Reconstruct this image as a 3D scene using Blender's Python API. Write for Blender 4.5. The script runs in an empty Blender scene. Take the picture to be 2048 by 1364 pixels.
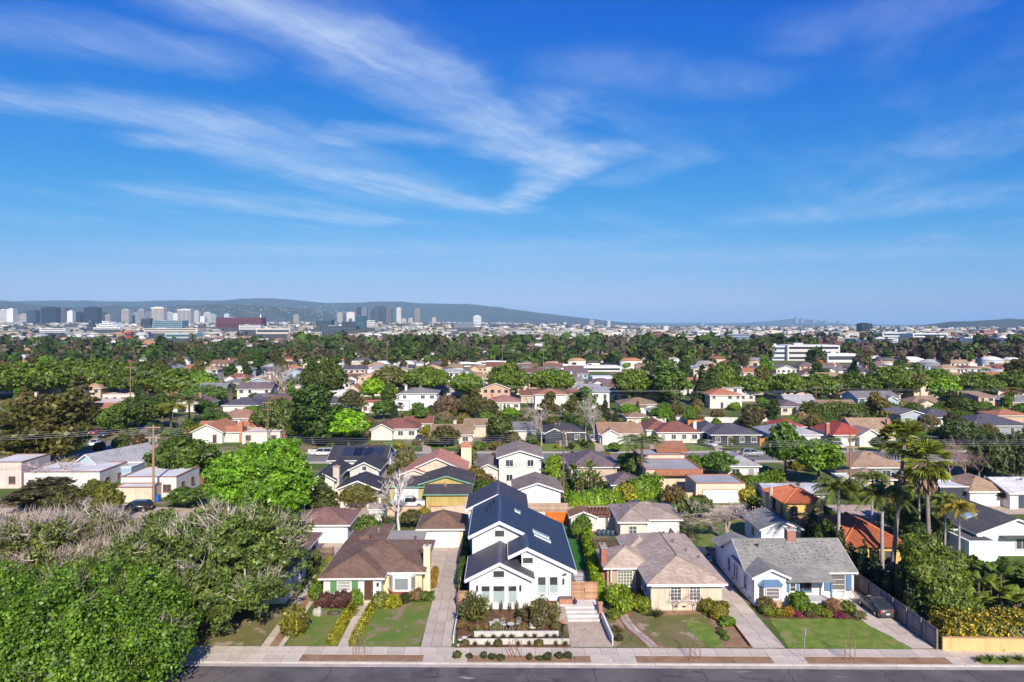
import bpy, math, random
import numpy as np
from mathutils import Vector, Matrix

# ------------------------------------------------------------------ camera, sky, sun, exposure
SC = bpy.context.scene
COL = SC.collection
CAM_H = 30.0
PITCH = 0.0                            # level camera; a small lens shift puts the horizon where the photograph has it
YAW = math.radians(0.8)
cam_d = bpy.data.cameras.new('camera'); cam = bpy.data.objects.new('camera', cam_d); COL.objects.link(cam)
cam.location = (0, 0, CAM_H); cam.rotation_euler = (math.pi/2 - PITCH, 0, -YAW)
cam_d.sensor_width = 36.0; cam_d.lens = 24.0; cam_d.shift_y = -34/2048; cam_d.clip_start = 0.5; cam_d.clip_end = 90000.0
SC.camera = cam
SUN_EL = math.radians(33.0)
SUN_AZ = math.radians(168.0)          # measured from +Y towards +X: behind the camera, a little to its right
SUN_STRENGTH = 4.4
SKY_STRENGTH = 0.105
sd = bpy.data.lights.new('sun', 'SUN'); sun = bpy.data.objects.new('sun', sd); COL.objects.link(sun)
sd.energy = SUN_STRENGTH; sd.angle = math.radians(0.53); sd.color = (1.0, 0.915, 0.79)
sdir = Vector((math.sin(SUN_AZ)*math.cos(SUN_EL), math.cos(SUN_AZ)*math.cos(SUN_EL), math.sin(SUN_EL)))
sun.rotation_euler = sdir.to_track_quat('Z', 'Y').to_euler(); sun.location = (20, -60, 80)
SC.view_settings.view_transform = 'Standard'; SC.view_settings.look = 'None'
SC.view_settings.exposure = 0.57; SC.view_settings.gamma = 1.0
SC.render.engine = 'CYCLES'
SC.cycles.use_denoising = True
SC.cycles.max_bounces = 5; SC.cycles.diffuse_bounces = 3; SC.cycles.glossy_bounces = 2; SC.cycles.volume_bounces = 0
SC.cycles.transmission_bounces = 2; SC.cycles.transparent_max_bounces = 6
SC.cycles.sample_clamp_indirect = 4.0
SC.cycles.use_adaptive_sampling = True; SC.cycles.adaptive_threshold = 0.015

class Nd:
    """short-hand for building node trees"""
    def __init__(s, nt): s.nt = nt; nt.nodes.clear()
    def n(s, t, ins=None, **kw):
        nd = s.nt.nodes.new(t)
        for k, v in kw.items(): setattr(nd, k, v)
        for k, v in (ins or {}).items(): s.put(nd.inputs[k], v)
        return nd
    def put(s, sock, v):
        if hasattr(v, 'is_output'): s.nt.links.new(v, sock)
        else: sock.default_value = v
    def m(s, op, a, b=None, c=None, clamp=False):
        nd = s.nt.nodes.new('ShaderNodeMath'); nd.operation = op; nd.use_clamp = clamp
        for i, v in enumerate((a, b, c)):
            if v is not None: s.put(nd.inputs[i], v)
        return nd.outputs[0]
    def v(s, op, a, b=None, sc=None):
        nd = s.nt.nodes.new('ShaderNodeVectorMath'); nd.operation = op
        s.put(nd.inputs[0], a)
        if b is not None: s.put(nd.inputs[1], b)
        if sc is not None: s.put(nd.inputs['Scale'], sc)
        return nd.outputs['Value'] if op in ('LENGTH', 'DOT_PRODUCT', 'DISTANCE') else nd.outputs[0]
    def mix(s, f, a, b, blend='MIX'):
        nd = s.nt.nodes.new('ShaderNodeMix'); nd.data_type = 'RGBA'; nd.blend_type = blend
        s.put(nd.inputs[0], f); s.put(nd.inputs[6], a); s.put(nd.inputs[7], b)
        return nd.outputs[2]
    def noise(s, vec, scale, detail=3, rough=0.55, dist=0.0):
        nd = s.n('ShaderNodeTexNoise', {'Scale': scale, 'Detail': detail, 'Roughness': rough, 'Distortion': dist})
        if vec is not None: s.nt.links.new(vec, nd.inputs['Vector'])
        return nd.outputs['Fac']
    def remap(s, v, a, b, c=0.0, d=1.0, smooth=True):
        nd = s.n('ShaderNodeMapRange', {1: a, 2: b, 3: c, 4: d}, interpolation_type='SMOOTHSTEP' if smooth else 'LINEAR')
        s.put(nd.inputs[0], v); return nd.outputs[0]

# the sky: physical sky with high cirrus drawn on a plane overhead (coordinates in cloud heights)
CIRRUS = [  # ax, ay, bx, by, half width, strength
    (-0.9, 2.03, -0.62, 2.36, 0.34, 0.8),
    (-0.62, 2.36, -0.4, 2.72, 0.36, 0.95),
    (-0.4, 2.72, -0.18, 3.26, 0.4, 1),
    (-0.18, 3.26, 0.1, 3.79, 0.44, 1),
    (0.1, 3.79, 0.37, 4.06, 0.46, 1),
    (0.53, 3.94, 0.35, 4.53, 0.38, 1),
    (0.35, 4.53, 0.06, 5.81, 0.26, 0.95),
    (0.15, 3.64, 0.25, 2.97, 0.28, 0.4),
    (-2.28, 2.98, -1.85, 3.18, 0.36, 0.66),
    (-1.85, 3.18, -1.46, 3.52, 0.42, 0.66),
    (-1.46, 3.52, -1.19, 4.27, 0.62, 0.8),
    (-1.19, 4.27, -0.78, 5.23, 0.75, 0.7),
    (-0.78, 5.23, -0.06, 5.89, 0.5, 0.62),
    (-1.83, 3.76, -1.01, 3.8, 0.32, 0.6),
    (-2.57, 5.26, -1.37, 6.61, 0.6, 0.5),
    (-1.75, 2.3, -1.12, 2.58, 0.32, 0.34),
    (0.75, 4.8, 1.05, 4.1, 0.36, 0.26),
    (0.31, 2.71, 0.98, 2.84, 0.34, 0.2),
    (1.1, 2.33, 1.28, 2.08, 0.3, 0.24),
    (2.73, 6.25, 3.53, 5.49, 1.0, 0.36),
    (-0.79, 3.58, -0.34, 3.72, 0.24, 0.42),
    (-4.5, 9.5, 1.0, 9.0, 1.6, 0.3),
    (0.5, 10.5, 6.5, 9.5, 2.0, 0.3),
]
w = bpy.data.worlds.new('World'); SC.world = w; w.use_nodes = True
w.cycles.sampling_method = 'MANUAL'; w.cycles.sample_map_resolution = 256
k = Nd(w.node_tree)
sky = k.n('ShaderNodeTexSky', sky_type='NISHITA', sun_disc=False, sun_elevation=SUN_EL, sun_rotation=SUN_AZ,
          air_density=1.0, dust_density=0.3, ozone_density=2.0, altitude=0.0)
tc = k.n('ShaderNodeTexCoord').outputs['Generated']
sep = k.n('ShaderNodeSeparateXYZ', {0: tc})
dz = k.m('MAXIMUM', sep.outputs[2], 0.012)
qx = k.m('DIVIDE', sep.outputs[0], dz); qy = k.m('DIVIDE', sep.outputs[1], dz)
q = k.n('ShaderNodeCombineXYZ', {0: qx, 1: qy, 2: 0.0}).outputs[0]
wn = k.n('ShaderNodeTexNoise', {'Scale': 0.9, 'Detail': 1, 'Roughness': 0.5, 'Vector': q})
wn2 = k.n('ShaderNodeTexNoise', {'Scale': 3.2, 'Detail': 3, 'Roughness': 0.62, 'Vector': q})
warp = k.v('ADD', k.v('SCALE', k.v('SUBTRACT', wn.outputs['Color'], (0.5, 0.5, 0.5)), sc=0.16),
           k.v('SCALE', k.v('SUBTRACT', wn2.outputs['Color'], (0.5, 0.5, 0.5)), sc=0.26))
qw = k.v('MULTIPLY', k.v('ADD', q, warp), (1, 1, 0))
total = None
for ax, ay, bx, by, wd, amp in CIRRUS:
    ab = (bx-ax, by-ay, 0.0); l2 = ab[0]**2+ab[1]**2
    pa = k.v('SUBTRACT', qw, (ax, ay, 0.0))
    t = k.m('MULTIPLY', k.v('DOT_PRODUCT', pa, ab), 1.0/l2, clamp=True)
    d = k.v('LENGTH', k.v('SUBTRACT', pa, k.v('SCALE', ab, sc=t)))
    g = k.remap(d, 0.0, wd, amp, 0.0)
    total = g if total is None else k.m('MAXIMUM', total, g)
# fibres run along the wind, about 62 degrees from the plane's x axis
qf = k.v('ADD', q, k.v('SCALE', warp, sc=0.75))
rot = k.n('ShaderNodeVectorRotate', {'Vector': qf, 'Angle': math.radians(-62)}, rotation_type='Z_AXIS').outputs[0]
fib = k.noise(k.v('MULTIPLY', rot, (0.8, 3.4, 1)), 1.5, 8, 0.68, 0.0)
fib2 = k.noise(k.v('MULTIPLY', rot, (0.8, 1.6, 1)), 1.2, 4, 0.62, 0.0)
soft = k.noise(k.v('MULTIPLY', rot, (0.5, 1.3, 1)), 0.6, 4, 0.62, 0.0)
fibre = k.m('MULTIPLY', k.remap(fib, 0.24, 0.76, 0.28, 1.0), k.remap(fib2, 0.28, 0.66, 0.3, 1.0))
streak = k.m('MULTIPLY', k.m('POWER', total, 0.9), k.m('ADD', k.m('MULTIPLY', fibre, 1.0), 0.16))
veil = k.m('MULTIPLY', k.remap(soft, 0.45, 0.78, 0.0, 0.45), fibre)
cl = k.m('SUBTRACT', 1.0, k.m('MULTIPLY', k.m('SUBTRACT', 1.0, streak, clamp=True), k.m('SUBTRACT', 1.0, veil, clamp=True)))
low = k.remap(sep.outputs[2], 0.02, 0.13, 0.0, 1.0)          # far cirrus thins out towards the horizon
cl = k.m('MULTIPLY', cl, low)
rgb = k.n('ShaderNodeSeparateColor', {0: sky.outputs[0]})
def grade(ch, top, ref, pw, lim):
    x_ = k.m('MULTIPLY', k.m('POWER', ch, pw), top/ref**pw)
    return k.m('MULTIPLY', k.m('DIVIDE', x_, k.m('ADD', k.m('MULTIPLY', x_, lim), 1.0)), 1.0/SKY_STRENGTH)
gr = grade(rgb.outputs[0], 0.165, 5.0, 2.77, 2.0); gg = grade(rgb.outputs[1], 0.335, 4.6, 1.7, 1.65); gb = grade(rgb.outputs[2], 0.545, 6.9, 0.36, 0.0)
hs = k.n('ShaderNodeCombineColor', {0: gr, 1: gg, 2: gb}).outputs[0]      # vivid grade of the whole sky
cloud_col = k.n('ShaderNodeRGB'); cloud_col.outputs[0].default_value = (4.0, 4.9, 6.3, 1)
cc = k.mix(k.m('MULTIPLY', cl, 0.82), hs, cloud_col.outputs[0])
bg = k.n('ShaderNodeBackground', {'Color': cc, 'Strength': SKY_STRENGTH})
k.n('ShaderNodeOutputWorld', {'Surface': bg.outputs[0]})

# ------------------------------------------------------------------ materials (colour comes from each object's own colour)
MAT = {}
def surf(name, rough=0.8, spec=0.3, vs=1.2, va=0.12, fs=14.0, fa=0.06, bump=0.15, bs=30.0, metal=0.0, coat=0.0, rnd=0.05, sa=0.0):
    m = bpy.data.materials.new(name); m.use_nodes = True; k = Nd(m.node_tree)
    oi = k.n('ShaderNodeObjectInfo'); co = k.n('ShaderNodeTexCoord').outputs['Object']
    f = k.m('ADD', k.m('MULTIPLY', k.m('SUBTRACT', k.noise(co, vs, 4), 0.5), 2*va*2), 1.0)
    f = k.m('ADD', f, k.m('MULTIPLY', k.m('SUBTRACT', k.noise(co, fs, 3), 0.5), 2*fa*2))
    f = k.m('ADD', f, k.m('MULTIPLY', k.m('SUBTRACT', oi.outputs['Random'], 0.5), 2*rnd))
    if sa: f = k.m('ADD', f, k.m('MULTIPLY', k.remap(k.noise(k.v('MULTIPLY', co, (2.2, 2.2, 0.3)), 1.0, 4), 0.45, 0.75), -sa*2))      # rain streaks
    c = k.v('SCALE', oi.outputs['Color'], sc=f)
    p = k.n('ShaderNodeBsdfPrincipled', {'Base Color': c, 'Roughness': rough, 'Specular IOR Level': spec, 'Metallic': metal, 'Coat Weight': coat})
    if bump:
        b = k.n('ShaderNodeBump', {'Strength': bump, 'Distance': 0.02, 'Height': k.noise(co, bs, 3)})
        k.put(p.inputs['Normal'], b.outputs[0])
    k.n('ShaderNodeOutputMaterial', {'Surface': p.outputs[0]})
    MAT[name] = m; return m
surf('stucco', 0.88, 0.2, 0.6, 0.1, 8, 0.05, 0.3, 40, sa=0.11)
surf('paint', 0.5, 0.4, 0.8, 0.05, 9, 0.03, 0.05, 40, sa=0.05)
surf('wood', 0.75, 0.25, 2.2, 0.22, 20, 0.12, 0.3, 30, rnd=0.2)
surf('concrete', 0.9, 0.2, 0.8, 0.2, 6, 0.1, 0.2, 60, rnd=0.07)
surf('plain', 0.8, 0.3, 1.0, 0.06, 10, 0.03, 0.0, rnd=0.03)
surf('metal', 0.4, 0.5, 2, 0.05, 20, 0.03, 0.0, metal=0.6)
surf('carpaint', 0.28, 0.5, 1, 0.02, 9, 0.01, 0.0, coat=0.8)
surf('tyre', 0.85, 0.2, 4, 0.1, 20, 0.05, 0.0)
surf('bark', 0.9, 0.15, 1.5, 0.2, 8, 0.15, 0.4, 12, rnd=0.1)
surf('clay', 0.8, 0.25, 0.9, 0.18, 5, 0.22, 0.25, 20)
surf('flatroof', 0.85, 0.25, 0.3, 0.12, 3, 0.07, 0.15, 20)
surf('brick', 0.9, 0.15, 3, 0.12, 9, 0.2, 0.3, 25)
surf('farwall', 0.9, 0.15, 0.02, 0.1, 0.2, 0.05, 0.0)

def ground_mat(name, c1, c2, s1, c3=None, s2=0.0, t2=(0.5, 0.6), fine=20.0, fa=0.25, bump=0.4, rough=0.95):
    m = bpy.data.materials.new(name); m.use_nodes = True; k = Nd(m.node_tree)
    co = k.n('ShaderNodeNewGeometry').outputs['Position']
    c = k.mix(k.remap(k.noise(co, s1, 5, 0.6), 0.35, 0.65), (*c1, 1), (*c2, 1))
    if c3: c = k.mix(k.remap(k.noise(co, s2, 4, 0.6), t2[0], t2[1]), c, (*c3, 1))
    fn = k.noise(co, fine, 4, 0.65)
    c = k.v('SCALE', c, sc=k.m('ADD', k.m('MULTIPLY', k.m('SUBTRACT', fn, 0.5), 4*fa), 1.0))
    p = k.n('ShaderNodeBsdfPrincipled', {'Base Color': c, 'Roughness': rough, 'Specular IOR Level': 0.2})
    if bump:
        b = k.n('ShaderNodeBump', {'Strength': bump, 'Distance': 0.05, 'Height': fn}); k.put(p.inputs['Normal'], b.outputs[0])
    k.n('ShaderNodeOutputMaterial', {'Surface': p.outputs[0]}); MAT[name] = m
ground_mat('earth', (0.17, 0.135, 0.075), (0.27, 0.21, 0.13), 0.07, (0.085, 0.12, 0.025), 0.11, (0.42, 0.5), 3)
ground_mat('plainland', (0.055, 0.06, 0.035), (0.11, 0.10, 0.075), 0.02, (0.18, 0.17, 0.15), 0.05, (0.55, 0.62), 0.3)
ground_mat('lawn_green', (0.115, 0.185, 0.025), (0.19, 0.245, 0.045), 0.9, (0.27, 0.23, 0.085), 0.45, (0.5, 0.72), 14, 0.42)
ground_mat('lawn_patchy', (0.11, 0.19, 0.028), (0.19, 0.19, 0.055), 0.45, (0.27, 0.2, 0.12), 0.5, (0.55, 0.62), 14, 0.3)
ground_mat('lawn_dry', (0.13, 0.14, 0.04), (0.2, 0.165, 0.07), 0.5, (0.34, 0.26, 0.18), 0.33, (0.53, 0.6), 12, 0.35)
ground_mat('turf', (0.025, 0.12, 0.02), (0.04, 0.15, 0.03), 0.8, None, 0, (0, 1), 30, 0.15)
ground_mat('soil', (0.26, 0.15, 0.08), (0.33, 0.205, 0.12), 0.8, (0.13, 0.10, 0.045), 0.7, (0.6, 0.72), 12, 0.25)
ground_mat('mulch', (0.12, 0.06, 0.035), (0.17, 0.09, 0.055), 1.5, (0.09, 0.055, 0.03), 2.0, (0.5, 0.6), 16, 0.4)
ground_mat('gravel', (0.43, 0.335, 0.25), (0.5, 0.4, 0.31), 0.8, (0.34, 0.25, 0.18), 1.2, (0.6, 0.7), 9, 0.35)
ground_mat('asphalt', (0.10, 0.087, 0.085), (0.15, 0.13, 0.122), 0.25, (0.075, 0.066, 0.064), 0.55, (0.52, 0.7), 7, 0.2, 0.15, 0.85)
ground_mat('oldasphalt', (0.17, 0.155, 0.15), (0.22, 0.2, 0.19), 0.1, (0.14, 0.13, 0.13), 0.3, (0.6, 0.7), 5, 0.12, 0.15)
ground_mat('scrub', (0.04, 0.058, 0.04), (0.07, 0.085, 0.058), 0.004, (0.1, 0.105, 0.08), 0.012, (0.55, 0.65), 0.03, 0.3, 0)

# shingles: horizontal courses follow height on any slope; single tabs vary
m = bpy.data.materials.new('shingle'); m.use_nodes = True; k = Nd(m.node_tree)
oi = k.n('ShaderNodeObjectInfo'); co = k.n('ShaderNodeTexCoord').outputs['Object']
sp = k.n('ShaderNodeSeparateXYZ', {0: co})
zc = k.m('MULTIPLY', sp.outputs[2], 11.0); fr = k.m('FRACT', zc)
line = k.remap(fr, 0.0, 0.22, 0.62, 1.0)
row = k.m('FLOOR', zc)
uu = k.m('FLOOR', k.m('ADD', k.m('MULTIPLY', k.m('ADD', sp.outputs[0], sp.outputs[1]), 3.2), k.m('MULTIPLY', row, 0.37)))
wn_ = k.n('ShaderNodeTexWhiteNoise', {'Vector': k.n('ShaderNodeCombineXYZ', {0: uu, 1: row, 2: 0.0}).outputs[0]}, noise_dimensions='3D')
tab = k.remap(wn_.outputs['Value'], 0, 1, 0.82, 1.16, False)
wea = k.remap(k.noise(co, 0.5, 4), 0.3, 0.7, 0.86, 1.12)
c = k.v('SCALE', oi.outputs['Color'], sc=k.m('MULTIPLY', k.m('MULTIPLY', line, tab), wea))
b = k.n('ShaderNodeBump', {'Strength': 0.5, 'Distance': 0.03, 'Height': fr})
p = k.n('ShaderNodeBsdfPrincipled', {'Base Color': c, 'Roughness': 0.85, 'Specular IOR Level': 0.25, 'Normal': b.outputs[0]})
k.n('ShaderNodeOutputMaterial', {'Surface': p.outputs[0]}); MAT['shingle'] = m

# smooth dark roof of the farmhouse: close courses, a slight sheen
m = bpy.data.materials.new('slate_roof'); m.use_nodes = True; k = Nd(m.node_tree)
oi = k.n('ShaderNodeObjectInfo'); co = k.n('ShaderNodeTexCoord').outputs['Object']
sp = k.n('ShaderNodeSeparateXYZ', {0: co})
fr = k.m('FRACT', k.m('MULTIPLY', sp.outputs[2], 14.0))
c = k.v('SCALE', oi.outputs['Color'], sc=k.m('MULTIPLY', k.remap(fr, 0, 0.2, 0.8, 1.0), k.remap(k.noise(co, 0.7, 4), 0.3, 0.7, 0.88, 1.14)))
b = k.n('ShaderNodeBump', {'Strength': 0.25, 'Distance': 0.02, 'Height': k.m('ADD', fr, k.m('MULTIPLY', k.noise(co, 25, 2), 0.5))})
p = k.n('ShaderNodeBsdfPrincipled', {'Base Color': c, 'Roughness': 0.55, 'Specular IOR Level': 0.4, 'Normal': b.outputs[0]})
k.n('ShaderNodeOutputMaterial', {'Surface': p.outputs[0]}); MAT['slate_roof'] = m

def foliage(name, lo=0.55, hi=1.5, trans=0.3, warm=0.35):
    m = bpy.data.materials.new(name); m.use_nodes = True; k = Nd(m.node_tree)
    oi = k.n('ShaderNodeObjectInfo'); ge = k.n('ShaderNodeNewGeometry')
    co = k.n('ShaderNodeTexCoord').outputs['Object']
    r = ge.outputs['Random Per Island']
    cl = k.noise(co, 0.6, 4, 0.65)
    f = k.m('MULTIPLY', k.remap(r, 0, 1, lo, hi, False), k.remap(cl, 0.3, 0.7, 0.68, 1.32))
    f = k.m('MULTIPLY', f, k.remap(oi.outputs['Random'], 0, 1, 0.82, 1.18, False))
    warmc = k.mix(1.0, oi.outputs['Color'], (1.7, 1.15, 0.6, 1), 'MULTIPLY')
    c = k.mix(k.m('MULTIPLY', k.remap(k.noise(co, 0.8, 2), 0.45, 0.75), warm), oi.outputs['Color'], warmc)
    c = k.mix(1.0, k.v('SCALE', c, sc=f), (1.78, 1.42, 0.95, 1) if name != 'twig' else (1, 1, 1, 1), 'MULTIPLY')
    d = k.n('ShaderNodeBsdfDiffuse', {'Color': c}); t = k.n('ShaderNodeBsdfTranslucent', {'Color': k.mix(1.0, c, (1.25, 1.25, 0.6, 1), 'MULTIPLY')})
    g = k.n('ShaderNodeBsdfGlossy', {'Color': (0.8, 0.8, 0.8, 1), 'Roughness': 0.5})
    s1 = k.n('ShaderNodeMixShader', {0: trans, 1: d.outputs[0], 2: t.outputs[0]})
    s2 = k.n('ShaderNodeMixShader', {0: 0.035, 1: s1.outputs[0], 2: g.outputs[0]})
    k.n('ShaderNodeOutputMaterial', {'Surface': s2.outputs[0]}); MAT[name] = m
foliage('leaf', 0.42, 1.65, 0.36); foliage('leaf_soft', 0.6, 1.4, 0.3, 0.25); foliage('twig', 0.55, 1.35, 0.0, 0.0)

# merged far things: colour stored per piece
for nm, tr in (('far_leaf', 0.15), ('far_wall', 0.0)):
    m = bpy.data.materials.new(nm); m.use_nodes = True; k = Nd(m.node_tree)
    at = k.n('ShaderNodeAttribute', attribute_name='Col'); ge = k.n('ShaderNodeNewGeometry')
    c = k.v('SCALE', at.outputs['Color'], sc=k.remap(ge.outputs['Random Per Island'], 0, 1, 0.7, 1.3, False)) if tr else at.outputs['Color']
    d = k.n('ShaderNodeBsdfDiffuse', {'Color': c}); k.n('ShaderNodeOutputMaterial', {'Surface': d.outputs[0]}); MAT[nm] = m

# window glass: dark rooms, some with pale blinds behind the reflections
m = bpy.data.materials.new('glass'); m.use_nodes = True; k = Nd(m.node_tree)
oi = k.n('ShaderNodeObjectInfo')
p = k.n('ShaderNodeBsdfPrincipled', {'Base Color': k.v('SCALE', oi.outputs['Color'], sc=k.remap(oi.outputs['Random'], 0, 1, 0.5, 1.6, False)), 'Roughness': 0.06, 'Specular IOR Level': 0.6})
k.n('ShaderNodeOutputMaterial', {'Surface': p.outputs[0]}); MAT['glass'] = m

# ------------------------------------------------------------------ building helpers
cp, sp_ = math.cos(PITCH), math.sin(PITCH); cyw, syw = math.cos(YAW), math.sin(YAW); FPX = 1365.33
def ray(px, py):
    x = (px-1024)/FPX; y = (648-py)/FPX
    f = cp + y*sp_; z = -sp_ + y*cp
    return (x*cyw + f*syw, -x*syw + f*cyw, z)
def G(px, py, z=0.0):
    """the spot on the ground (or on a level z) that stands at this place of the survey photograph"""
    d = ray(px, py); t = (z-CAM_H)/d[2]
    return (d[0]*t, d[1]*t)
def PX(x, y, z=0.0):
    """photo pixel of a world point (used to skip what lies outside the view)"""
    zz = z-CAM_H
    X = x*cyw - y*syw; F = x*syw + y*cyw
    f = F*cp - zz*sp_; u = F*sp_ + zz*cp
    return (1024 + FPX*X/f, 648 - FPX*u/f) if f > 1 else (-9999, 0)

def srgb(h):
    h = h.lstrip('#'); r = [int(h[i:i+2], 16)/255 for i in (0, 2, 4)]
    return tuple(v/12.92 if v <= 0.04045 else ((v+0.055)/1.055)**2.4 for v in r)

def link(o, parent=None, col=None, label=None, cat=None, group=None, kind=None):
    COL.objects.link(o)
    if parent is not None: o.parent = parent
    if col is not None: o.color = (col[0], col[1], col[2], 1)
    if label: o['label'] = label
    if cat: o['category'] = cat
    if group: o['group'] = group
    if kind: o['kind'] = kind
    return o
def thing(name, label, cat, loc=(0, 0, 0), rz=0.0, group=None, scale=None):
    o = bpy.data.objects.new(name, None); o.empty_display_size = 0.3
    o.location = loc if len(loc) == 3 else (loc[0], loc[1], 0.0); o.rotation_euler = (0, 0, rz)
    if scale is not None: o.scale = scale
    return link(o, label=label, cat=cat, group=group)
def inst(name, mesh, parent=None, loc=(0, 0, 0), rot=(0, 0, 0), scale=(1, 1, 1), col=None, **kw):
    o = bpy.data.objects.new(name, mesh); o.location = loc; o.rotation_euler = rot; o.scale = scale
    return link(o, parent, col, **kw)

class MB:
    """collects faces and links them as one mesh object"""
    def __init__(s): s.v = []; s.f = []
    def poly(s, pts):
        i = len(s.v); s.v += [tuple(p) for p in pts]; s.f.append(tuple(range(i, i+len(pts)))); return s
    def box(s, x0, x1, y0, y1, z0, z1):
        i = len(s.v)
        s.v += [(x0, y0, z0), (x1, y0, z0), (x1, y1, z0), (x0, y1, z0), (x0, y0, z1), (x1, y0, z1), (x1, y1, z1), (x0, y1, z1)]
        s.f += [(i, i+3, i+2, i+1), (i+4, i+5, i+6, i+7), (i, i+1, i+5, i+4), (i+1, i+2, i+6, i+5), (i+2, i+3, i+7, i+6), (i+3, i, i+4, i+7)]
        return s
    def hexa(s, b, t):
        """solid from a bottom and a top ring with the same number of points"""
        n = len(b); i = len(s.v); s.v += [tuple(p) for p in b] + [tuple(p) for p in t]
        s.f += [tuple(range(i+n-1, i-1, -1)), tuple(range(i+n, i+2*n))]
        s.f += [(i+j, i+(j+1) % n, i+n+(j+1) % n, i+n+j) for j in range(n)]
        return s
    def prism(s, xy, z0, z1):
        return s.hexa([(x, y, z0) for x, y in xy], [(x, y, z1) for x, y in xy])
    def tube(s, pts, rad, n=6, cap=True):
        pts = [Vector(p) for p in pts]
        if not hasattr(rad, '__len__'): rad = [rad]*len(pts)
        i0 = len(s.v)
        for j, p in enumerate(pts):
            d = (pts[min(j+1, len(pts)-1)] - pts[max(j-1, 0)]).normalized()
            a = d.cross(Vector((0, 0, 1)) if abs(d.z) < 0.9 else Vector((1, 0, 0))).normalized(); b = d.cross(a)
            for q_ in range(n):
                t = 2*math.pi*q_/n; s.v.append(tuple(p + (a*math.cos(t)+b*math.sin(t))*rad[j]))
        for j in range(len(pts)-1):
            for q_ in range(n):
                a_ = i0+j*n; s.f.append((a_+q_, a_+(q_+1) % n, a_+n+(q_+1) % n, a_+n+q_))
        if cap:
            s.f.append(tuple(range(i0+n-1, i0-1, -1))); e = i0+(len(pts)-1)*n; s.f.append(tuple(range(e, e+n)))
        return s
    def mesh(s, name, mat, smooth=False):
        me = bpy.data.meshes.new(name); me.from_pydata(s.v, [], s.f)
        if mat: me.materials.append(MAT[mat])
        if smooth: me.polygons.foreach_set('use_smooth', [True]*len(me.polygons))
        me.validate(); me.update(); return me
    def obj(s, name, mat, parent=None, col=(0.5, 0.5, 0.5), smooth=False, **kw):
        loc = kw.pop('loc', (0, 0, 0)); rot = kw.pop('rot', (0, 0, 0)); scale = kw.pop('scale', (1, 1, 1))
        return inst(name, s.mesh(name, mat, smooth), parent, loc, rot, scale, col, **kw)

def np_mesh(name, V, quads=None, tris=None, mat=None, colors=None, smooth=False):
    me = bpy.data.meshes.new(name)
    nq = 0 if quads is None else len(quads); nt = 0 if tris is None else len(tris)
    me.vertices.add(len(V)); me.vertices.foreach_set('co', np.asarray(V, np.float32).ravel())
    idx = np.concatenate([a for a in ((quads.ravel() if nq else None), (tris.ravel() if nt else None)) if a is not None]).astype(np.int32)
    me.loops.add(len(idx)); me.loops.foreach_set('vertex_index', idx)
    st = np.concatenate([np.arange(nq)*4, nq*4 + np.arange(nt)*3]).astype(np.int32)
    tot = np.concatenate([np.full(nq, 4), np.full(nt, 3)]).astype(np.int32)
    me.polygons.add(nq+nt); me.polygons.foreach_set('loop_start', st); me.polygons.foreach_set('loop_total', tot)
    if smooth: me.polygons.foreach_set('use_smooth', [True]*(nq+nt))
    if colors is not None:
        a = me.color_attributes.new('Col', 'FLOAT_COLOR', 'POINT')
        c4 = np.ones((len(V), 4), np.float32); c4[:, :3] = colors; a.data.foreach_set('color', c4.ravel())
    if mat: me.materials.append(MAT[mat])
    me.update(); return me

def nrm(a): return a/np.maximum(np.linalg.norm(a, axis=-1, keepdims=True), 1e-9)
def sph(rng, n): return nrm(rng.normal(size=(n, 3)))
def leaf_quads(P, N, S, rng, asp=1.6, base=0):
    n = len(P); T = nrm(np.cross(N, sph(rng, n))); B = np.cross(N, T)
    S = np.broadcast_to(np.asarray(S, float), (n,))[:, None]
    V = np.stack([P-T*S*asp/2, P-B*S/2, P+T*S*asp/2, P+B*S/2], 1).reshape(-1, 3)
    return V, (np.arange(n*4).reshape(n, 4) + base)
def ico(sub=1):
    t = (1+5**.5)/2
    v = [(-1, t, 0), (1, t, 0), (-1, -t, 0), (1, -t, 0), (0, -1, t), (0, 1, t), (0, -1, -t), (0, 1, -t), (t, 0, -1), (t, 0, 1), (-t, 0, -1), (-t, 0, 1)]
    f = [(0, 11, 5), (0, 5, 1), (0, 1, 7), (0, 7, 10), (0, 10, 11), (1, 5, 9), (5, 11, 4), (11, 10, 2), (10, 7, 6), (7, 1, 8), (3, 9, 4), (3, 4, 2), (3, 2, 6), (3, 6, 8), (3, 8, 9), (4, 9, 5), (2, 4, 11), (6, 2, 10), (8, 6, 7), (9, 8, 1)]
    v = [np.array(p)/np.linalg.norm(p) for p in v]
    for _ in range(sub):
        cache = {}; nf = []
        def mid(a, b):
            key = (min(a, b), max(a, b))
            if key not in cache: mm = v[a]+v[b]; v.append(mm/np.linalg.norm(mm)); cache[key] = len(v)-1
            return cache[key]
        for a, b, c in f:
            ab, bc, ca = mid(a, b), mid(b, c), mid(c, a); nf += [(a, ab, ca), (b, bc, ab), (c, ca, bc), (ab, bc, ca)]
        f = nf
    return np.array(v), np.array(f)
ICO1 = ico(1); ICO2 = ico(2)
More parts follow.
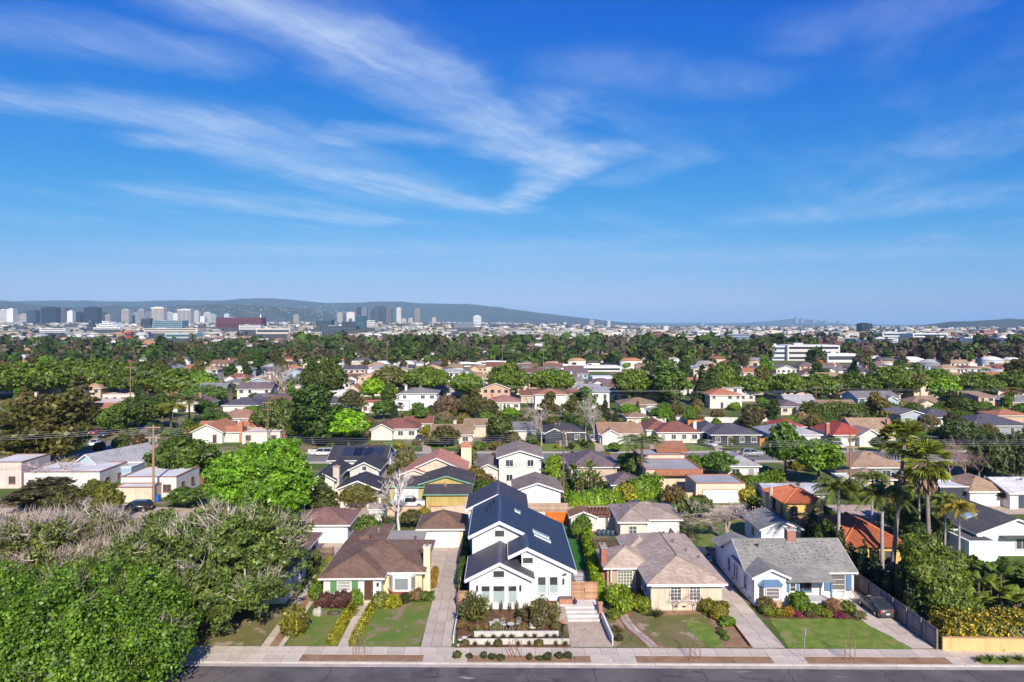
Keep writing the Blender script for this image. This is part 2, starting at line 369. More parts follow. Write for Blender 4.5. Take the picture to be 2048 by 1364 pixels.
def crown_mesh(name, seed, lobes, ncl, cr, per, leaf, core=0.8, down=0.35, flat=0.75, asp=1.6, mat='leaf', droop=0.0, nout=0.6):
    """leaf clumps spread over the surfaces of overlapping lobes, round leafy cores within"""
    rng = np.random.default_rng(seed); L = np.array(lobes, float)
    area = (L[:, 3]*L[:, 4]*L[:, 5])**(2/3); area /= area.sum()
    Ps, Ns = [], []
    for i, l in enumerate(L):
        n = max(3, int(ncl*area[i])); d = sph(rng, n*2); keep = (d[:, 2] > -down) | (rng.random(n*2) < 0.25); d = d[keep][:n]
        c = l[:3] + d*l[3:]*rng.uniform(0.74, 1.1, (len(d), 1))
        ok = np.ones(len(c), bool)
        for j, l2 in enumerate(L):
            if j != i: ok &= np.linalg.norm((c-l2[:3])/l2[3:], axis=1) > 0.72
        c = c[ok]; d = d[ok]; n = len(c)
        if not n: continue
        r = cr*rng.uniform(0.6, 1.35, n)
        u = sph(rng, n*per).reshape(n, per, 3)
        P = c[:, None] + u*r[:, None, None]*np.array([1, 1, flat])*rng.uniform(0.55, 1.08, (n, per, 1))
        if droop: P[..., 2] -= droop*rng.random((n, per))**2*r[:, None]
        N = nrm(u + nout*d[:, None] + 0.7*rng.normal(size=u.shape))
        Ps.append(P.reshape(-1, 3)); Ns.append(N.reshape(-1, 3))
    S_ = [np.full(len(p_), leaf) for p_ in Ps]
    if core:                                                 # an inner coat of larger leaves, so that no core lies bare
        for l in L:
            n = int(4*math.pi*(l[3]*l[4]*l[5])**(2/3)*core**2*1.5/(leaf*leaf*2.9)); d = sph(rng, n)
            Ps.append(l[:3] + d*l[3:]*core*rng.uniform(.93, 1.1, (n, 1))); Ns.append(nrm(d + .8*rng.normal(size=d.shape))); S_.append(np.full(n, leaf*1.7))
    P = np.concatenate(Ps); N = np.concatenate(Ns)
    V, Q = leaf_quads(P, N, np.concatenate(S_)*rng.uniform(0.45, 1.6, len(P)), rng, asp)
    Vs = [V]; T = []; base = len(V)
    if core:
        for l in L:
            iv, it = ICO1; dd = 1 + 0.22*rng.normal(size=(len(iv), 1))
            Vs.append(l[:3] + iv*l[3:]*core*.93*np.clip(dd, .6, 1.12)); T.append(it+base); base += len(iv)
    return np_mesh(name, np.concatenate(Vs), Q, np.concatenate(T) if T else None, mat)

# ------------------------------------------------------------------ the far setting: land, hills, city
def at_depth(px, Y, py=648):
    d = ray(px, py); return d[0]/d[1]*Y
def height_at(py, px, Y):
    d = ray(px, py); return CAM_H + d[2]/d[1]*Y

def sheet(name, pts, mat, z=0.0, **kw):
    """a flat patch of ground; the material covers it"""
    if name in ('lawn', 'soil_bed', 'flower_bed'):         # planted edges are never ruled lines
        r_ = random.Random(int(abs(pts[0][0])*10)); out = []
        for i, (ax, ay) in enumerate(pts):
            bx, by = pts[(i+1) % len(pts)]; n = max(1, int(math.hypot(bx-ax, by-ay)/.4))
            out += [(ax+(bx-ax)*j/n+r_.uniform(-.09, .09), ay+(by-ay)*j/n+r_.uniform(-.09, .09)) for j in range(n)]
        pts = out
    return MB().poly([(x, y, z) for x, y in pts]).obj(name, mat, kind='structure', **kw)
def tz(x, y):
    """the plain rises gently towards the hills at left"""
    t = min(1.0, max(0.0, (y-1300)/3700)); px = 1005+1365*x/max(y, 1); f = min(1.0, max(0.0, (1380-px)/480))
    return 37*t*t*(3-2*t)*(.12+.88*f*f*(3-2*f))
gx_ = np.linspace(-1.1, 1.1, 60); gy_ = np.concatenate([np.linspace(1250, 5200, 40), [6000, 8000, 14000]])
inst('terrain', np_mesh('terrain', np.array([(x_*y_, y_, tz(x_*y_, y_)-.1) for y_ in gy_ for x_ in gx_]), np.array([(j*60+i, j*60+i+1, (j+1)*60+i+1, (j+1)*60+i) for j in range(len(gy_)-1) for i in range(59)]), None, 'plainland', smooth=True), kind='structure')
MB().poly([(-60000, -300, -0.16), (60000, -300, -0.16), (60000, 70000, -0.16), (-60000, 70000, -0.16)]).obj('ground', 'plainland', kind='structure')

def ridge(name, prof, Y, depth, seed, mat='scrub', rough=1.0):
    """a range of hills: a height field whose crest follows the given skyline"""
    rng = np.random.default_rng(seed); xs = np.linspace(prof[0][0], prof[-1][0], 150)
    top = np.interp(xs, [p[0] for p in prof], [p[1] for p in prof])
    rows = 22; V = []
    for j in range(rows):
        t = j/(rows-1)*1.5                                   # 0 foot, 1 crest, 1.5 behind
        shape = math.sin(min(t, 1.0)*math.pi/2)**1.3 if t <= 1 else 1-(t-1)*1.2
        for i, px in enumerate(xs):
            yy = Y + (t-1)*depth
            crest = max(2.0, height_at(top[i], px, Y))
            nz = (math.sin(i*0.37+j*1.1+seed)+math.sin(i*0.83-j*0.7)*0.6+rng.normal()*0.5)*crest*0.05*rough*(0 if abs(t-1) < 0.04 else 1)
            V.append((at_depth(px, Y)*(yy/Y)**0.15, yy, -2 + (crest+2)*shape + nz*shape*math.sin(min(t, 1)*math.pi)))
    n = len(xs)
    Q = [(j*n+i, j*n+i+1, (j+1)*n+i+1, (j+1)*n+i) for j in range(rows-1) for i in range(n-1)]
    inst(name, np_mesh(name, np.array(V), np.array(Q), None, mat, smooth=True), kind='structure')
ridge('mountain', [(-420, 612), (-150, 604), (0, 603), (100, 602), (300, 603.5), (400, 602), (480, 600), (550, 597), (600, 601), (660, 607), (740, 606), (770, 605), (800, 602.5), (840, 607), (950, 609.5), (1020, 618), (1100, 629), (1200, 641), (1290, 650)], 11000, 3000, 1)
ridge('hill', [(-400, 600), (-60, 608), (0, 603), (12, 601), (40, 606), (80, 612), (130, 614), (220, 617), (265, 613), (300, 617), (400, 613), (460, 608), (500, 612), (560, 613), (620, 619), (670, 626), (720, 634), (800, 643), (860, 650)], 7200, 1800, 5, rough=2.0)
ridge('hill', [(1862, 652), (1880, 648), (1900, 643), (1930, 643), (1960, 641), (2000, 639), (2015, 637), (2030, 639), (2060, 638), (2150, 634), (2300, 640), (2450, 652)], 5600, 900, 9, rough=1.6)
ridge('hill', [(1380, 651), (1450, 648), (1500, 645), (1550, 641), (1590, 637), (1620, 640), (1680, 648), (1760, 651)], 16500, 1500, 13)
ridge('hill', [(1120, 650), (1250, 645), (1400, 645.5), (1600, 646), (1800, 651)], 21000, 2500, 17)

TOWERS = [  # left px, right px, top px, distance, colour, style, label
 (-4, 12, 620, 4300, 'e8e6e2', 'g', 'white tower cut by the left edge of the photo'),
 (13, 26, 618, 4300, 'f2f1ee', 'p', 'plain bright white slab tower next to the left edge'),
 (27, 39, 630, 4500, 'caa9a0', 'b', 'low pinkish building right of the white edge towers'),
 (40, 52, 629, 4500, 'd8d2cc', 'b', 'low cream block between pinkish building and narrow dark tower'),
 (53, 71, 621, 4300, '49525e', 'f', 'narrow dark grey tower at the left of the skyline'),
 (82, 112, 615, 4200, '2f3742', 'f', 'broad dark slate office tower, first of the two dark slabs'),
 (113, 132, 617, 4400, '6d6a6b', 'b', 'grey brown banded tower beside the first dark slab'),
 (134, 145, 622, 4300, 'e9e9ea', 'p', 'slim white tower left of the dark maroon block'),
 (145, 160, 625, 4350, '3e3840', 'f', 'dark maroon block between the two dark slab towers'),
 (161, 168, 628, 4400, '9c9da1', 'p', 'small light grey tower touching the second dark slab'),
 (168, 195, 615, 4200, '303844', 'f', 'second broad dark slate office slab of the skyline'),
 (196, 209, 626, 4400, '5c4a4e', 'b', 'dull reddish tower right of the second dark slab'),
 (210, 220, 629, 4400, 'b9b0a8', 'g', 'small beige tower with dull red neighbour'),
 (243, 257, 619, 4500, 'cfc8c0', 'g', 'tall pale beige tower standing apart'),
 (262, 275, 626, 4600, 'b8b7b8', 'g', 'pale grey mid rise right of the beige tower'),
 (275, 288, 619, 4600, 'aeb0b4', 'f', 'tall grey tower left of the white framed pair'),
 (289, 301, 624, 4600, '97999d', 'g', 'grey square tower touching the white framed tower'),
 (302, 327, 615, 4000, 'e4dfd8', 'w', 'tallest white framed office tower with brown window stripes'),
 (325, 345, 625, 4300, 'cdd3d8', 'g', 'pale glass tower between the two white framed ones'),
 (346, 355, 627, 4300, 'e6e6e6', 'p', 'thin white tower left of the second framed one'),
 (355, 381, 619, 4000, 'e4e2de', 'w', 'second white framed office tower with dark window stripes'),
 (385, 397, 622, 4700, 'd9d6d2', 'g', 'pale stepped tower right of the framed pair'),
 (400, 409, 633, 4700, 'eeeeec', 'p', 'low white block at the foot of the pale towers'),
 (407, 420, 625, 4750, 'e2e0dd', 'g', 'white round cornered tower right of the framed pair'),
 (420, 431, 629, 4750, 'c9d2da', 'g', 'pale blue glass mid rise at the end of the left skyline'),
 (448, 458, 628, 5200, 'c7cfd6', 'p', 'small pale tower behind the red office block'),
 (587, 597, 630, 4800, 'c0b7ae', 'g', 'lone beige tower in front of the hillside houses'),
 (674, 685, 626, 4700, 'c9c5c0', 'g', 'slim pale tower at the left of the central cluster'),
 (686, 691, 631, 4700, '6d7780', 'f', 'thin grey tower behind the pale slim one'),
 (693, 709, 625, 4500, 'e3dfda', 'a', 'white arch shaped tower of the central cluster'),
 (713, 723, 615, 4600, '4b4352', 'f', 'dark plum tower in the central cluster'),
 (723, 734, 616, 4600, '7b8894', 'f', 'blue grey glass tower next to the plum one'),
 (735, 741, 629, 4700, '6e737c', 'p', 'small grey tower before the twin dark towers'),
 (742, 747, 619, 4700, '55606c', 'f', 'narrow dark tower left of the twin dark towers'),
 (748, 759, 613, 4400, '59626e', 'f', 'first of the twin tall dark grey towers'),
 (759.5, 770, 613, 4420, '515b68', 'f', 'second of the twin tall dark grey towers'),
 (770.5, 783, 617, 4450, '68727e', 'w', 'dark tower with white frame beside the twin towers'),
 (793, 802, 616, 4400, 'e2d9cf', 'f', 'slim cream tower standing alone right of the twins'),
 (803, 812, 638, 4500, 'e6e0d8', 'b', 'low cream block at the foot of the slim cream tower'),
 (817, 828, 637, 4500, 'ddd6ce', 'b', 'low cream block left of the grey rounded tower'),
 (829, 841, 618, 4400, '8b8d94', 'w', 'grey rounded tower at the right of the central cluster'),
 (864, 872, 635, 4600, 'b9b4b0', 'p', 'small pointed pale tower right of the central cluster'),
 (947, 962, 632, 3600, 'efeff0', 'g', 'bright white tower standing alone near the middle'),
 (1127, 1133, 645, 5200, 'c9ccd0', 'p', 'tiny pale building on the far plain'),
 (1179, 1188, 640, 5600, 'c4bdb6', 'g', 'small beige tower at the foot of the mountain slope'),
 (1215, 1221, 642, 5600, 'c8ced4', 'p', 'small pale blue tower where the mountain meets the plain'),
 (1327, 1337, 652, 2600, 'ebebec', 'f', 'small white tower with dark windows on the plain'),
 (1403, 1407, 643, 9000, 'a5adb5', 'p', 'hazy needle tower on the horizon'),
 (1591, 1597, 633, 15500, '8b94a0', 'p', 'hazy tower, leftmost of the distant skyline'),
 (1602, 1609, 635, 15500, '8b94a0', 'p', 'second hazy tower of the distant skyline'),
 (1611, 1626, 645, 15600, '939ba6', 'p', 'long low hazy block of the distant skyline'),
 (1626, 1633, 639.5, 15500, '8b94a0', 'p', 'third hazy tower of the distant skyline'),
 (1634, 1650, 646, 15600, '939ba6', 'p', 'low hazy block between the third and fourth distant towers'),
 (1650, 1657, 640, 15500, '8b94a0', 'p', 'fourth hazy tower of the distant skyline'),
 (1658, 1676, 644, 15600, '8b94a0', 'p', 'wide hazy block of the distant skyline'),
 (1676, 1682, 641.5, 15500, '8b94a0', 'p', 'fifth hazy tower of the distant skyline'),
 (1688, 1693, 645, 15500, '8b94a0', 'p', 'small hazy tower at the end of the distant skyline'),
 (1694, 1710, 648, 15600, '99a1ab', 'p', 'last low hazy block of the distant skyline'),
 (1724, 1745, 647, 2700, '2c3b40', 'f', 'dark teal glass cube standing on the plain'),
]
def tower(x0, x1, top, Y, colr, style, label):
    X0, X1 = at_depth(x0, Y), at_depth(x1, Y); zb = tz((X0+X1)/2, Y)-1; H = height_at(top, (x0+x1)/2, Y)-zb; W = X1-X0; D = min(max(W, 14), 45)
    c = tuple(v*.72 for v in srgb(colr)); t = thing('office_tower', label, 'tower', ((X0+X1)/2, Y, zb), 0, 'towers on the skyline')
    m = MB().box(-W/2, W/2, 0, D, 0, H)
    if W > 20: m.box(-W*.3, W*.25, D*.25, D*.75, H, H+H*.03+2)
    m.obj('tower_body', 'farwall', t, c)
    dk = tuple(v*0.3 for v in c)
    if style == 'f':
        g = MB(); n = max(3, int(W/6))
        for i in range(n): g.box(-W/2+W*(i+.35)/n, -W/2+W*(i+.8)/n, -.5, .2, H*.06, H*.97)
        g.obj('glazing', 'glass', t, tuple(v*0.5 for v in c))
    elif style == 'w':
        g = MB(); n = max(4, int(W/7))
        for i in range(n): g.box(-W/2+W*(i+.22)/n, -W/2+W*(i+.78)/n, -.5, .2, H*.05, H*.93)
        g.obj('glazing', 'glass', t, (0.13, 0.10, 0.08))
        MB().box(-W/2-1, W/2+1, -1, D, H*.935, H+1).obj('crown_band', 'farwall', t, tuple(min(1, v*1.15) for v in c))
    elif style in 'bg':
        g = MB(); n = max(4, int(H/(9 if style == 'b' else 7)))
        for i in range(n): g.box(-W*.46, W*.46, -.5, .2, H*(i+.3)/n, H*(i+.72)/n)
        g.obj('glazing', 'glass', t, dk)
    elif style == 'a':
        MB().box(-W*.25, W*.25, -.6, .2, 0, H*.45).obj('glazing', 'glass', t, (0.08, 0.1, 0.13))
    return t
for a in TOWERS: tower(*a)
# white church spire beside the red block
sx = at_depth(521.5, 3300); t = thing('church_spire', 'thin white pointed spire beside the red office block', 'spire', (sx, 3300, tz(sx, 3300)-.5))
hs_ = height_at(627, 521, 3300)-tz(sx, 3300)+.5
MB().box(-3, 3, -3, 3, 0, hs_*.72).obj('shaft', 'farwall', t, (0.75, 0.74, 0.72))
MB().hexa([(-3, -3, hs_*.72), (3, -3, hs_*.72), (3, 3, hs_*.72), (-3, 3, hs_*.72)], [(-.2, -.2, hs_), (.2, -.2, hs_), (.2, .2, hs_), (-.2, .2, hs_)]).obj('spire_tip', 'farwall', t, (0.75, 0.74, 0.72))

def block(px0, px1, top, Y, colr, floors, label, name='office_block', depth=None, glass=(0.05, 0.06, 0.08), step=False, slope=0.0, group='low office and shop blocks across the plain', roofc=None):
    X0, X1 = at_depth(px0, Y), at_depth(px1, Y); zb = tz((X0+X1)/2, Y)-.1; H = height_at(top, (px0+px1)/2, Y)-zb; W = X1-X0; D = depth or max(12, min(W*.6, 60)); c = tuple(v*.85 for v in srgb(colr))
    t = thing(name, label, 'building', ((X0+X1)/2, Y, zb), 0, group)
    m = MB()
    if step:
        for i in range(4): m.box(-W/2+W*.09*i, W/2-W*.16*i, i*3, D, H*i/4, H*(i+1)/4)
    else: m.box(-W/2, W/2, 0, D, 0, H)
    m.obj('wall', 'farwall', t, c)
    MB().box(-W/2+.3, W/2-.3, .3, D-.3, H-.6, H+.25).obj('roof', 'flatroof', t, roofc or tuple(min(.8, v*1.1) for v in c)) if not step else None
    if H > 5 and W > 12: MB().box(-W*.3, -W*.12, D*.3, D*.5, H, H+1.8).obj('roof_unit', 'farwall', t, (0.5, 0.5, 0.5))
    for f in range(floors):
        z0 = H*(f+.32)/floors; z1 = H*(f+.75)/floors; ins = W*.16*f*step; insl = W*.09*f*step
        MB().box(-W*.47+insl, W*.47-ins, -.15+f*3*step, .1+f*3*step, z0, z1).obj('window_band', 'glass', t, glass)
    return t
BLOCKS = [
 (432, 523, 635, 2900, '6e2f35', 5, 'long red brown office block with dark window bands'),
 (478, 520, 650, 2500, 'e9e7e3', 3, 'white banded low block in front of the red office block'),
 (172, 190, 643, 2700, '27333f', 3, 'dark glass office with sloping side left of stepped white block'),
 (187, 240, 643, 2600, 'efefed', 4, 'white stepped office block with terraces'),
 (282, 301, 637, 3300, '2a343f', 3, 'dark low cube under the pale towers'),
 (305, 364, 641, 2800, '7c98a2', 4, 'pale teal glass office under the white framed towers'),
 (631, 664, 640, 3000, '2d4b55', 4, 'dark teal glass office block left of the central cluster'),
 (663, 674, 642, 3100, '8d9aa0', 3, 'small grey office beside the dark teal block'),
 (684, 712, 643, 2900, '243039', 3, 'low black glass building at the foot of the arch tower'),
 (711, 731, 632, 2850, '2a6068', 4, 'bright teal glass box with raised corner'),
 (732, 749, 641, 3000, 'dedcd8', 3, 'low white block right of the teal glass box'),
 (640, 712, 652, 2500, '39424a', 2, 'long low dark building below the teal glass box'),
 (750, 762, 653, 2400, 'a8a6a2', 3, 'grey flats with balconies below the twin towers'),
 (908, 947, 645, 2800, '8b9298', 4, 'long grey glass block left of the lone white tower'),
 (1040, 1062, 657, 1900, 'b9b9b7', 2, 'low pale shed in the middle of the plain'),
 (1295, 1322, 667, 1250, 'a8523c', 2, 'orange red block among the trees of the plain'),
 (1335, 1412, 673, 1150, 'c9b49b', 2, 'long tan flats with brown roof on the plain'),
 (1395, 1440, 663, 1500, 'ebe9e6', 2, 'white flat roofed block right of the tan flats'),
 (1455, 1500, 668, 1350, '8fa0b4', 2, 'pale blue grey warehouse with white end'),
 (1510, 1560, 671, 1300, '4a4038', 2, 'dark brown roofed warehouse at middle right'),
 (1560, 1668, 675, 1180, '57463f', 2, 'long dark brown warehouse with white fascia strip'),
 (1670, 1725, 676, 1180, 'b9a48c', 2, 'tan end of the long warehouse'),
 (1625, 1682, 683, 980, '8d4a3e', 2, 'red brick low building behind the white school'),
 (1712, 1786, 679, 1080, '5c7fa8', 2, 'warehouse with blue roof panels and white end wall'),
 (1752, 1796, 676, 1100, 'e6e6e6', 2, 'white end block right of the blue roof panels'),
 (1765, 1830, 665, 1600, 'd6dade', 1, 'big white tent shaped warehouse roof'),
 (1826, 1895, 667, 1550, 'e2e4e6', 1, 'second big white warehouse roof right of the tent shaped one'),
 (1862, 1925, 676, 1200, 'c9d3da', 2, 'pale blue low office at far right'),
 (1920, 2036, 677, 1150, '4d6480', 2, 'long blue glass office at the right edge'),
 (1968, 1990, 660, 1700, 'c07f6a', 2, 'salmon house block on the right horizon'),
 (285, 395, 657, 2000, 'd9cdbb', 2, 'long cream building with many windows below the framed towers'),
 (80, 130, 657, 2100, 'e4e2dd', 2, 'long white low building at left below the dark slabs'),
 (243, 262, 664, 1500, 'b4482f', 1, 'red orange roofed shop among the trees'),
 (330, 390, 667, 1450, '9fc0c0', 1, 'pale green roofed sheds below the cream building'),
 (512, 580, 657, 1900, 'd2cabf', 1, 'long pale low warehouse right of the red block'),
 (1545, 1575, 692, 560, 'cfd6e2', 3, 'left wing of the white school with blue shaded side'),  # bluish wall colour paints in the shade of this side
 (1575, 1680, 691, 556, 'd8d6d2', 3, 'white three storey school building among trees'),
 (1655, 1712, 708, 530, 'eceae6', 1, 'low white annex in front of the school'),
 (1632, 1652, 709, 535, 'b56a33', 1, 'small orange brown hut beside the white annex'),
 (862, 925, 741, 395, 'e9e7e4', 1, 'white flat roofed shop below the dense dark trees'),
 (905, 962, 726, 480, 'efeeec', 1, 'white gabled shop row with grey roofs'),
 (962, 1012, 723, 500, 'e6e4e0', 1, 'long white flat roof right of the shop row'),
 (1028, 1062, 728, 470, 'f0f0f0', 1, 'small white shop with blue canopy in front'),
 (1118, 1142, 730, 455, 'f0efec', 1, 'white shop at the left end of the long motel'),
 (1142, 1243, 734, 430, 'e8e8e6', 1, 'long white motel like building with doors'),
 (1185, 1228, 755, 345, 'd8dadc', 1, 'low grey roofed building with white front on the car park'),
 (690, 750, 742, 380, 'e6e6e4', 1, 'white flat roofed house carrying rows of solar panels'),
]
SIGHT = []                                               # stretches of open ground in front of the large blocks
def open_view(px, y): return not any(a_-4 < px < b_+4 and Y_*.62 < y < Y_+2 for a_, b_, Y_ in SIGHT)
for a in BLOCKS:
    px0, px1, top, Y = a[:4]; SIGHT.append((px0, px1, Y))
    block(*a[:7], glass=(0.05, 0.03, 0.035) if 'red brown office' in a[6] else (0.06, 0.07, 0.09), step='stepped' in a[6])

# numberless far town and woods: simple solid houses and leafy trees, merged
rng = np.random.default_rng(42)
def boxes_np(rows):
    """rows of x, y, w, d, h, roof rise, wall colour, roof colour"""
    R = len(rows); V = np.zeros((R, 20, 3), np.float32); C = np.zeros((R, 20, 3), np.float32)
    for i, (x, y, w_, d_, h, rise, wc, rc) in enumerate(rows):
        b = [(-w_/2, 0), (w_/2, 0), (w_/2, d_), (-w_/2, d_)]
        V[i, :4] = [(x+a, y+b_, -0.1) for a, b_ in b]; V[i, 4:8] = [(x+a, y+b_, h) for a, b_ in b]
        e = [(-w_/2-.5, -.5), (w_/2+.5, -.5), (w_/2+.5, d_+.5), (-w_/2-.5, d_+.5)]
        V[i, 8:12] = [(x+a, y+b_, h) for a, b_ in e]
        V[i, 12:14] = [(x-w_*.25, y+d_/2, h+rise), (x+w_*.25, y+d_/2, h+rise)]
        V[i, 14:18] = [(x-w_*.3, y-.15, h*.3), (x-w_*.05, y-.15, h*.3), (x-w_*.05, y-.15, h*.75), (x-w_*.3, y-.15, h*.75)]
        V[i, :, 2] += tz(x, y) if y > 1300 else 0
        C[i, :8] = wc; C[i, 8:14] = rc; C[i, 14:18] = (0.05, 0.055, 0.06)
    q = [(0, 1, 5, 4), (1, 2, 6, 5), (2, 3, 7, 6), (3, 0, 4, 7), (8, 9, 13, 12), (10, 11, 12, 13), (14, 15, 16, 17), (11, 10, 9, 8)]; tr = [(9, 10, 13), (11, 8, 12)]
    base = (np.arange(R)*20)[:, None, None]
    return V.reshape(-1, 3), (np.array(q)[None]+base).reshape(-1, 4), (np.array(tr)[None]+base).reshape(-1, 3), C.reshape(-1, 3)
def far_town():
    WALL = [srgb(c) for c in ('f4f2ee', 'eeeae4', 'e6dccb', 'd9c7b0', 'ffffff', 'cfd4da', 'f7f5f2', 'bfa68f')]
    ROOF = [srgb(c) for c in ('8d8a88', '6f6a68', 'a58468', 'b0785c', 'c7c4c0', 'e2e0dc', '5a5658', '7b5a4a')]
    rows = []
    for _ in range(5200):
        py = 654 + 60*rng.random()**1.5; px = rng.uniform(-60, 2110)
        x, y = G(px, py)
        if y < 560 or not open_view(px, y): continue
        ind = py < 676
        if ind and rng.random() < (0.5 if px > 900 else .2): continue
        W_ = rng.uniform(14, 46) if ind else rng.uniform(9, 16); D_ = W_*rng.uniform(.5, .9); H_ = rng.uniform(4, 11) if ind else rng.uniform(3, 6.2)
        wc = np.array(WALL[rng.integers(len(WALL))])*rng.uniform(.75, 1); rc = np.array(ROOF[rng.integers(len(ROOF))])*rng.uniform(.7, 1.1)
        if ind: wc = wc*rng.uniform(.45, .8)
        if ind and rng.random() < .6: rc = wc*.95
        rows.append((x, y, W_, D_, H_, rng.uniform(.2, .5) if ind else rng.uniform(1.2, 2.2), wc, rc))
    for Y in (455, 478, 502, 530, 556, 584, 612, 642, 674, 710, 750, 795, 845, 900):      # rows of houses along far streets
        x = -.8*Y
        while x < .8*Y:
            x += rng.uniform(14, 22)
            if rng.random() < .22 or not open_view(PX(x, Y)[0], Y): continue
            W_ = rng.uniform(9.5, 14); wc = np.array(WALL[rng.integers(len(WALL))])*rng.uniform(.75, 1); rc = np.array(ROOF[rng.integers(len(ROOF))])*rng.uniform(.75, 1.15)
            rows.append((x, Y+rng.uniform(-5, 5), W_, W_*.8, rng.choice([3.0, 3.1, 5.6]), rng.uniform(1.4, 2.3), wc, rc))
    V, Qd, T, Cc = boxes_np(rows)
    inst('distant_houses', np_mesh('distant_houses', V, Qd, T, 'far_wall', Cc), label='countless pale houses and sheds spread over the far plain', cat='houses', kind='stuff')
far_town()
def far_woods():
    PAL = [((.055, .078, .024), 3), ((.075, .075, .034), 2.4), ((.095, .08, .05), 1.6), ((.042, .065, .024), 3), ((.085, .125, .028), 2.2), ((.13, .105, .08), 1), ((.065, .105, .022), 2.6)]
    cols = np.array([p[0] for p in PAL]); pr = np.array([p[1] for p in PAL]); pr = pr/pr.sum()
    Vs, Qs, Cs, base = [], [], [], 0
    n = 4700
    for i in range(n):
        py = 651.5 + 84*rng.random()**1.1; px = rng.uniform(-60, 2110)
        x, y = G(px, py)
        if y < 470 or (not open_view(px, y) and rng.random() < .85): continue
        if py < 690 and rng.random() < (.5 if px < 950 else .45): continue
        h = rng.uniform(4, 11)*rng.choice([.8, 1, 1, 1.5])*(1.25 if 690 < py < 716 and px > 560 else 1); r = h*rng.uniform(.3, .55); nl = 60 if y < 620 else 46 if y < 900 else (26 if y < 1600 else 14)
        d = sph(rng, nl); d[:, 2] = np.abs(d[:, 2])*1.2-.25
        P = np.array([x, y, h*.55 + (tz(x, y) if y > 1300 else 0)]) + d*np.array([r, r, h*.42])*rng.uniform(.55, 1.05, (nl, 1)); N = nrm(d+.6*rng.normal(size=d.shape))
        V, Q = leaf_quads(P, N, r*(.5 if nl == 60 else .62 if nl == 46 else .85)*rng.uniform(.7, 1.3, nl), rng, 1.5, base)
        c = cols[rng.choice(len(cols), p=pr)]*rng.uniform(.7, 1.25)
        if px > 1700 and 688 < py < 742 and rng.random() < .75: c = np.array([(.10, .08, .055), (.085, .074, .045), (.12, .088, .07)][rng.integers(3)])*rng.uniform(.7, 1.2); h *= 1.25
        Vs.append(V); Qs.append(Q); Cs.append(np.broadcast_to(c, V.shape)); base += len(V)
    me = np_mesh('distant_trees', np.concatenate(Vs), np.concatenate(Qs), None, 'far_leaf', np.concatenate(Cs))
    inst('distant_trees', me, label='mass of dark brownish green trees covering the far plain', cat='trees', kind='stuff')
far_woods()
# houses dotted over the nearer hillside
def hillside():
    rows = []
    for _ in range(120):
        px = rng.uniform(300, 700); py = rng.uniform(618, 640); Y = 6300; x = at_depth(px, Y); z = height_at(py, px, Y)
        w_ = rng.uniform(8, 20); rows.append((x, Y-rng.uniform(0, 10), w_, 14, z, .5, np.array((.3, .29, .28))*rng.uniform(.5, 1), np.array((.4, .38, .36))))
    V, Qd, T, Cc = boxes_np(rows)
    # stand each house on the slope, not on stilts
    Vr = V.reshape(-1, 20, 3); top = Vr[:, 4, 2].copy(); Vr[:, :4, 2] = (top-8)[:, None]
    Vr[:, 14:16, 2] = (top-6)[:, None]; Vr[:, 16:18, 2] = (top-2)[:, None]
    inst('hillside_houses', np_mesh('hillside_houses', V, Qd, T, 'far_wall', Cc), label='tiny pale houses scattered over the nearer hillside', cat='houses', kind='stuff')
hillside()

# ------------------------------------------------------------------ builders: houses
def C_(h): return srgb(h)
WHITE = (0.72, 0.7, 0.67)
def shade(r_, a, b, col): f = r_.uniform(a, b); return tuple(v*f for v in col)
def lerp(a, b, t): return a+(b-a)*t

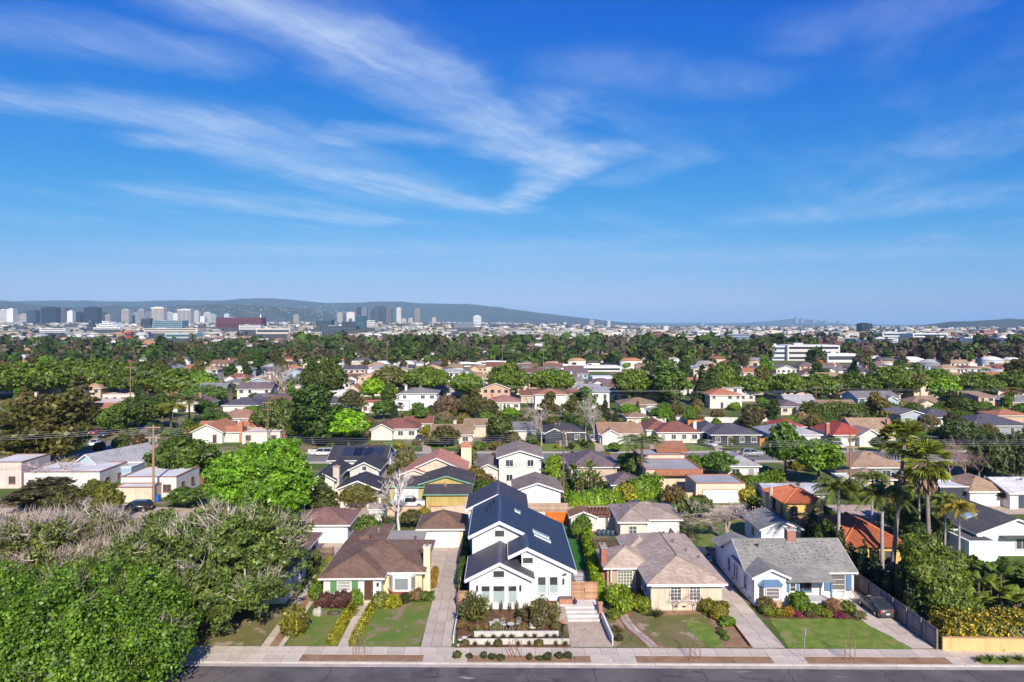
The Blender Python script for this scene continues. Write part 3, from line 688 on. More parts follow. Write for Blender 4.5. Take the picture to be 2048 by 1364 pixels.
class House:
    """a building standing at loc; x runs along its front, y towards its back"""
    def __init__(s, label, loc, rz=0.0, name='house', cat='house', group=None, wall=WHITE, roof=(0.2, 0.15, 0.12), trim=WHITE, roofmat='shingle', wallmat='stucco'):
        s.t = thing(name, label, cat, loc, rz, group); s.wall, s.roof, s.trim, s.rm, s.wm = wall, roof, trim, roofmat, wallmat; s.vols = []
    def part(s, mb, name, mat, col, parent=None, **kw): return mb.obj(name, mat, parent or s.t, col, **kw)
    def vol(s, x0, x1, y0, y1, h, kind='hip', rise=1.5, over=0.45, z0=0.0, wall=None, roof=None, fascia=True, roofmat=None, ridge=False, par=0.45):
        wc = wall or s.wall; rc = roof or s.roof; rm = roofmat or s.rm; s.vols.append((x0, x1, y0, y1, h, kind))
        xm, ym = (x0+x1)/2, (y0+y1)/2; th = 0.12
        e0, e1, f0, f1 = x0-over, x1+over, y0-over, y1+over
        w = MB()
        if kind == 'gx': # ridge along x, gables left and right
            sl = rise/(y1-y0)*2
            w.hexa([(x0, y0, z0), (x0, y1, z0), (x0, y1, h), (x0, ym, h+rise), (x0, y0, h)], [(x1, y0, z0), (x1, y1, z0), (x1, y1, h), (x1, ym, h+rise), (x1, y0, h)])
        elif kind == 'gy':
            w.hexa([(x0, y0, z0), (x1, y0, z0), (x1, y0, h), (xm, y0, h+rise), (x0, y0, h)], [(x0, y1, z0), (x1, y1, z0), (x1, y1, h), (xm, y1, h+rise), (x0, y1, h)])
        else: w.box(x0, x1, y0, y1, z0, h + (par if kind == 'flat' else 0))
        s.part(w, 'wall', s.wm, wc)
        r = MB(); o = None
        if kind == 'hip':
            W, D = e1-e0, f1-f0; ez = h - over*rise/(min(x1-x0, y1-y0)/2)*0.6
            if W >= D: a = (e0+D/2, ym); b = (e1-D/2, ym)
            else: a = (xm, f0+W/2); b = (xm, f1-W/2)
            zt = h+rise
            P = [(e0, f0), (e1, f0), (e1, f1), (e0, f1)]
            for dz, fl in ((th, 1), (0, 0)):
                q0 = [(x, y, ez+dz) for x, y in P]; A = (*a, zt+dz); B = (*b, zt+dz)
                if W >= D: fs = [(q0[0], q0[1], B, A), (q0[2], q0[3], A, B), (q0[1], q0[2], B), (q0[3], q0[0], A)]
                else: fs = [(q0[0], q0[1], A), (q0[1], q0[2], B, A), (q0[2], q0[3], B), (q0[3], q0[0], A, B)]
                for f in fs: r.poly(f if fl else f[::-1])
            q0 = [(x, y, ez) for x, y in P]; q1 = [(x, y, ez+th) for x, y in P]
            for i in range(4): r.poly((q0[i], q0[(i+1) % 4], q1[(i+1) % 4], q1[i]))
            o = s.part(r, 'roof', rm, rc)
            if fascia:
                g = 0.035; za, zb = ez-.1, ez+th-.015; m = MB()
                m.box(e0-g, e1+g, f0-g, f0-.002, za, zb).box(e0-g, e1+g, f1+.002, f1+g, za, zb).box(e0-g, e0-.002, f0, f1, za, zb).box(e1+.002, e1+g, f0, f1, za, zb)
                s.part(m, 'fascia', 'paint', s.trim, o)
            if ridge:
                m = MB(); pts = [((e0, f0, ez+th), (*a, zt+th)), ((e1, f0, ez+th), (*(b if W >= D else a), zt+th)), ((*a, zt+th), (*b, zt+th))]
                for p_, q_ in pts: m.tube([p_, q_], 0.09, 5)
                s.part(m, 'ridge_cap', rm, tuple(v*0.8 for v in rc), o)
        elif kind in ('gx', 'gy'):
            half = (y1-y0)/2 if kind == 'gx' else (x1-x0)/2; sl = rise/half; ez = h-over*sl; zt = h+rise
            def slab(sgn):
                if kind == 'gx':
                    yy = f0 if sgn < 0 else f1
                    p = [(e0, yy, ez), (e1, yy, ez), (e1, ym, zt), (e0, ym, zt)]
                else:
                    xx = e0 if sgn < 0 else e1
                    p = [(xx, f0, ez), (xx, f1, ez), (xm, f1, zt), (xm, f0, zt)]
                r.hexa(p, [(a_, b_, c_+th) for a_, b_, c_ in p])
            slab(-1); slab(1); o = s.part(r, 'roof', rm, rc)
            if fascia:
                m = MB(); g = 0.04
                if kind == 'gx':
                    for xx, d in ((e0-g, g-.002), (e1+.002, g)):
                        for yy in (f0, f1):
                            m.hexa([(xx, yy, ez-.12), (xx, yy, ez+th-.01), (xx, ym, zt+th-.01), (xx, ym, zt-.12)], [(xx+d, yy, ez-.12), (xx+d, yy, ez+th-.01), (xx+d, ym, zt+th-.01), (xx+d, ym, zt-.12)])
                    m.box(e0, e1, f0-g, f0-.002, ez-.08, ez+th-.015); m.box(e0, e1, f1+.002, f1+g, ez-.08, ez+th-.015)
                else:
                    for yy, d in ((f0-g, g-.002), (f1+.002, g)):
                        for xx in (e0, e1):
                            m.hexa([(xx, yy, ez-.12), (xx, yy, ez+th-.01), (xm, yy, zt+th-.01), (xm, yy, zt-.12)], [(xx, yy+d, ez-.12), (xx, yy+d, ez+th-.01), (xm, yy+d, zt+th-.01), (xm, yy+d, zt-.12)])
                    m.box(e0-g, e0-.002, f0, f1, ez-.08, ez+th-.015); m.box(e1+.002, e1+g, f0, f1, ez-.08, ez+th-.015)
                s.part(m, 'fascia', 'paint', s.trim, o)
        elif kind == 'flat':
            t_ = 0.28
            o = s.part(MB().box(x0+t_, x1-t_, y0+t_, y1-t_, h+par, h+par+.004), 'roof', 'flatroof', rc)
            m = MB(); z = h+par
            m.box(x0-.05, x1+.05, y0-.05, y0+t_, z, z+.12).box(x0-.05, x1+.05, y1-t_, y1+.05, z, z+.12).box(x0-.05, x0+t_, y0+t_, y1-t_, z, z+.12).box(x1-t_, x1+.05, y0+t_, y1-t_, z, z+.12)
            s.part(m, 'coping', 'clay', s.trim, o)
        elif kind == 'shed':
            p = [(e0, f0, h-.05), (e1, f0, h-.05), (e1, f1, h+rise), (e0, f1, h+rise)]
            r.hexa(p, [(a_, b_, c_+th) for a_, b_, c_ in p]); o = s.part(r, 'roof', rm, rc)
        s.last = o; return s
    def _frame(s, face, pos):
        return {'f': ((1, 0), (0, -1), (0, pos)), 'b': ((-1, 0), (0, 1), (0, pos)), 'l': ((0, -1), (-1, 0), (pos, 0)), 'r': ((0, 1), (1, 0), (pos, 0))}[face]
    def _box(s, mb, face, pos, u0, u1, o0, o1, z0, z1):
        """a box lying on a wall face, from u0 to u1 along it and o0 to o1 out of it"""
        if face == 'f': mb.box(u0, u1, pos-o1, pos-o0, z0, z1)
        elif face == 'b': mb.box(u0, u1, pos+o0, pos+o1, z0, z1)
        elif face == 'l': mb.box(pos-o1, pos-o0, u0, u1, z0, z1)
        else: mb.box(pos+o0, pos+o1, u0, u1, z0, z1)
        return mb
    def win(s, face, pos, u0, u1, z0, z1, cols=1, rows=1, glass=(0.06, 0.07, 0.08), frame=None, sub=True, t=0.08, name='window', sill=True):
        B = s._box
        if not sub: return s.part(B(MB(), face, pos, u0, u1, -.02, .05, z0, z1), name, 'glass', glass)
        m = MB()
        B(m, face, pos, u0-t, u1+t, -.02, .12, z1, z1+t); B(m, face, pos, u0-t, u1+t, -.02, .12, z0-t, z0)
        B(m, face, pos, u0-t, u0, -.02, .12, z0, z1); B(m, face, pos, u1, u1+t, -.02, .12, z0, z1)
        for i in range(1, cols): x = lerp(u0, u1, i/cols); B(m, face, pos, x-.025, x+.025, 0, .045, z0, z1)
        for i in range(1, rows): z = lerp(z0, z1, i/rows); B(m, face, pos, u0, u1, 0, .043, z-.025, z+.025)
        w = s.part(m, name, 'paint', frame or s.trim)
        s.part(B(MB(), face, pos, u0, u1, -.02, .025, z0, z1), 'pane', 'glass', glass, w)
        if sill and name == 'window': s.part(B(MB(), face, pos, u0-t-.05, u1+t+.05, -.02, .18, z0-t-.06, z0-t), 'sill', 'paint', frame or s.trim, w)
        return w
    def door(s, face, pos, u0, u1, z0, z1, col=(0.1, 0.05, 0.03), name='door', panels=0, handle=True):
        B = s._box
        d = s.part(B(MB(), face, pos, u0, u1, -.02, .05, z0, z1), name, 'paint', col)
        m = MB(); B(m, face, pos, u0-.09, u0, -.02, .07, z0, z1+.09); B(m, face, pos, u1, u1+.09, -.02, .07, z0, z1+.09); B(m, face, pos, u0, u1, -.02, .07, z1, z1+.09)
        s.part(m, 'door_frame', 'paint', s.trim, d)
        for i in range(panels):
            za, zb = lerp(z0, z1, (i+.08)/panels), lerp(z0, z1, (i+.92)/panels)
            s.part(B(MB(), face, pos, u0+.06, u1-.06, .05, .065, za, zb), 'panel', 'paint', tuple(min(.9, v*1.03) for v in col), d)
        if handle: s.part(B(MB(), face, pos, u1-.16, u1-.08, .05, .1, z0+.95, z0+1.1), 'handle', 'metal', (0.4, 0.36, 0.3), d)
        return d
    def chimney(s, x0, x1, y0, y1, z0, z1, col, mat='brick', cap=None):
        c = s.part(MB().box(x0, x1, y0, y1, z0, z1), 'chimney', mat, col)
        s.part(MB().box(x0-.08, x1+.08, y0-.08, y1+.08, z1-.002, z1+.14), 'chimney_cap', 'concrete', cap or (0.4, 0.37, 0.34), c)
        s.part(MB().tube([((x0+x1)/2, (y0+y1)/2, z1+.13), ((x0+x1)/2, (y0+y1)/2, z1+.45)], .13, 8), 'flue', 'clay', (0.3, 0.14, 0.08), c)
        return c
    def pipe(s, x, y, z, h=0.5, r=0.06, col=(0.3, 0.25, 0.22)):
        return s.part(MB().tube([(x, y, z-.3), (x, y, z+h*.75), (x, y, z+h*.75), (x, y, z+h)], [r, r, r*1.7, r*1.7], 8), 'vent_pipe', 'metal', col)
    def panel_on(s, pts, name, mat, col, th=0.1, parent=None):
        """a slab lying on a roof slope: four points and an upward thickness"""
        return s.part(MB().hexa(pts, [(a, b, c+th) for a, b, c in pts]), name, mat, col, parent)
    def auto(s, sub=True, rng=random, door=True, side=True, garage=False, gcol=WHITE):
        """ordinary windows and a door on the front (and visible side) of the main volume"""
        x0, x1, y0, y1, h, kind = s.vols[0]; W = x1-x0; st = 2 if h > 4.6 else 1; fh = h/st
        for f in range(st):
            zb = f*fh; n = max(2, int(W/2.6)); dslot = rng.randrange(n) if (door and f == 0) else -1
            for i in range(n):
                c = x0+W*(i+.5)/n; ww = rng.uniform(.5, .75)
                if i == dslot: s.door('f', y0, c-.5, c+.5, .1, 2.2, rng.choice([(0.1, 0.05, 0.03), (0.3, 0.3, 0.3), (0.05, 0.07, 0.1)]), handle=sub)
                elif rng.random() < .88: s.win('f', y0, c-ww, c+ww, zb+1.0, zb+2.15, cols=2 if sub else 1, sub=sub)
            if side:
                cx = (x0+x1)/2+s.t.location.x; face, pos = ('r', x1) if cx < 0 else ('l', x0)
                for i in range(2):
                    c = lerp(y0, y1, (i+.6)/2.4)
                    s.win(face, pos, c-.5, c+.5, zb+1.1, zb+2.1, sub=sub)
        return s
def at_px(px0, px1, py, z=0.0):
    """front-left corner on the ground and front width, read off the survey photograph"""
    a = G(px0, py, z); b = G(px1, py, z); return (a[0], a[1], z), b[0]-a[0]

def tile_slope(name, parent, pts, col, pitch=0.32, r=0.1):
    """rows of barrel tiles running down one roof slope; pts: eave left, eave right, then the upper edge back to the left"""
    P = [Vector(p) for p in pts]; e = (P[1]-P[0]); L = e.length; e.normalize()
    n = e.cross(P[-1]-P[0]).normalized(); 
    if n.z < 0: n = -n
    up = n.cross(e).normalized()
    if up.z < 0: up = -up
    poly2 = [((p-P[0]).dot(e), (p-P[0]).dot(up)) for p in P]
    m = MB(); k_ = int(L/pitch)
    for i in range(k_):
        u = (i+.5)*L/k_; ys = []
        for j in range(len(poly2)):
            (ax, ay), (bx, by) = poly2[j], poly2[(j+1) % len(poly2)]
            if (ax-u)*(bx-u) <= 0 and abs(ax-bx) > 1e-6: ys.append(ay+(by-ay)*(u-ax)/(bx-ax))
        if len(ys) < 2: continue
        y0, y1 = min(ys)-.05, max(ys)
        if y1-y0 < .3: continue
        ns = max(1, int((y1-y0)/1.1))
        for q_ in range(ns):
            a_, b_ = lerp(y0, y1, q_/ns), lerp(y0, y1, (q_+1)/ns)
            ring = []
            for yy, rr in ((a_, r*1.12), (b_, r*.92)):
                base = P[0]+e*u+up*yy
                ring.append([base+e*(math.cos(t)*rr)+n*(math.sin(t)*rr+.01) for t in (math.pi, math.pi*.66, math.pi*.33, 0)])
            for t in range(3): m.poly((ring[0][t], ring[1][t], ring[1][t+1], ring[0][t+1]))
            m.poly(ring[0])
    return m.obj(name, 'clay', parent, col, kind='stuff')

# ------------------------------------------------------------------ builders: cars
def tube_ring(mb, cx, cy, r, w, n=14):
    """a wheel lying across x at (cx, cy) with its centre at height r"""
    return mb.tube([(cx-w/2, cy, r), (cx+w/2, cy, r)], r, n)
CAR_SHAPES = {  # length, width, lower body line (y, z), cabin (y, z): front at y = 0, all in metres
 'sedan': (4.6, 1.78, [(0, .62), (.25, .78), (1.35, .92), (3.9, .98), (4.5, .92), (4.6, .7)], [(1.2, .92), (1.95, 1.4), (3.1, 1.43), (4.1, .98)]),
 'hatch': (4.45, 1.74, [(0, .6), (.2, .75), (1.1, .92), (4.2, 1.02), (4.42, .95), (4.45, .6)], [(.95, .9), (1.95, 1.43), (2.6, 1.49), (4.25, 1.1)]),
 'suv': (4.75, 1.9, [(0, .75), (.15, .95), (1.2, 1.08), (4.65, 1.1), (4.75, .7)], [(1.15, 1.06), (1.85, 1.66), (4.2, 1.7), (4.68, 1.1)]),
 'van': (4.95, 1.95, [(0, .7), (.2, .85), (.95, 1.05), (4.85, 1.1), (4.95, .7)], [(.75, 1.0), (1.75, 1.7), (4.5, 1.76), (4.88, 1.1)]),
}
CAR_MESH = {}
def car_meshes(kind):
    if kind in CAR_MESH: return CAR_MESH[kind]
    L, W, low, cab = CAR_SHAPES[kind]; h = W/2
    def loft(prof, zbot, w0, w1, inset=0.0):
        m = MB(); rings = []
        for y, z in prof:
            nose = min(y, L-y); sh = 1-0.22*max(0, 1-nose/.5)**2
            wb, wt = w0*sh, w1*sh
            rings.append([(-wb*.94, y, zbot), (-wb, y, lerp(zbot, z, .45)), (-wb*.985, y, lerp(zbot, z, .8)), (-wt, y, z), (wt, y, z), (wb*.985, y, lerp(zbot, z, .8)), (wb, y, lerp(zbot, z, .45)), (wb*.94, y, zbot)])
        n = 8; i0 = 0
        for r_ in rings: m.v += r_
        for j in range(len(rings)-1):
            for q_ in range(n): a = j*n; m.f.append((a+q_, a+(q_+1) % n, a+n+(q_+1) % n, a+n+q_))
        m.f.append(tuple(range(n-1, -1, -1))); e = (len(rings)-1)*n; m.f.append(tuple(range(e, e+n)))
        return m
    body = loft(low, .24, h, h*.9).mesh('body', 'carpaint', True)
    # cabin: glass house, then a roof skin and pillars in body colour
    c0, c1, c2, c3 = cab; wi, wt = h*.88, h*.7
    g = MB(); lo = c0[1]-.04
    base = [(-wi, c0[0], lo), (wi, c0[0], lo), (wi, c3[0], c3[1]-.04), (-wi, c3[0], c3[1]-.04)]
    top = [(-wt, c1[0], c1[1]), (wt, c1[0], c1[1]), (wt, c2[0], c2[1]), (-wt, c2[0], c2[1])]
    g.hexa(base, top); glass = g.mesh('glazing', 'glass')
    r = MB(); r.hexa([(x*1.02, y, z-.015) for x, y, z in top], [(-wt*.9, c1[0]+.08, c1[1]+.05), (wt*.9, c1[0]+.08, c1[1]+.05), (wt*.9, c2[0]-.08, c2[1]+.05), (-wt*.9, c2[0]-.08, c2[1]+.05)])
    roof = r.mesh('roof', 'carpaint', False)
    p = MB()
    for sx in (-1, 1):
        for (ya, za), (yb, zb) in (((c0[0], lo), (c1[0], c1[1])), ((c3[0], c3[1]-.04), (c2[0], c2[1])), ((lerp(c0[0], c3[0], .5), lo), (lerp(c1[0], c2[0], .42), c1[1]+.01))):
            p.tube([(sx*(wi+.005), ya, za), (sx*(wt+.005), yb, zb)], .045, 5)
    pill = p.mesh('pillar', 'carpaint')
    wh = tube_ring(MB(), 0, 0, .33, .22).mesh('tyre', 'tyre'); rim = tube_ring(MB(), 0, 0, .2, .235, 10)
    rim.v = [(x, y, z+.13) for x, y, z in rim.v]; rim = rim.mesh('rim', 'metal')
    CAR_MESH[kind] = (L, W, body, glass, roof, pill, wh, rim); return CAR_MESH[kind]
def car(kind, label, x, y, rz, col, name='parked_car', z=0.0, plate=False, group='parked cars'):
    L, W, body, glass, roof, pill, wh, rim = car_meshes(kind)
    t = thing(name, label, 'car', (x, y, z), rz, group); off = (0, -L/2, 0)
    b = inst('body', body, t, off, col=col); inst('glazing', glass, t, off, col=(0.02, 0.025, 0.03)); inst('roof', roof, t, off, col=col); inst('pillar', pill, t, off, col=col)
    for sx in (-1, 1):
        for yy in (.85, L-.85):
            w_ = inst('wheel', wh, t, (sx*(W/2-.11), yy-L/2, 0), col=(0.02, 0.02, 0.02)); inst('rim', rim, w_, col=(0.45, 0.45, 0.46))
        low = CAR_SHAPES[kind][2]
        MB().box(-.2, .2, -.03, .12, -.08, .08).obj('headlight', 'glass', t, (0.7, 0.7, 0.68), loc=(sx*W*.33, -L/2+.09, low[0][1]+.05))
        MB().box(-.17, .17, -.1, .03, -.13, .13).obj('tail_light', 'paint', t, (0.4, 0.01, 0.012), loc=(sx*W*.36, L/2-.05, low[-1][1]+.16))
        MB().box(-.12, .1, -.1, .08, 0, .13).obj('mirror', 'carpaint', t, col, loc=(sx*(W/2+.02), CAR_SHAPES[kind][3][0][0]-L/2+.45, CAR_SHAPES[kind][3][0][1]))
    MB().box(-W*.42, W*.42, -.12, .06, .28, .5).obj('bumper', 'plain', t, tuple(v*.6 for v in col), loc=(0, L/2-.02, 0))
    pl = MB().box(-.2, .2, 0, .03, -.08, .08).obj('number_plate', 'paint', t, (0.7, 0.7, 0.68), loc=(0, L/2+.03, low[-1][1]-.02))
    return t

# ------------------------------------------------------------------ builders: fences, walls, slabs
def fence(label, p0, p1, h, col, style='v', bw=0.14, gap=0.012, th=0.025, name='wooden_fence', z=0.0, posts=True, group=None, mat='wood', cat='fence', maxn=170):
    """boards set one by one between p0 and p1: v upright, h lying"""
    a, b = Vector((*p0, 0)), Vector((*p1, 0)); d = b-a; L = d.length; rz = math.atan2(d.y, d.x)
    t = thing(name, label, cat, (p0[0], p0[1], z), rz, group); r = random.Random(int(p0[0]*100))
    if style == 'v':
        n = max(2, int(L/(bw+gap)));
        if n > maxn: n = maxn
        bw = L/n-gap; me = MB().box(0, bw, 0, th, .03, h).mesh('plank', mat)
        for i in range(n): inst('plank', me, t, (i*(bw+gap), -th-.002, r.uniform(-.02, .02)), col=shade(r, .8, 1.15, col))
        for zz in (.35, h-.3): MB().box(0, L, 0, .05, zz-.05, zz+.05).obj('rail', mat, t, col)
    else:
        n = max(2, int(h/(bw+gap))); bw = h/n-gap; me = MB().box(0, L, 0, th, 0, bw).mesh('plank', mat)
        for i in range(n): inst('plank', me, t, (0, -th-.002, .04+i*(bw+gap)), col=shade(r, .75, 1.2, col))
    if posts:
        k_ = max(1, round(L/2.4)); me = MB().box(-.05, .05, 0, .1, 0, h+.03).mesh('post', mat)
        for i in range(k_+1): inst('post', me, t, (L*i/k_, .052 if style == 'v' else .002, 0), col=tuple(v*.8 for v in col))
    return t
def wall(label, p0, p1, h, col, th=0.18, z=0.0, name='garden_wall', cap=None, mat='stucco', group=None, cat='wall'):
    a, b = Vector((*p0, 0)), Vector((*p1, 0)); d = b-a; L = d.length
    t = thing(name, label, cat, (p0[0], p0[1], z), math.atan2(d.y, d.x), group)
    MB().box(0, L, 0, th, -.1, h).obj('wall', mat, t, col)
    if cap: MB().box(-.03, L+.03, -.03, th+.03, h, h+.06).obj('coping', 'concrete', t, cap)
    return t
def slabs(parent, x0, x1, y0, y1, nx, ny, z, col, gap=0.03, th=0.12, mat='concrete', name='slab', jit=0.008, seed=1):
    """a paving field split into single slabs with open joints"""
    dx, dy = (x1-x0)/nx, (y1-y0)/ny; me = MB().box(gap/2, dx-gap/2, gap/2, dy-gap/2, -th, 0).mesh(name, mat); r = random.Random(seed)
    for i in range(nx):
        for j in range(ny):
            inst(name, me, parent, (x0+i*dx, y0+j*dy, z+r.uniform(-jit, jit)), col=shade(r, .92, 1.06, col))

# ------------------------------------------------------------------ builders: plants
GREEN = {'bright': (0.085, 0.21, 0.016), 'lime': (0.15, 0.28, 0.015), 'mid': (0.06, 0.125, 0.02), 'dark': (0.036, 0.082, 0.018),
         'olive': (0.085, 0.095, 0.03), 'brown': (0.066, 0.068, 0.04), 'umber': (0.056, 0.062, 0.033), 'grey': (0.12, 0.125, 0.085), 'yellow': (0.30, 0.27, 0.02),
         'pine': (0.028, 0.062, 0.024), 'blue': (0.05, 0.1, 0.06), 'deepbrown': (0.066, 0.08, 0.026)}
BARK = (0.13, 0.10, 0.075); PALE = (0.42, 0.36, 0.31)
def limbs_mesh(name, seed, H, r, tips, n=7, fork=0.35, mat='bark'):
    """a tapered trunk that forks into limbs reaching the given tips"""
    rr = random.Random(seed); m = MB(); f = H*fork; b = (rr.uniform(-.15, .15)*r*4, rr.uniform(-.15, .15)*r*4, f)
    m.tube([(0, 0, -.1), (0, 0, .25), (b[0]*.4, b[1]*.4, f*.5), b], [r*1.5, r*1.1, r*.95, r*.85], n)
    for x, y, z in tips:
        mid = (lerp(b[0], x, .45)+rr.uniform(-.3, .3), lerp(b[1], y, .45)+rr.uniform(-.3, .3), lerp(f, z, .6))
        m.tube([b, mid, (x, y, z)], [r*.6, r*.38, r*.12], max(4, n-2))
    return m.mesh(name, mat, True)
def ring_lobes(rr, n, rad, z, size, jz=.4):
    return [(rad*math.cos(2*math.pi*i/n+rr.uniform(-.3, .3)), rad*math.sin(2*math.pi*i/n+rr.uniform(-.3, .3)), z+rr.uniform(-jz, jz), *(size[j]*rr.uniform(.8, 1.2) for j in range(3))) for i in range(n)]
ORD = ['first', 'second', 'third', 'fourth', 'fifth', 'sixth', 'seventh', 'eighth', 'ninth', 'tenth', 'eleventh', 'twelfth', 'thirteenth', 'fourteenth']
TREE_NAMES = {'round': 'leafy_tree', 'dome': 'street_tree', 'tall': 'tall_tree', 'cone': 'conifer_tree', 'cypress': 'cypress_tree', 'cedar': 'cedar_tree', 'bare': 'bare_tree', 'wispy': 'willowy_tree',
              'fan': 'fan_palm', 'feather': 'feather_palm', 'banana': 'banana_plant', 'shrub': 'shrub', 'spiky': 'spiky_plant'}
LIB = {}
def lib(kind, var):
    """trunk mesh, crown mesh, height and radius of one model tree"""
    key = (kind, var)
    if key in LIB: return LIB[key]
    rr = random.Random(hash(kind) % 1000 if False else sum(map(ord, kind))*7+var); sd_ = sum(map(ord, kind))*13+var
    if kind == 'round':
        H, R = 9.0, 4.2; lo = [(0, 0, 5.6, 3.2, 3.2, 2.9)] + ring_lobes(rr, 5, 2.1, 4.9, (1.9, 1.9, 1.7), .8) + [(rr.uniform(-.8, .8), rr.uniform(-.8, .8), 7.2, 1.9, 1.9, 1.6)]
        c = crown_mesh('crown', sd_, lo, 210, .7, 30, .36, core=.78, down=.5); t = limbs_mesh('trunk', sd_, H, .24, [(l[0]*.8, l[1]*.8, l[2]) for l in lo])
    elif kind == 'dome':
        H, R = 9.0, 7.0; lo = [(0, 0, 5.5, 5.6, 5.6, 3.2)] + ring_lobes(rr, 8, 4.3, 5.0, (2.7, 2.7, 1.9), .5)
        c = crown_mesh('crown', sd_, lo, 420, .85, 26, .42, core=.82, down=.12, flat=.6); t = limbs_mesh('trunk', sd_, H, .42, [(l[0]*.85, l[1]*.85, l[2]-.3) for l in lo], fork=.2)
    elif kind == 'tall':
        H, R = 16.0, 5.0; lo = [(rr.uniform(-2.4, 2.4), rr.uniform(-2.4, 2.4), 4.5+i*1.25, rr.uniform(1.8, 3.1), rr.uniform(1.8, 3.1), rr.uniform(1.5, 2.4)) for i in range(8)]
        c = crown_mesh('crown', sd_, lo, 260, .85, 28, .42, core=.68, down=.6); t = limbs_mesh('trunk', sd_, H, .35, [(l[0], l[1], l[2]) for l in lo], fork=.3)
    elif kind == 'cone':
        H, R = 12.0, 3.0; lo = [(0, 0, 1.4+i*1.25, 3.0*(1-i/9.2), 3.0*(1-i/9.2), .75) for i in range(9)]
        c = crown_mesh('crown', sd_, lo, 130, .55, 30, .32, core=.75, down=.5, droop=.6); t = limbs_mesh('trunk', sd_, H, .2, [(0, 0, 11.4)], fork=.5)
    elif kind == 'cypress':
        H, R = 5.0, .6; lo = [(0, 0, 2.5, .52, .52, 2.45), (.05, 0, 1.6, .58, .55, 1.5)]
        c = crown_mesh('crown', sd_, lo, 90, .2, 26, .15, core=.86, down=1, flat=1.7); t = limbs_mesh('trunk', sd_, H, .08, [(0, 0, 4)], fork=.3)
    elif kind == 'cedar':
        H, R = 11.0, 4.5; lo = []
        for i in range(9):
            z = 2+i*1.0; rad = 4.2*(1-i/10.5)
            lo += [(rad*.6*math.cos(a), rad*.6*math.sin(a), z+rr.uniform(-.2, .2), rad*.42, rad*.42, .22) for a in (rr.uniform(0, 2)+j*2.1 for j in range(3))]
        c = crown_mesh('crown', sd_, lo, 150, .5, 22, .3, core=.5, down=1, flat=.35); t = limbs_mesh('trunk', sd_, H, .25, [(l[0]*1.2, l[1]*1.2, l[2]) for l in lo], fork=.8)
    elif kind == 'wispy':
        H, R = 8.0, 5.0; lo = [(0, 0, 5.2, 3.6, 3.6, 2.4)] + ring_lobes(rr, 7, 3.0, 4.5, (2, 2, 1.6), .6)
        c = crown_mesh('crown', sd_, lo, 170, .9, 34, .3, core=.8, down=.5, asp=3.0, droop=1.6); t = limbs_mesh('trunk', sd_, H, .3, [(l[0], l[1], l[2]) for l in lo], fork=.22)
    elif kind == 'shrub':
        H, R = 1.4, 1.0; lo = [(0, 0, .62, .8, .8, .62)] + ring_lobes(rr, 4, .4, .6, (.5, .5, .5), .15)
        c = crown_mesh('crown', sd_, lo, 110, .22, 24, .11, core=.78, down=.8); t = limbs_mesh('trunk', sd_, H, .05, [(l[0]*.5, l[1]*.5, .6) for l in lo], n=5)
    elif kind == 'bare':
        H, R = 10.0, 4.0; t, c = bare_meshes(sd_, H)
    elif kind == 'fan': H, R, t, c = fan_palm_meshes(sd_)
    elif kind == 'feather': H, R, t, c = feather_palm_meshes(sd_)
    elif kind == 'banana': H, R, t, c = banana_meshes(sd_)
    elif kind == 'spiky':
        H, R = 1.0, .9; m = MB(); rr2 = random.Random(sd_)
        for i in range(46):
            a = rr2.uniform(0, 6.28); el = rr2.uniform(.3, 1.35); l = rr2.uniform(.6, 1.0); w_ = .045
            d = Vector((math.cos(a)*math.cos(el), math.sin(a)*math.cos(el), math.sin(el))); sd2 = Vector((-math.sin(a), math.cos(a), 0))*w_
            p0 = Vector((0, 0, .05)); p1 = p0+d*l*.55; p2 = p0+d*l-Vector((0, 0, .12*l)); m.poly((p0-sd2, p0+sd2, p1+sd2, p1-sd2)); m.poly((p1-sd2, p1+sd2, p2))
        c = m.mesh('leaves', 'leaf_soft'); t = None
    LIB[key] = (t, c, H, R); return LIB[key]
def bare_meshes(seed, H, levels=5, spread=.62, r0=.2):
    rr = random.Random(seed); thick, thin = MB(), MB()
    def grow(p, d, l, r, lev):
        mid = p+d*l*.5+Vector((rr.uniform(-1, 1), rr.uniform(-1, 1), rr.uniform(-.5, 1)))*l*.06; e = p+d*l
        (thick if lev < 2 else thin).tube([p, mid, e], [r, r*.85, r*.68], 6 if lev < 2 else (4 if lev < 3 else 3), cap=False)
        if lev >= levels: return
        for i in range(3 if lev else 4):
            a = Vector((rr.gauss(0, 1), rr.gauss(0, 1), rr.gauss(.25, .7))).normalized()
            nd = (d*(1-spread*.55)+a*spread).normalized(); nd.z = max(nd.z, -.15) if lev < 3 else nd.z
            grow(p+d*l*(rr.uniform(.55, 1) if i else 1), nd.normalized(), l*rr.uniform(.6, .82), r*.6, lev+1)
    grow(Vector((0, 0, -.1)), Vector((rr.uniform(-.08, .08), rr.uniform(-.08, .08), 1)).normalized(), H*.33, r0, 0)
    return thick.mesh('trunk', 'bark', True), thin.mesh('branches', 'bark')
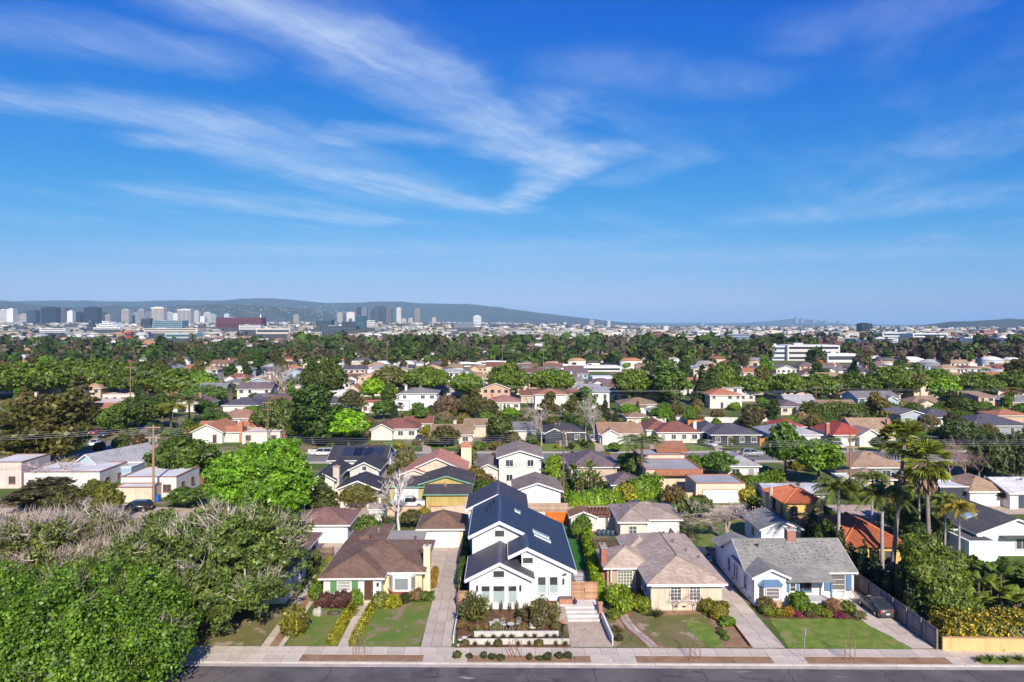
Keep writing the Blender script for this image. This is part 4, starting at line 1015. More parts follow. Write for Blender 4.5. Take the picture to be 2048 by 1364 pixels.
def fan_palm_meshes(seed, H=15.0):
    rr = random.Random(seed); t = MB()
    t.tube([(0, 0, -.1), (0, 0, .5), (.1, 0, H*.35), (.25, 0, H*.7), (.4, 0, H-.6)], [.3, .22, .18, .16, .15], 10)
    c = MB(); top = Vector((.4, 0, H-.6))
    for i in range(34):
        a = i*2.4+rr.uniform(-.2, .2); el = rr.uniform(-.95, 1.2) if i > 8 else rr.uniform(.8, 1.4)
        d = Vector((math.cos(a)*math.cos(el), math.sin(a)*math.cos(el), math.sin(el))); L = rr.uniform(1.0, 1.5)
        base = top+d*L; side = d.cross(Vector((0, 0, 1))).normalized(); up = side.cross(d)
        c.tube([top, base], [.035, .02], 3, cap=False)
        nb = 11; fan = rr.uniform(1.0, 1.35)
        for q_ in range(nb):
            th0 = lerp(-1.35, 1.35, q_/nb); th1 = lerp(-1.35, 1.35, (q_+1)/nb); thm = (th0+th1)/2
            def pt(th, r_, z_): return base+(d*math.cos(th)+side*math.sin(th))*r_+up*z_
            tip = pt(thm, fan, -.05)-Vector((0, 0, rr.uniform(.1, .4)))
            c.poly((base, pt(th0, fan*.62, .05), tip)); c.poly((base, tip, pt(th1, fan*.62, -.05)))
    return H+1.2, 2.4, t.mesh('trunk', 'bark', True), c.mesh('fronds', 'leaf_soft')
def skirt_mesh(seed, H=15.0, n=120):
    """hanging dry fronds under the crown of a fan palm"""
    rr = random.Random(seed); m = MB()
    for i in range(n):
        a = rr.uniform(0, 6.28); z = H-.7-rr.uniform(0, 1.8); r0, r1 = .3, rr.uniform(.5, 1.0); l = rr.uniform(1.2, 2.1); w_ = rr.uniform(.1, .24)
        d = Vector((math.cos(a), math.sin(a), 0)); s_ = Vector((-math.sin(a), math.cos(a), 0))*w_; o = Vector((.4, 0, z))
        m.poly((o+d*r0-s_*.4, o+d*r0+s_*.4, o+d*r1+s_-Vector((0, 0, l*.6)), o+d*(r1*.9)-Vector((0, 0, l))+s_*.2, o+d*r1-s_-Vector((0, 0, l*.6))))
    return m.mesh('skirt', 'twig')
def feather_palm_meshes(seed, H=9.0, nf=32, fl=3.2):
    rr = random.Random(seed); t = MB(); t.tube([(0, 0, -.1), (0, 0, .4), (.05, .02, H*.5), (0, 0, H-1.1), (0, 0, H-.2)], [.26, .19, .16, .14, .11], 9)
    c = MB(); top = Vector((0, 0, H-.3))
    for i in range(nf):
        a = i*2.399+rr.uniform(-.2, .2); el = rr.uniform(.15, 1.25); L = fl*rr.uniform(.8, 1.15); d = Vector((math.cos(a), math.sin(a), 0)); side = Vector((-math.sin(a), math.cos(a), 0))
        pts = []
        for s_ in range(9):
            u = s_/8; r_ = L*u*(math.cos(el)*.9+.1); z_ = L*(math.sin(el)*u-(.75-.25*math.sin(el))*u*u)
            pts.append(top+d*r_+Vector((0, 0, z_)))
        c.tube(pts, [.035*(1-s_/9) + .008 for s_ in range(9)], 3, cap=False)
        for s_ in range(1, 26):
            u = s_/26; j = min(7, int(u*8)); p = pts[j].lerp(pts[j+1], u*8-j); f = (pts[j+1]-pts[j]).normalized(); ll = fl*.25*(math.sin(u*3.0)*.8+.25)
            for sg in (-1, 1):
                tip = p+side*sg*ll*.75+f*ll*.5-Vector((0, 0, ll*rr.uniform(.35, .8))); c.poly((p-f*.06, p+f*.07, tip))
    return H+1.0, fl*.8, t.mesh('trunk', 'bark', True), c.mesh('fronds', 'leaf_soft')
def banana_meshes(seed, n=16, H=4.0):
    rr = random.Random(seed); t = MB(); c = MB()
    for j in range(4):
        x, y = rr.uniform(-.7, .7), rr.uniform(-.7, .7); hh = H*rr.uniform(.35, .65); t.tube([(x, y, -.1), (x*1.1, y*1.1, hh)], [.12, .07], 6)
        for i in range(7):
            a = rr.uniform(0, 6.28); el = rr.uniform(.55, 1.35); L = H*rr.uniform(.38, .6); w_ = L*.17; d = Vector((math.cos(a), math.sin(a), 0)); sd2 = Vector((-math.sin(a), math.cos(a), 0)); o = Vector((x*1.1, y*1.1, hh-.2)); prev = None
            for s_ in range(6):
                u = s_/5; p = o+d*(L*u*math.cos(el)+.12*L*u*u)+Vector((0, 0, L*(math.sin(el)*u-.38*u*u))); ww = w_*math.sin(min(1, u*1.05+.08)*3.0)**.7 if u > .2 else .03
                q_ = (p-sd2*ww+Vector((0, 0, -ww*.3)), p, p+sd2*ww+Vector((0, 0, -ww*.3)))
                if prev: c.poly((prev[0], prev[1], q_[1], q_[0])); c.poly((prev[1], prev[2], q_[2], q_[1]))
                prev = q_
    return H, 2.2, t.mesh('stem', 'bark', True), c.mesh('leaves', 'leaf_soft')

TRNG = random.Random(77); OCC = []      # circles already taken by plants
def tree(kind, x, y, h, r, col, label, group=None, var=None, bark=None, rz=None, z=0.0, name=None, cat=None, skirt=False, lean=None):
    t_, c_, H, R = lib(kind, TRNG.randrange(4 if kind in ('round', 'tall', 'dome', 'shrub') else 3) if var is None else var)
    e = thing(name or TREE_NAMES[kind], label, cat or {'fan': 'palm', 'feather': 'palm', 'shrub': 'shrub', 'banana': 'plant', 'spiky': 'plant'}.get(kind, 'tree'), (x, y, z), TRNG.uniform(0, 6.28) if rz is None else rz, group, (r/R, r/R, h/H))
    if lean: e.rotation_euler = (lean[0], lean[1], e.rotation_euler[2])
    col = GREEN[col] if isinstance(col, str) else col
    if t_: inst('stem' if kind == 'banana' else 'trunk', t_, e, col=bark or BARK)
    inst('branches' if kind == 'bare' else ('fronds' if kind in ('fan', 'feather') else ('leaves' if kind in ('banana', 'spiky') else 'crown')), c_, e, col=col if kind != 'bare' else (bark or BARK))
    if skirt: inst('skirt', skirt_mesh(int(x*10), 15.0), e, col=(0.30, 0.21, 0.15))
    OCC.append((x, y, r)); return e
def tree_px(kind, px, py, top, wpx, col, label, **kw):
    """a tree standing where its foot shows at (px, py), reaching up to photo row `top` and wpx wide"""
    x, y = G(px, py); h = height_at(top, px, y); r = wpx/2*y/FPX
    return tree(kind, x, y, max(h, .5), r, col, label, **kw)
def bush(x, y, r, h, col, label, z=0.0, group=None, kind='shrub', name=None): return tree(kind, x, y, h, r, col, label, group=group, z=z, name=name)

def hedge(label, p0, p1, w, h, col, leaf=0.11, dens=110, name='hedge', z=0.0, bloom=None, group=None, lump=.12, seed=3, cat='hedge'):
    """a clipped or rambling hedge: leafy surface over a solid core"""
    rng = np.random.default_rng(seed); a, b = np.array(p0, float), np.array(p1, float); L = np.linalg.norm(b-a); rz = math.atan2(b[1]-a[1], b[0]-a[0])
    t = thing(name, label, cat, (p0[0], p0[1], z), rz, group); col = GREEN[col] if isinstance(col, str) else col
    area = L*w+2*L*h+2*w*h; n = int(area*dens); P = np.zeros((n, 3)); N = np.zeros((n, 3))
    f = rng.choice(5, n, p=np.array([L*w, L*h, L*h, w*h, w*h])/area); u, v = rng.random(n), rng.random(n)
    P[:, 0] = np.where(f < 3, u*L, np.where(f == 3, 0, L)); P[:, 1] = np.where(f == 0, (v-.5)*w, np.where(f == 1, -w/2, np.where(f == 2, w/2, (u-.5)*w))); P[:, 2] = np.where(f == 0, h, v*h)
    for i, nn in enumerate([(0, 0, 1), (0, -1, 0), (0, 1, 0), (-1, 0, 0), (1, 0, 0)]): N[f == i] = nn
    bump = (np.sin(P[:, 0]*2.3/max(lump*4, .3)+seed)*np.cos(P[:, 2]*2.1/max(lump*4, .3))+np.sin(P[:, 0]*5.1+P[:, 1]*3))*lump*.5 + rng.normal(size=n)*lump*.35
    P += N*bump[:, None]; P[:, 2] = np.maximum(P[:, 2], .02)
    V, Q = leaf_quads(P, nrm(N+.9*rng.normal(size=P.shape)), leaf*rng.uniform(.6, 1.4, n), rng)
    i_ = min(w, h)*.12; cx = np.array([(i_, -w/2+i_, 0), (L-i_, -w/2+i_, 0), (L-i_, w/2-i_, 0), (i_, w/2-i_, 0), (i_, -w/2+i_, h-i_), (L-i_, -w/2+i_, h-i_), (L-i_, w/2-i_, h-i_), (i_, w/2-i_, h-i_)])
    cq = np.array([(4, 5, 6, 7), (0, 1, 5, 4), (1, 2, 6, 5), (2, 3, 7, 6), (3, 0, 4, 7)])+len(V)
    inst('foliage', np_mesh('foliage', np.concatenate([V, cx]), np.concatenate([Q, cq]), None, 'leaf'), t, col=col)
    if bloom is not None:
        k_ = rng.random(n) < .5; V, Q = leaf_quads(P[k_]+N[k_]*.05, nrm(N[k_]+.7*rng.normal(size=P[k_].shape)), leaf*rng.uniform(.6, 1.5, k_.sum()), rng, 1.1)
        inst('blossoms', np_mesh('blossoms', V, Q, None, 'leaf_soft'), t, col=bloom)
    OCC.append(((p0[0]+p1[0])/2, (p0[1]+p1[1])/2, L*.4)); return t

def twig_mesh(name, seed, C, D, per, length, width):
    """bursts of thin bare twigs from the points C in the directions D"""
    rng = np.random.default_rng(seed); n = len(C)*per
    P = np.repeat(C, per, 0); d = nrm(np.repeat(D, per, 0)+.45*rng.normal(size=(n, 3))); l = length*rng.uniform(.4, 1.1, (n, 1)); P = P+.35*length*rng.normal(size=(n, 3))*.5
    s_ = nrm(np.cross(d, sph(rng, n)))*width*rng.uniform(.6, 1.3, (n, 1)); e = P+d*l; mid = P+d*l*.5+rng.normal(size=(n, 3))*length*.07
    V = np.stack([P-s_, P+s_, mid+s_*.7, e+s_*.15, e-s_*.15, mid-s_*.7], 1).reshape(-1, 3); b = np.arange(n)[:, None]*6
    Q = np.concatenate([b+np.array([[0, 1, 2, 5]]), b+np.array([[5, 2, 3, 4]])])
    return np_mesh(name, V, Q, None, 'twig')
def big_tree(label, x, y, lobes, leaf, ncl, per, cr, col, trunk, seed, twigs=0, twigcol=(0.25, 0.2, 0.165), twigfrac=0.4, name='large_tree', z=0.0, extra_limbs=0, core=.86, group=None, barkcol=BARK, twigdir=None, boughs=7):
    """a large near tree with dense leaves; some clumps may be bare grey twigs instead"""
    t = thing(name, label, 'tree', (x, y, z), 0, group); rng = np.random.default_rng(seed); base_lobes = lobes
    lobes = list(lobes)                                      # smaller boughs break up the outline of the main ones
    for l in base_lobes:
        for d in sph(rng, boughs):
            if d[2] < -.15: continue
            q_ = rng.uniform(.24, .42); rr_ = (l[3]*l[4]*l[5])**(1/3)*q_
            lobes.append((l[0]+d[0]*l[3]*.92, l[1]+d[1]*l[4]*.92, l[2]+d[2]*l[5]*.92, rr_*1.15, rr_*1.15, rr_*.85))
    L = np.array(lobes, float)
    inst('crown', crown_mesh('crown', seed, lobes, ncl, cr, per, leaf, core=core, down=.35), t, col=GREEN[col] if isinstance(col, str) else col)
    tips = [(l[0], l[1], l[2]) for l in base_lobes]; tr = limbs_mesh('trunk', seed, max(l[2]+l[5] for l in lobes), trunk, tips, n=9, fork=.22); inst('trunk', tr, t, col=barkcol)
    if twigs:
        a = (L[:, 3]*L[:, 4]); idx = rng.choice(len(L), twigs, p=a/a.sum()); d = sph(rng, twigs); d[:, 2] = np.abs(d[:, 2])*.9+.05; d = nrm(d)
        keep = (np.sin(d[:, 0]*3+L[idx, 0]*.5+seed)+np.cos(d[:, 1]*4+L[idx, 1]*.4)) > (0.9-2*twigfrac); d, idx = d[keep], idx[keep]
        C = L[idx, :3]+d*L[idx, 3:]*.9; dd = nrm(d+np.array([0, 0, .7]) if twigdir is None else d*.6+np.array(twigdir))
        inst('twigs', twig_mesh('twigs', seed, C, dd, 9, 1.5, .028), t, col=twigcol, kind='stuff')
        lm = MB()
        for i in range(0, len(C), max(1, len(C)//26)):
            l = L[idx[i]]; lm.tube([Vector(l[:3]), Vector(l[:3]).lerp(Vector(C[i]), .6)+Vector((0, 0, .2)), Vector(C[i])+Vector(dd[i])*.6], [.12, .08, .03], 5, cap=False)
        lm.obj('bare_limbs', 'bark', t, tuple(v*1.1 for v in twigcol))
    OCC.append((x, y, 8)); return t

# ------------------------------------------------------------------ the near street and its lots
SR = -0.024                                            # the street runs a touch askew to the lots
def street_pt(x, y): return (x, y + SR*x)
sheet('near_ground', [(-150, 64.2), (150, 57.0), (150, 128), (-150, 128)], 'earth', 0.0)
st = thing('street', 'dark asphalt street along the bottom of the photo', None, (0, 0, 0), SR); st['kind'] = 'structure'
MB().poly([(-160, 20, -.15), (160, 20, -.15), (160, 59.9, -.15), (-160, 59.9, -.15)]).obj('road', 'asphalt', st)
rs = random.Random(3)
for i in range(16): x_ = rs.uniform(-22, 52); y_ = rs.uniform(56.6, 59.4); MB().prism([(x_+rs.uniform(-.5, .5)+math.cos(a)*rs.uniform(.4, 1.3), y_+math.sin(a)*rs.uniform(.08, .25)) for a in (0, .8, 1.6, 2.4, 3.1, 4, 4.8, 5.6)], -.148, -.146).obj('road_mark', 'plain', st, rs.choice([(0.2, 0.18, 0.17), (0.07, 0.06, 0.06), (0.3, 0.28, 0.27), (0.085, 0.075, 0.07)]))
for i in range(9):
    x_ = -24+i*8+rs.uniform(-2, 2); MB().tube([(x_+rs.uniform(-.3, .3), 56+j*.65, -.149) for j in range(7)], .025, 4).obj('tar_seam', 'plain', st, (0.04, 0.036, 0.036))
gutter = MB().box(-160, 160, 59.9, 60.4, -.4, -.135).obj('gutter', 'concrete', st, (0.42, 0.37, 0.33))
for i in range(-14, 19): inst('kerb', bpy.data.meshes.get('kerb') or MB().box(.015, 3.0, 60.4, 60.56, -.4, .015).mesh('kerb', 'concrete'), st, (i*3.02, 0, 0), col=(0.45, 0.41, 0.37))
CONC = (0.55, 0.465, 0.375)
sw = thing('sidewalk', 'pale concrete sidewalk beside the street', None, (0, 0, 0), SR); sw['kind'] = 'structure'
slabs(sw, -60, 60, 61.8, 63.3, 80, 1, .02, CONC, seed=3)
APR = [(-60, -19.6), (-8.6, -4.6), (6.4, 10.5), (22.6, 25.6), (38.3, 40.9)]      # driveway aprons crossing the parkway
for a, b in APR: slabs(sw, a, b, 60.57, 61.79, max(2, int((b-a)/1.6)), 1, .018, CONC, seed=int(a*7) & 63)
for i, (a, b) in enumerate([(-19.6, -8.6), (-4.6, 6.4), (10.5, 22.6), (25.6, 38.3), (40.9, 60)]):
    MB().box(a, b, 60.57, 61.79, -.1, .012).obj('parkway', 'soil' if i < 4 else 'lawn_patchy', None, rot=(0, 0, SR), kind='structure')

# --- lot surfaces
def drive(name, label, x0, x1, y0, y1, nx, ny, z=0.012, col=CONC, x0b=None, x1b=None, seed=1):
    t = thing(name, label, None); t['kind'] = 'structure'
    slabs(t, x0, x1, y0, y1, nx, ny, z, col, gap=.035, seed=seed); return t
drive('driveway', 'long stained concrete driveway beside the brown roofed house', -7.6, -4.75, 63.55, 77.0, 3, 5, col=(0.5, 0.42, 0.34), seed=4)
drive('driveway', 'concrete apron before the cream garage with white door', -9.2, -5.2, 77.0, 91.5, 2, 4, col=(0.46, 0.385, 0.315), seed=5)
sheet('lawn', [(-20.2, 63.75), (-15.6, 63.65), (-14.9, 72.6), (-19.6, 72.6)], 'lawn_patchy', .02)
sheet('lawn', [(-14.2, 63.6), (-7.7, 63.5), (-7.7, 74.6), (-13.5, 74.6)], 'lawn_patchy', .02)
drive('garden_path', 'narrow concrete path to the brown front door', -15.35, -14.35, 63.6, 73.6, 1, 6, .024)
drive('garden_path', 'concrete path along the white house at left', -22.5, -21.7, 63.9, 82, 1, 10, .022)
drive('garden_path', 'second narrow concrete path beside the soil strip', -20.9, -20.4, 63.9, 76, 1, 8, .022)
sheet('soil_strip', [(-21.7, 63.8), (-20.9, 63.8), (-20.9, 80), (-21.7, 80)], 'soil', .016)
sheet('lawn', [(-60, 64.8), (-22.6, 63.9), (-22.6, 74), (-60, 74)], 'lawn_dry', .012)
drive('driveway', 'pale concrete driveway between the cream and the white house', 23.2, 26.2, 62.9, 78, 2, 6, seed=8)
drive('driveway', 'shaded rear part of the driveway between cream and white house', 23.6, 26.5, 78, 90, 2, 4, seed=9, col=(0.38, 0.35, 0.33))  # shade between the houses is put into the darker slab colour
drive('driveway', 'concrete driveway with the parked dark hatchback', 36.4, 39.9, 62.6, 76, 2, 5, seed=10)
sheet('lawn', [(11.6, 63.15), (22.2, 62.9), (22.4, 69.6), (20.4, 70.2), (15.4, 70.4), (13.4, 68.2), (12.9, 66)], 'lawn_dry', .02)
sheet('lawn', [(19.3, 63.0), (20.9, 63.0), (20.7, 67.2), (19.4, 69.0), (18.6, 69.2), (18.2, 66)], 'lawn_green', .026)
sheet('soil_bed', [(20.6, 62.95), (23.0, 62.9), (23.0, 70.5), (21.2, 70.9), (20.8, 67)], 'soil', .034)
sheet('soil_bed', [(15.6, 69.9), (23, 70.3), (23, 71.3), (15.6, 71.3)], 'soil', .036)
sheet('soil_bed', [(10.2, 63.3), (12.2, 63.1), (12.0, 69.5), (11.2, 71), (10.3, 71)], 'lawn_dry', .022)
sheet('lawn', [(26.5, 62.75), (38.0, 62.4), (36.3, 68.4), (34, 69.2), (30, 69.0), (27.2, 69.6)], 'lawn_green', .02)
sheet('flower_bed', [(26.6, 69.3), (30, 69.0), (34, 69.2), (36.2, 68.6), (36.4, 71.2), (34, 72.4), (26.6, 72.3)], 'mulch', .028)
# curved front path of irregular stones edged with brick
cp_ = [(14.05, 63.15), (13.55, 65.0), (12.9, 66.8), (12.55, 68.6), (12.45, 70.4), (13.0, 72.2), (13.3, 74.2)]
pth = thing('garden_path', 'curving flagstone path with red brick edges', None); pth['kind'] = 'structure'
rr = random.Random(12)
for i in range(len(cp_)-1):
    (ax, ay), (bx, by) = cp_[i], cp_[i+1]
    for s_ in range(3):
        u0, u1 = s_/3, (s_+1)/3; x0_, y0_ = lerp(ax, bx, u0), lerp(ay, by, u0); x1_, y1_ = lerp(ax, bx, u1), lerp(ay, by, u1)
        for j, (o0, o1) in enumerate(((-.48, rr.uniform(-.12, .1)), (None, .48))):
            o0 = o0 if o0 is not None else prev+.03; prev = o1
            MB().prism([(x0_+o0+.02, y0_+.015), (x0_+o1-.02, y0_+.015), (x1_+o1-.02, y1_-.015), (x1_+o0+.02, y1_-.015)], 0, .045+rr.uniform(0, .01)).obj('flagstone', 'concrete', pth, shade(rr, .85, 1.12, (0.42, 0.33, 0.28)))
        for o in (-.62, .5):
            MB().prism([(x0_+o, y0_+.01), (x0_+o+.12, y0_+.01), (x1_+o+.12, y1_-.01), (x1_+o, y1_-.01)], 0, .07).obj('edging_brick', 'brick', pth, shade(rr, .85, 1.15, (0.36, 0.12, 0.07)))

# --- house at far left behind the big trees
BROWN = (0.19, 0.118, 0.085)
h = House('white house with brown roof mostly hidden by the big trees', (-36.5, 73.5, 0), roof=(0.2, 0.11, 0.09))
h.vol(0, 13.2, 0, 8, 2.9, 'hip', 1.6); h.vol(5.5, 12.6, 8.2, 15.5, 2.8, 'hip', 1.3)
for u in (2.0, 5.2): h.win('r', 13.2, u, u+.9, 1.0, 2.2, rows=2)
for u in (9.6, 12.6): h.win('r', 12.6, u, u+.8, 1.0, 2.2, rows=2, frame=(0.05, 0.05, 0.06))
h.win('f', 0, 2, 4, .9, 2.2, cols=2); h.win('f', 0, 9, 11.5, .9, 2.2, cols=3); h.door('f', 0, 6.5, 7.5, .1, 2.2)
g = House('white garage with brown hip roof behind the lattice gate', (-28.4, 93.7, 0), name='garage', cat='garage', roof=(0.23, 0.125, 0.105))
g.vol(0, 7.2, 0, 6.6, 2.65, 'hip', 1.35, ridge=True); g.win('f', 0, .6, 1.4, .9, 1.9, rows=2); g.door('f', 0, 2.2, 6.6, .05, 2.2, WHITE, 'garage_door', panels=4, handle=False)
fence('two brown gates of diagonal slats before the white garage', (-26.0, 87.5), (-21.6, 87.5), 1.5, (0.16, 0.10, 0.075), 'v', .12, .06, name='slat_gate', cat='gate')
sheet('driveway', [(-28, 87.6), (-20.6, 87.6), (-20.6, 93.6), (-28, 93.6)], 'gravel', .015)

# --- brown-roofed house
h = House('brown roofed cream bungalow with white siding and green shutters', (-19.3, 73.9, 0), wall=(0.72, 0.56, 0.34), roof=BROWN, wallmat='stucco')
h.vol(0, 6.2, 0, 8.2, 2.75, 'hip', 1.35, wall=WHITE, ridge=True)
h.vol(.05, 10.4, 1.6, 12.0, 2.74, 'hip', 1.75, ridge=True)
h.vol(.1, 4.2, 10.5, 19.0, 2.72, 'hip', .7)
for i in range(9): h._box(mb := MB(), 'f', 0, 0.02, 6.18, .0, .03, .3+i*.27, .3+i*.27+.25); h.part(mb, 'siding_board', 'paint', WHITE)
w1 = h.win('f', -.03, 1.55, 2.9, 1.25, 2.25, cols=1, rows=3, glass=(0.3, 0.29, 0.28))
for u in (.75, 3.05): h.part(MB().box(u, u+.68, -.12, -.04, 1.05, 2.4), 'shutter', 'paint', (0.10, 0.24, 0.09))
h.door('f', -.03, 4.4, 5.35, .25, 2.4, (0.09, 0.042, 0.025), panels=3)
h.part(MB().box(5.75, 5.95, -.2, -.04, 1.75, 2.1), 'wall_lamp', 'metal', (0.03, 0.03, 0.03))
for i, s_ in enumerate((0, 1)): h.part(MB().box(4.2-.1*i, 5.6+.1*i, -.45-.4*i, -.05-.4*i, 0, .24-.12*i), 'door_step', 'concrete', CONC)
# bay window with brick base
bay = [(6.75, 1.6), (7.35, .75), (9.2, .75), (9.8, 1.6)]
h.part(MB().prism(bay, 0, .75), 'bay_base', 'brick', (0.32, 0.13, 0.09)); h.part(MB().prism([(x, y+.02) for x, y in bay], .75, 2.5), 'bay_wall', 'paint', WHITE)
h.part(MB().prism([(6.6, 1.6), (7.25, .62), (9.3, .62), (9.95, 1.6)], .75, .83), 'bay_sill', 'brick', (0.36, 0.15, 0.1)); h.part(MB().prism([(6.65, 1.6), (7.3, .68), (9.25, .68), (9.9, 1.6)], 2.45, 2.55), 'bay_cornice', 'paint', WHITE)
h.win('f', .77, 7.55, 9.0, 1.0, 2.25, glass=(0.22, 0.24, 0.25), frame=WHITE)
for (xa, ya), (xb, yb) in ((bay[0], bay[1]), (bay[2], bay[3])):
    d = Vector((xb-xa, yb-ya)); n_ = Vector((d.y, -d.x)).normalized(); p0 = Vector((xa, ya))+d*.22; p1 = Vector((xa, ya))+d*.78
    q0, q1 = p0+n_*.05, p1+n_*.05
    h.part(MB().prism([p0, p1, q1, q0], 1.0, 2.25), 'side_window', 'glass', (0.16, 0.16, 0.15))
    for i in range(5): z = 1.1+i*.24; h.part(MB().prism([p0+n_*.052, p1+n_*.052, q1+n_*.03, q0+n_*.03], z, z+.05), 'louvre', 'paint', (0.5, 0.48, 0.45))
h.chimney(10.45, 11.2, 2.7, 3.5, 0, 4.9, (0.72, 0.58, 0.4), 'stucco', (0.66, 0.6, 0.5))
for x, y, z, c in ((2.2, 16, 3.3, (0.34, 0.13, 0.07)), (3.3, 14.5, 3.2, (0.5, 0.5, 0.5)), (1.7, 9.6, 3.6, (0.34, 0.13, 0.07)), (3.0, 10.8, 3.5, (0.34, 0.13, 0.07)), (8.6, 10.0, 3.5, (0.34, 0.13, 0.07)), (9.8, 6, 3.3, (0.34, 0.13, 0.07))): h.pipe(x, y, z, .45, .11, c)
h.part(MB().box(4.4, 9.2, 11.7, 17.6, 2.25, 2.4), 'patio_cover', 'flatroof', (0.33, 0.3, 0.27))
for x in (5.0, 8.8): h.part(MB().box(x-.06, x+.06, 17.2, 17.32, 0, 2.25), 'patio_post', 'wood', (0.3, 0.25, 0.2))
g = House('cream garage with white door and brown pyramid roof', (-11.1, 91.6, 0), name='garage', cat='garage', wall=(0.7, 0.58, 0.4), roof=BROWN)
g.vol(0, 5.8, 0, 6.0, 2.7, 'hip', 1.5, ridge=True); g.door('f', 0, .55, 5.2, .05, 2.2, WHITE, 'garage_door', panels=4, handle=False); g.part(MB().box(2.6, 3.1, -.2, -.02, 2.35, 2.5), 'wall_lamp', 'metal', (0.1, 0.1, 0.1))
hedge('boxed yellow green hedge on the left of the path to the brown door', (-16.0, 64.0), (-15.65, 72.0), .7, .75, (0.17, 0.21, 0.02), seed=4, group=None)
hedge('boxed yellow green hedge on the right of the path to the brown door', (-14.0, 64.0), (-13.7, 72.0), .6, .7, (0.17, 0.21, 0.02), seed=5)
for x, y, r_, hh, c, l in ((-20.4, 82, .9, 2.3, (0.15, 0.18, 0.02), 'tall yellow green shrub at the left wall of the brown roofed house'), (-20.6, 79.4, .9, 2.0, (0.12, 0.16, 0.02), 'yellow green shrub in the middle of the left wall row'), (-20.5, 77, .95, 2.0, (0.10, 0.16, 0.02), 'yellow green shrub nearer the front of the left wall row'), (-20.2, 74.4, 1.0, 2.0, (0.08, 0.17, 0.02), 'green shrub at the front left corner of the brown roofed house'),
        (-18.7, 72.6, 1.1, 1.7, (0.065, 0.035, 0.045), 'dark purple shrub under the shuttered window, left one'), (-16.9, 72.5, 1.25, 1.9, (0.075, 0.04, 0.05), 'dark purple shrub under the shuttered window, right one'), (-15.6, 72.9, .9, 1.9, (0.08, 0.16, 0.02), 'green leafy shrub left of the brown door'),
        (-13.0, 72.6, 1.0, 1.7, (0.10, 0.15, 0.04), 'open pale green shrub right of the brown door'), (-11.9, 72.9, 1.3, 1.2, (0.20, 0.25, 0.012), 'low lime yellow shrub before the bay window'), (-10.5, 73.6, .75, 1.1, (0.04, 0.06, 0.02), 'small dark round shrub below the bay window'),
        (-9.2, 74.0, .8, 1.5, (0.13, 0.12, 0.08), 'thin dry flowering shrub at the corner of the bay'), (-8.4, 74.4, 1.0, .9, (0.06, 0.12, 0.02), 'low green shrub at the corner by the driveway'), (-7.9, 80, .55, 1.8, (0.15, 0.12, 0.02), 'narrow golden shrub behind the cream chimney'), (-7.9, 77.8, .5, 1.2, (0.16, 0.13, 0.02), 'narrow golden shrub beside the cream chimney')):
    bush(x, y, r_, hh, c, l)
tree('shrub', -20.2, 66.4, 2.9, 1.5, (0.11, 0.14, 0.025), 'leaning cone shaped shrub on the left lawn edge')
bush(-23.5, 85.6, .9, 1.9, (0.075, 0.12, 0.04), 'clipped grey green bush at the lattice gate'); bush(-23.0, 82, .9, 1.6, (0.04, 0.07, 0.02), 'dark bush against the white house wall')
tree('round', -17.9, 91, 4.6, 2.0, (0.07, 0.13, 0.03), 'green tree between white garage and brown roof')
ringp = MB()
for i in range(16): a = i*math.pi/8; ringp.prism([(math.cos(a)*.75, math.sin(a)*.5), (math.cos(a+.38)*.75, math.sin(a+.38)*.5), (math.cos(a+.38)*.5, math.sin(a+.38)*.33), (math.cos(a)*.5, math.sin(a)*.33)], 0, .14)
ringp.obj('ring_planter', 'concrete', None, (0.09, 0.075, 0.065), loc=(-17.4, 70.9, .02), label='dark oval ring planter on the lawn below the purple shrubs', cat='planter')
inst('boulder', (lambda v, f: np_mesh('boulder', v*np.array([.5, .4, .55])*(1+.15*np.sin(v[:, :1]*5)), None, f, 'concrete'))(*ICO2), None, (-19.0, 70.6, .3), col=(0.4, 0.37, 0.33), label='pale standing stone on the left lawn', cat='stone')

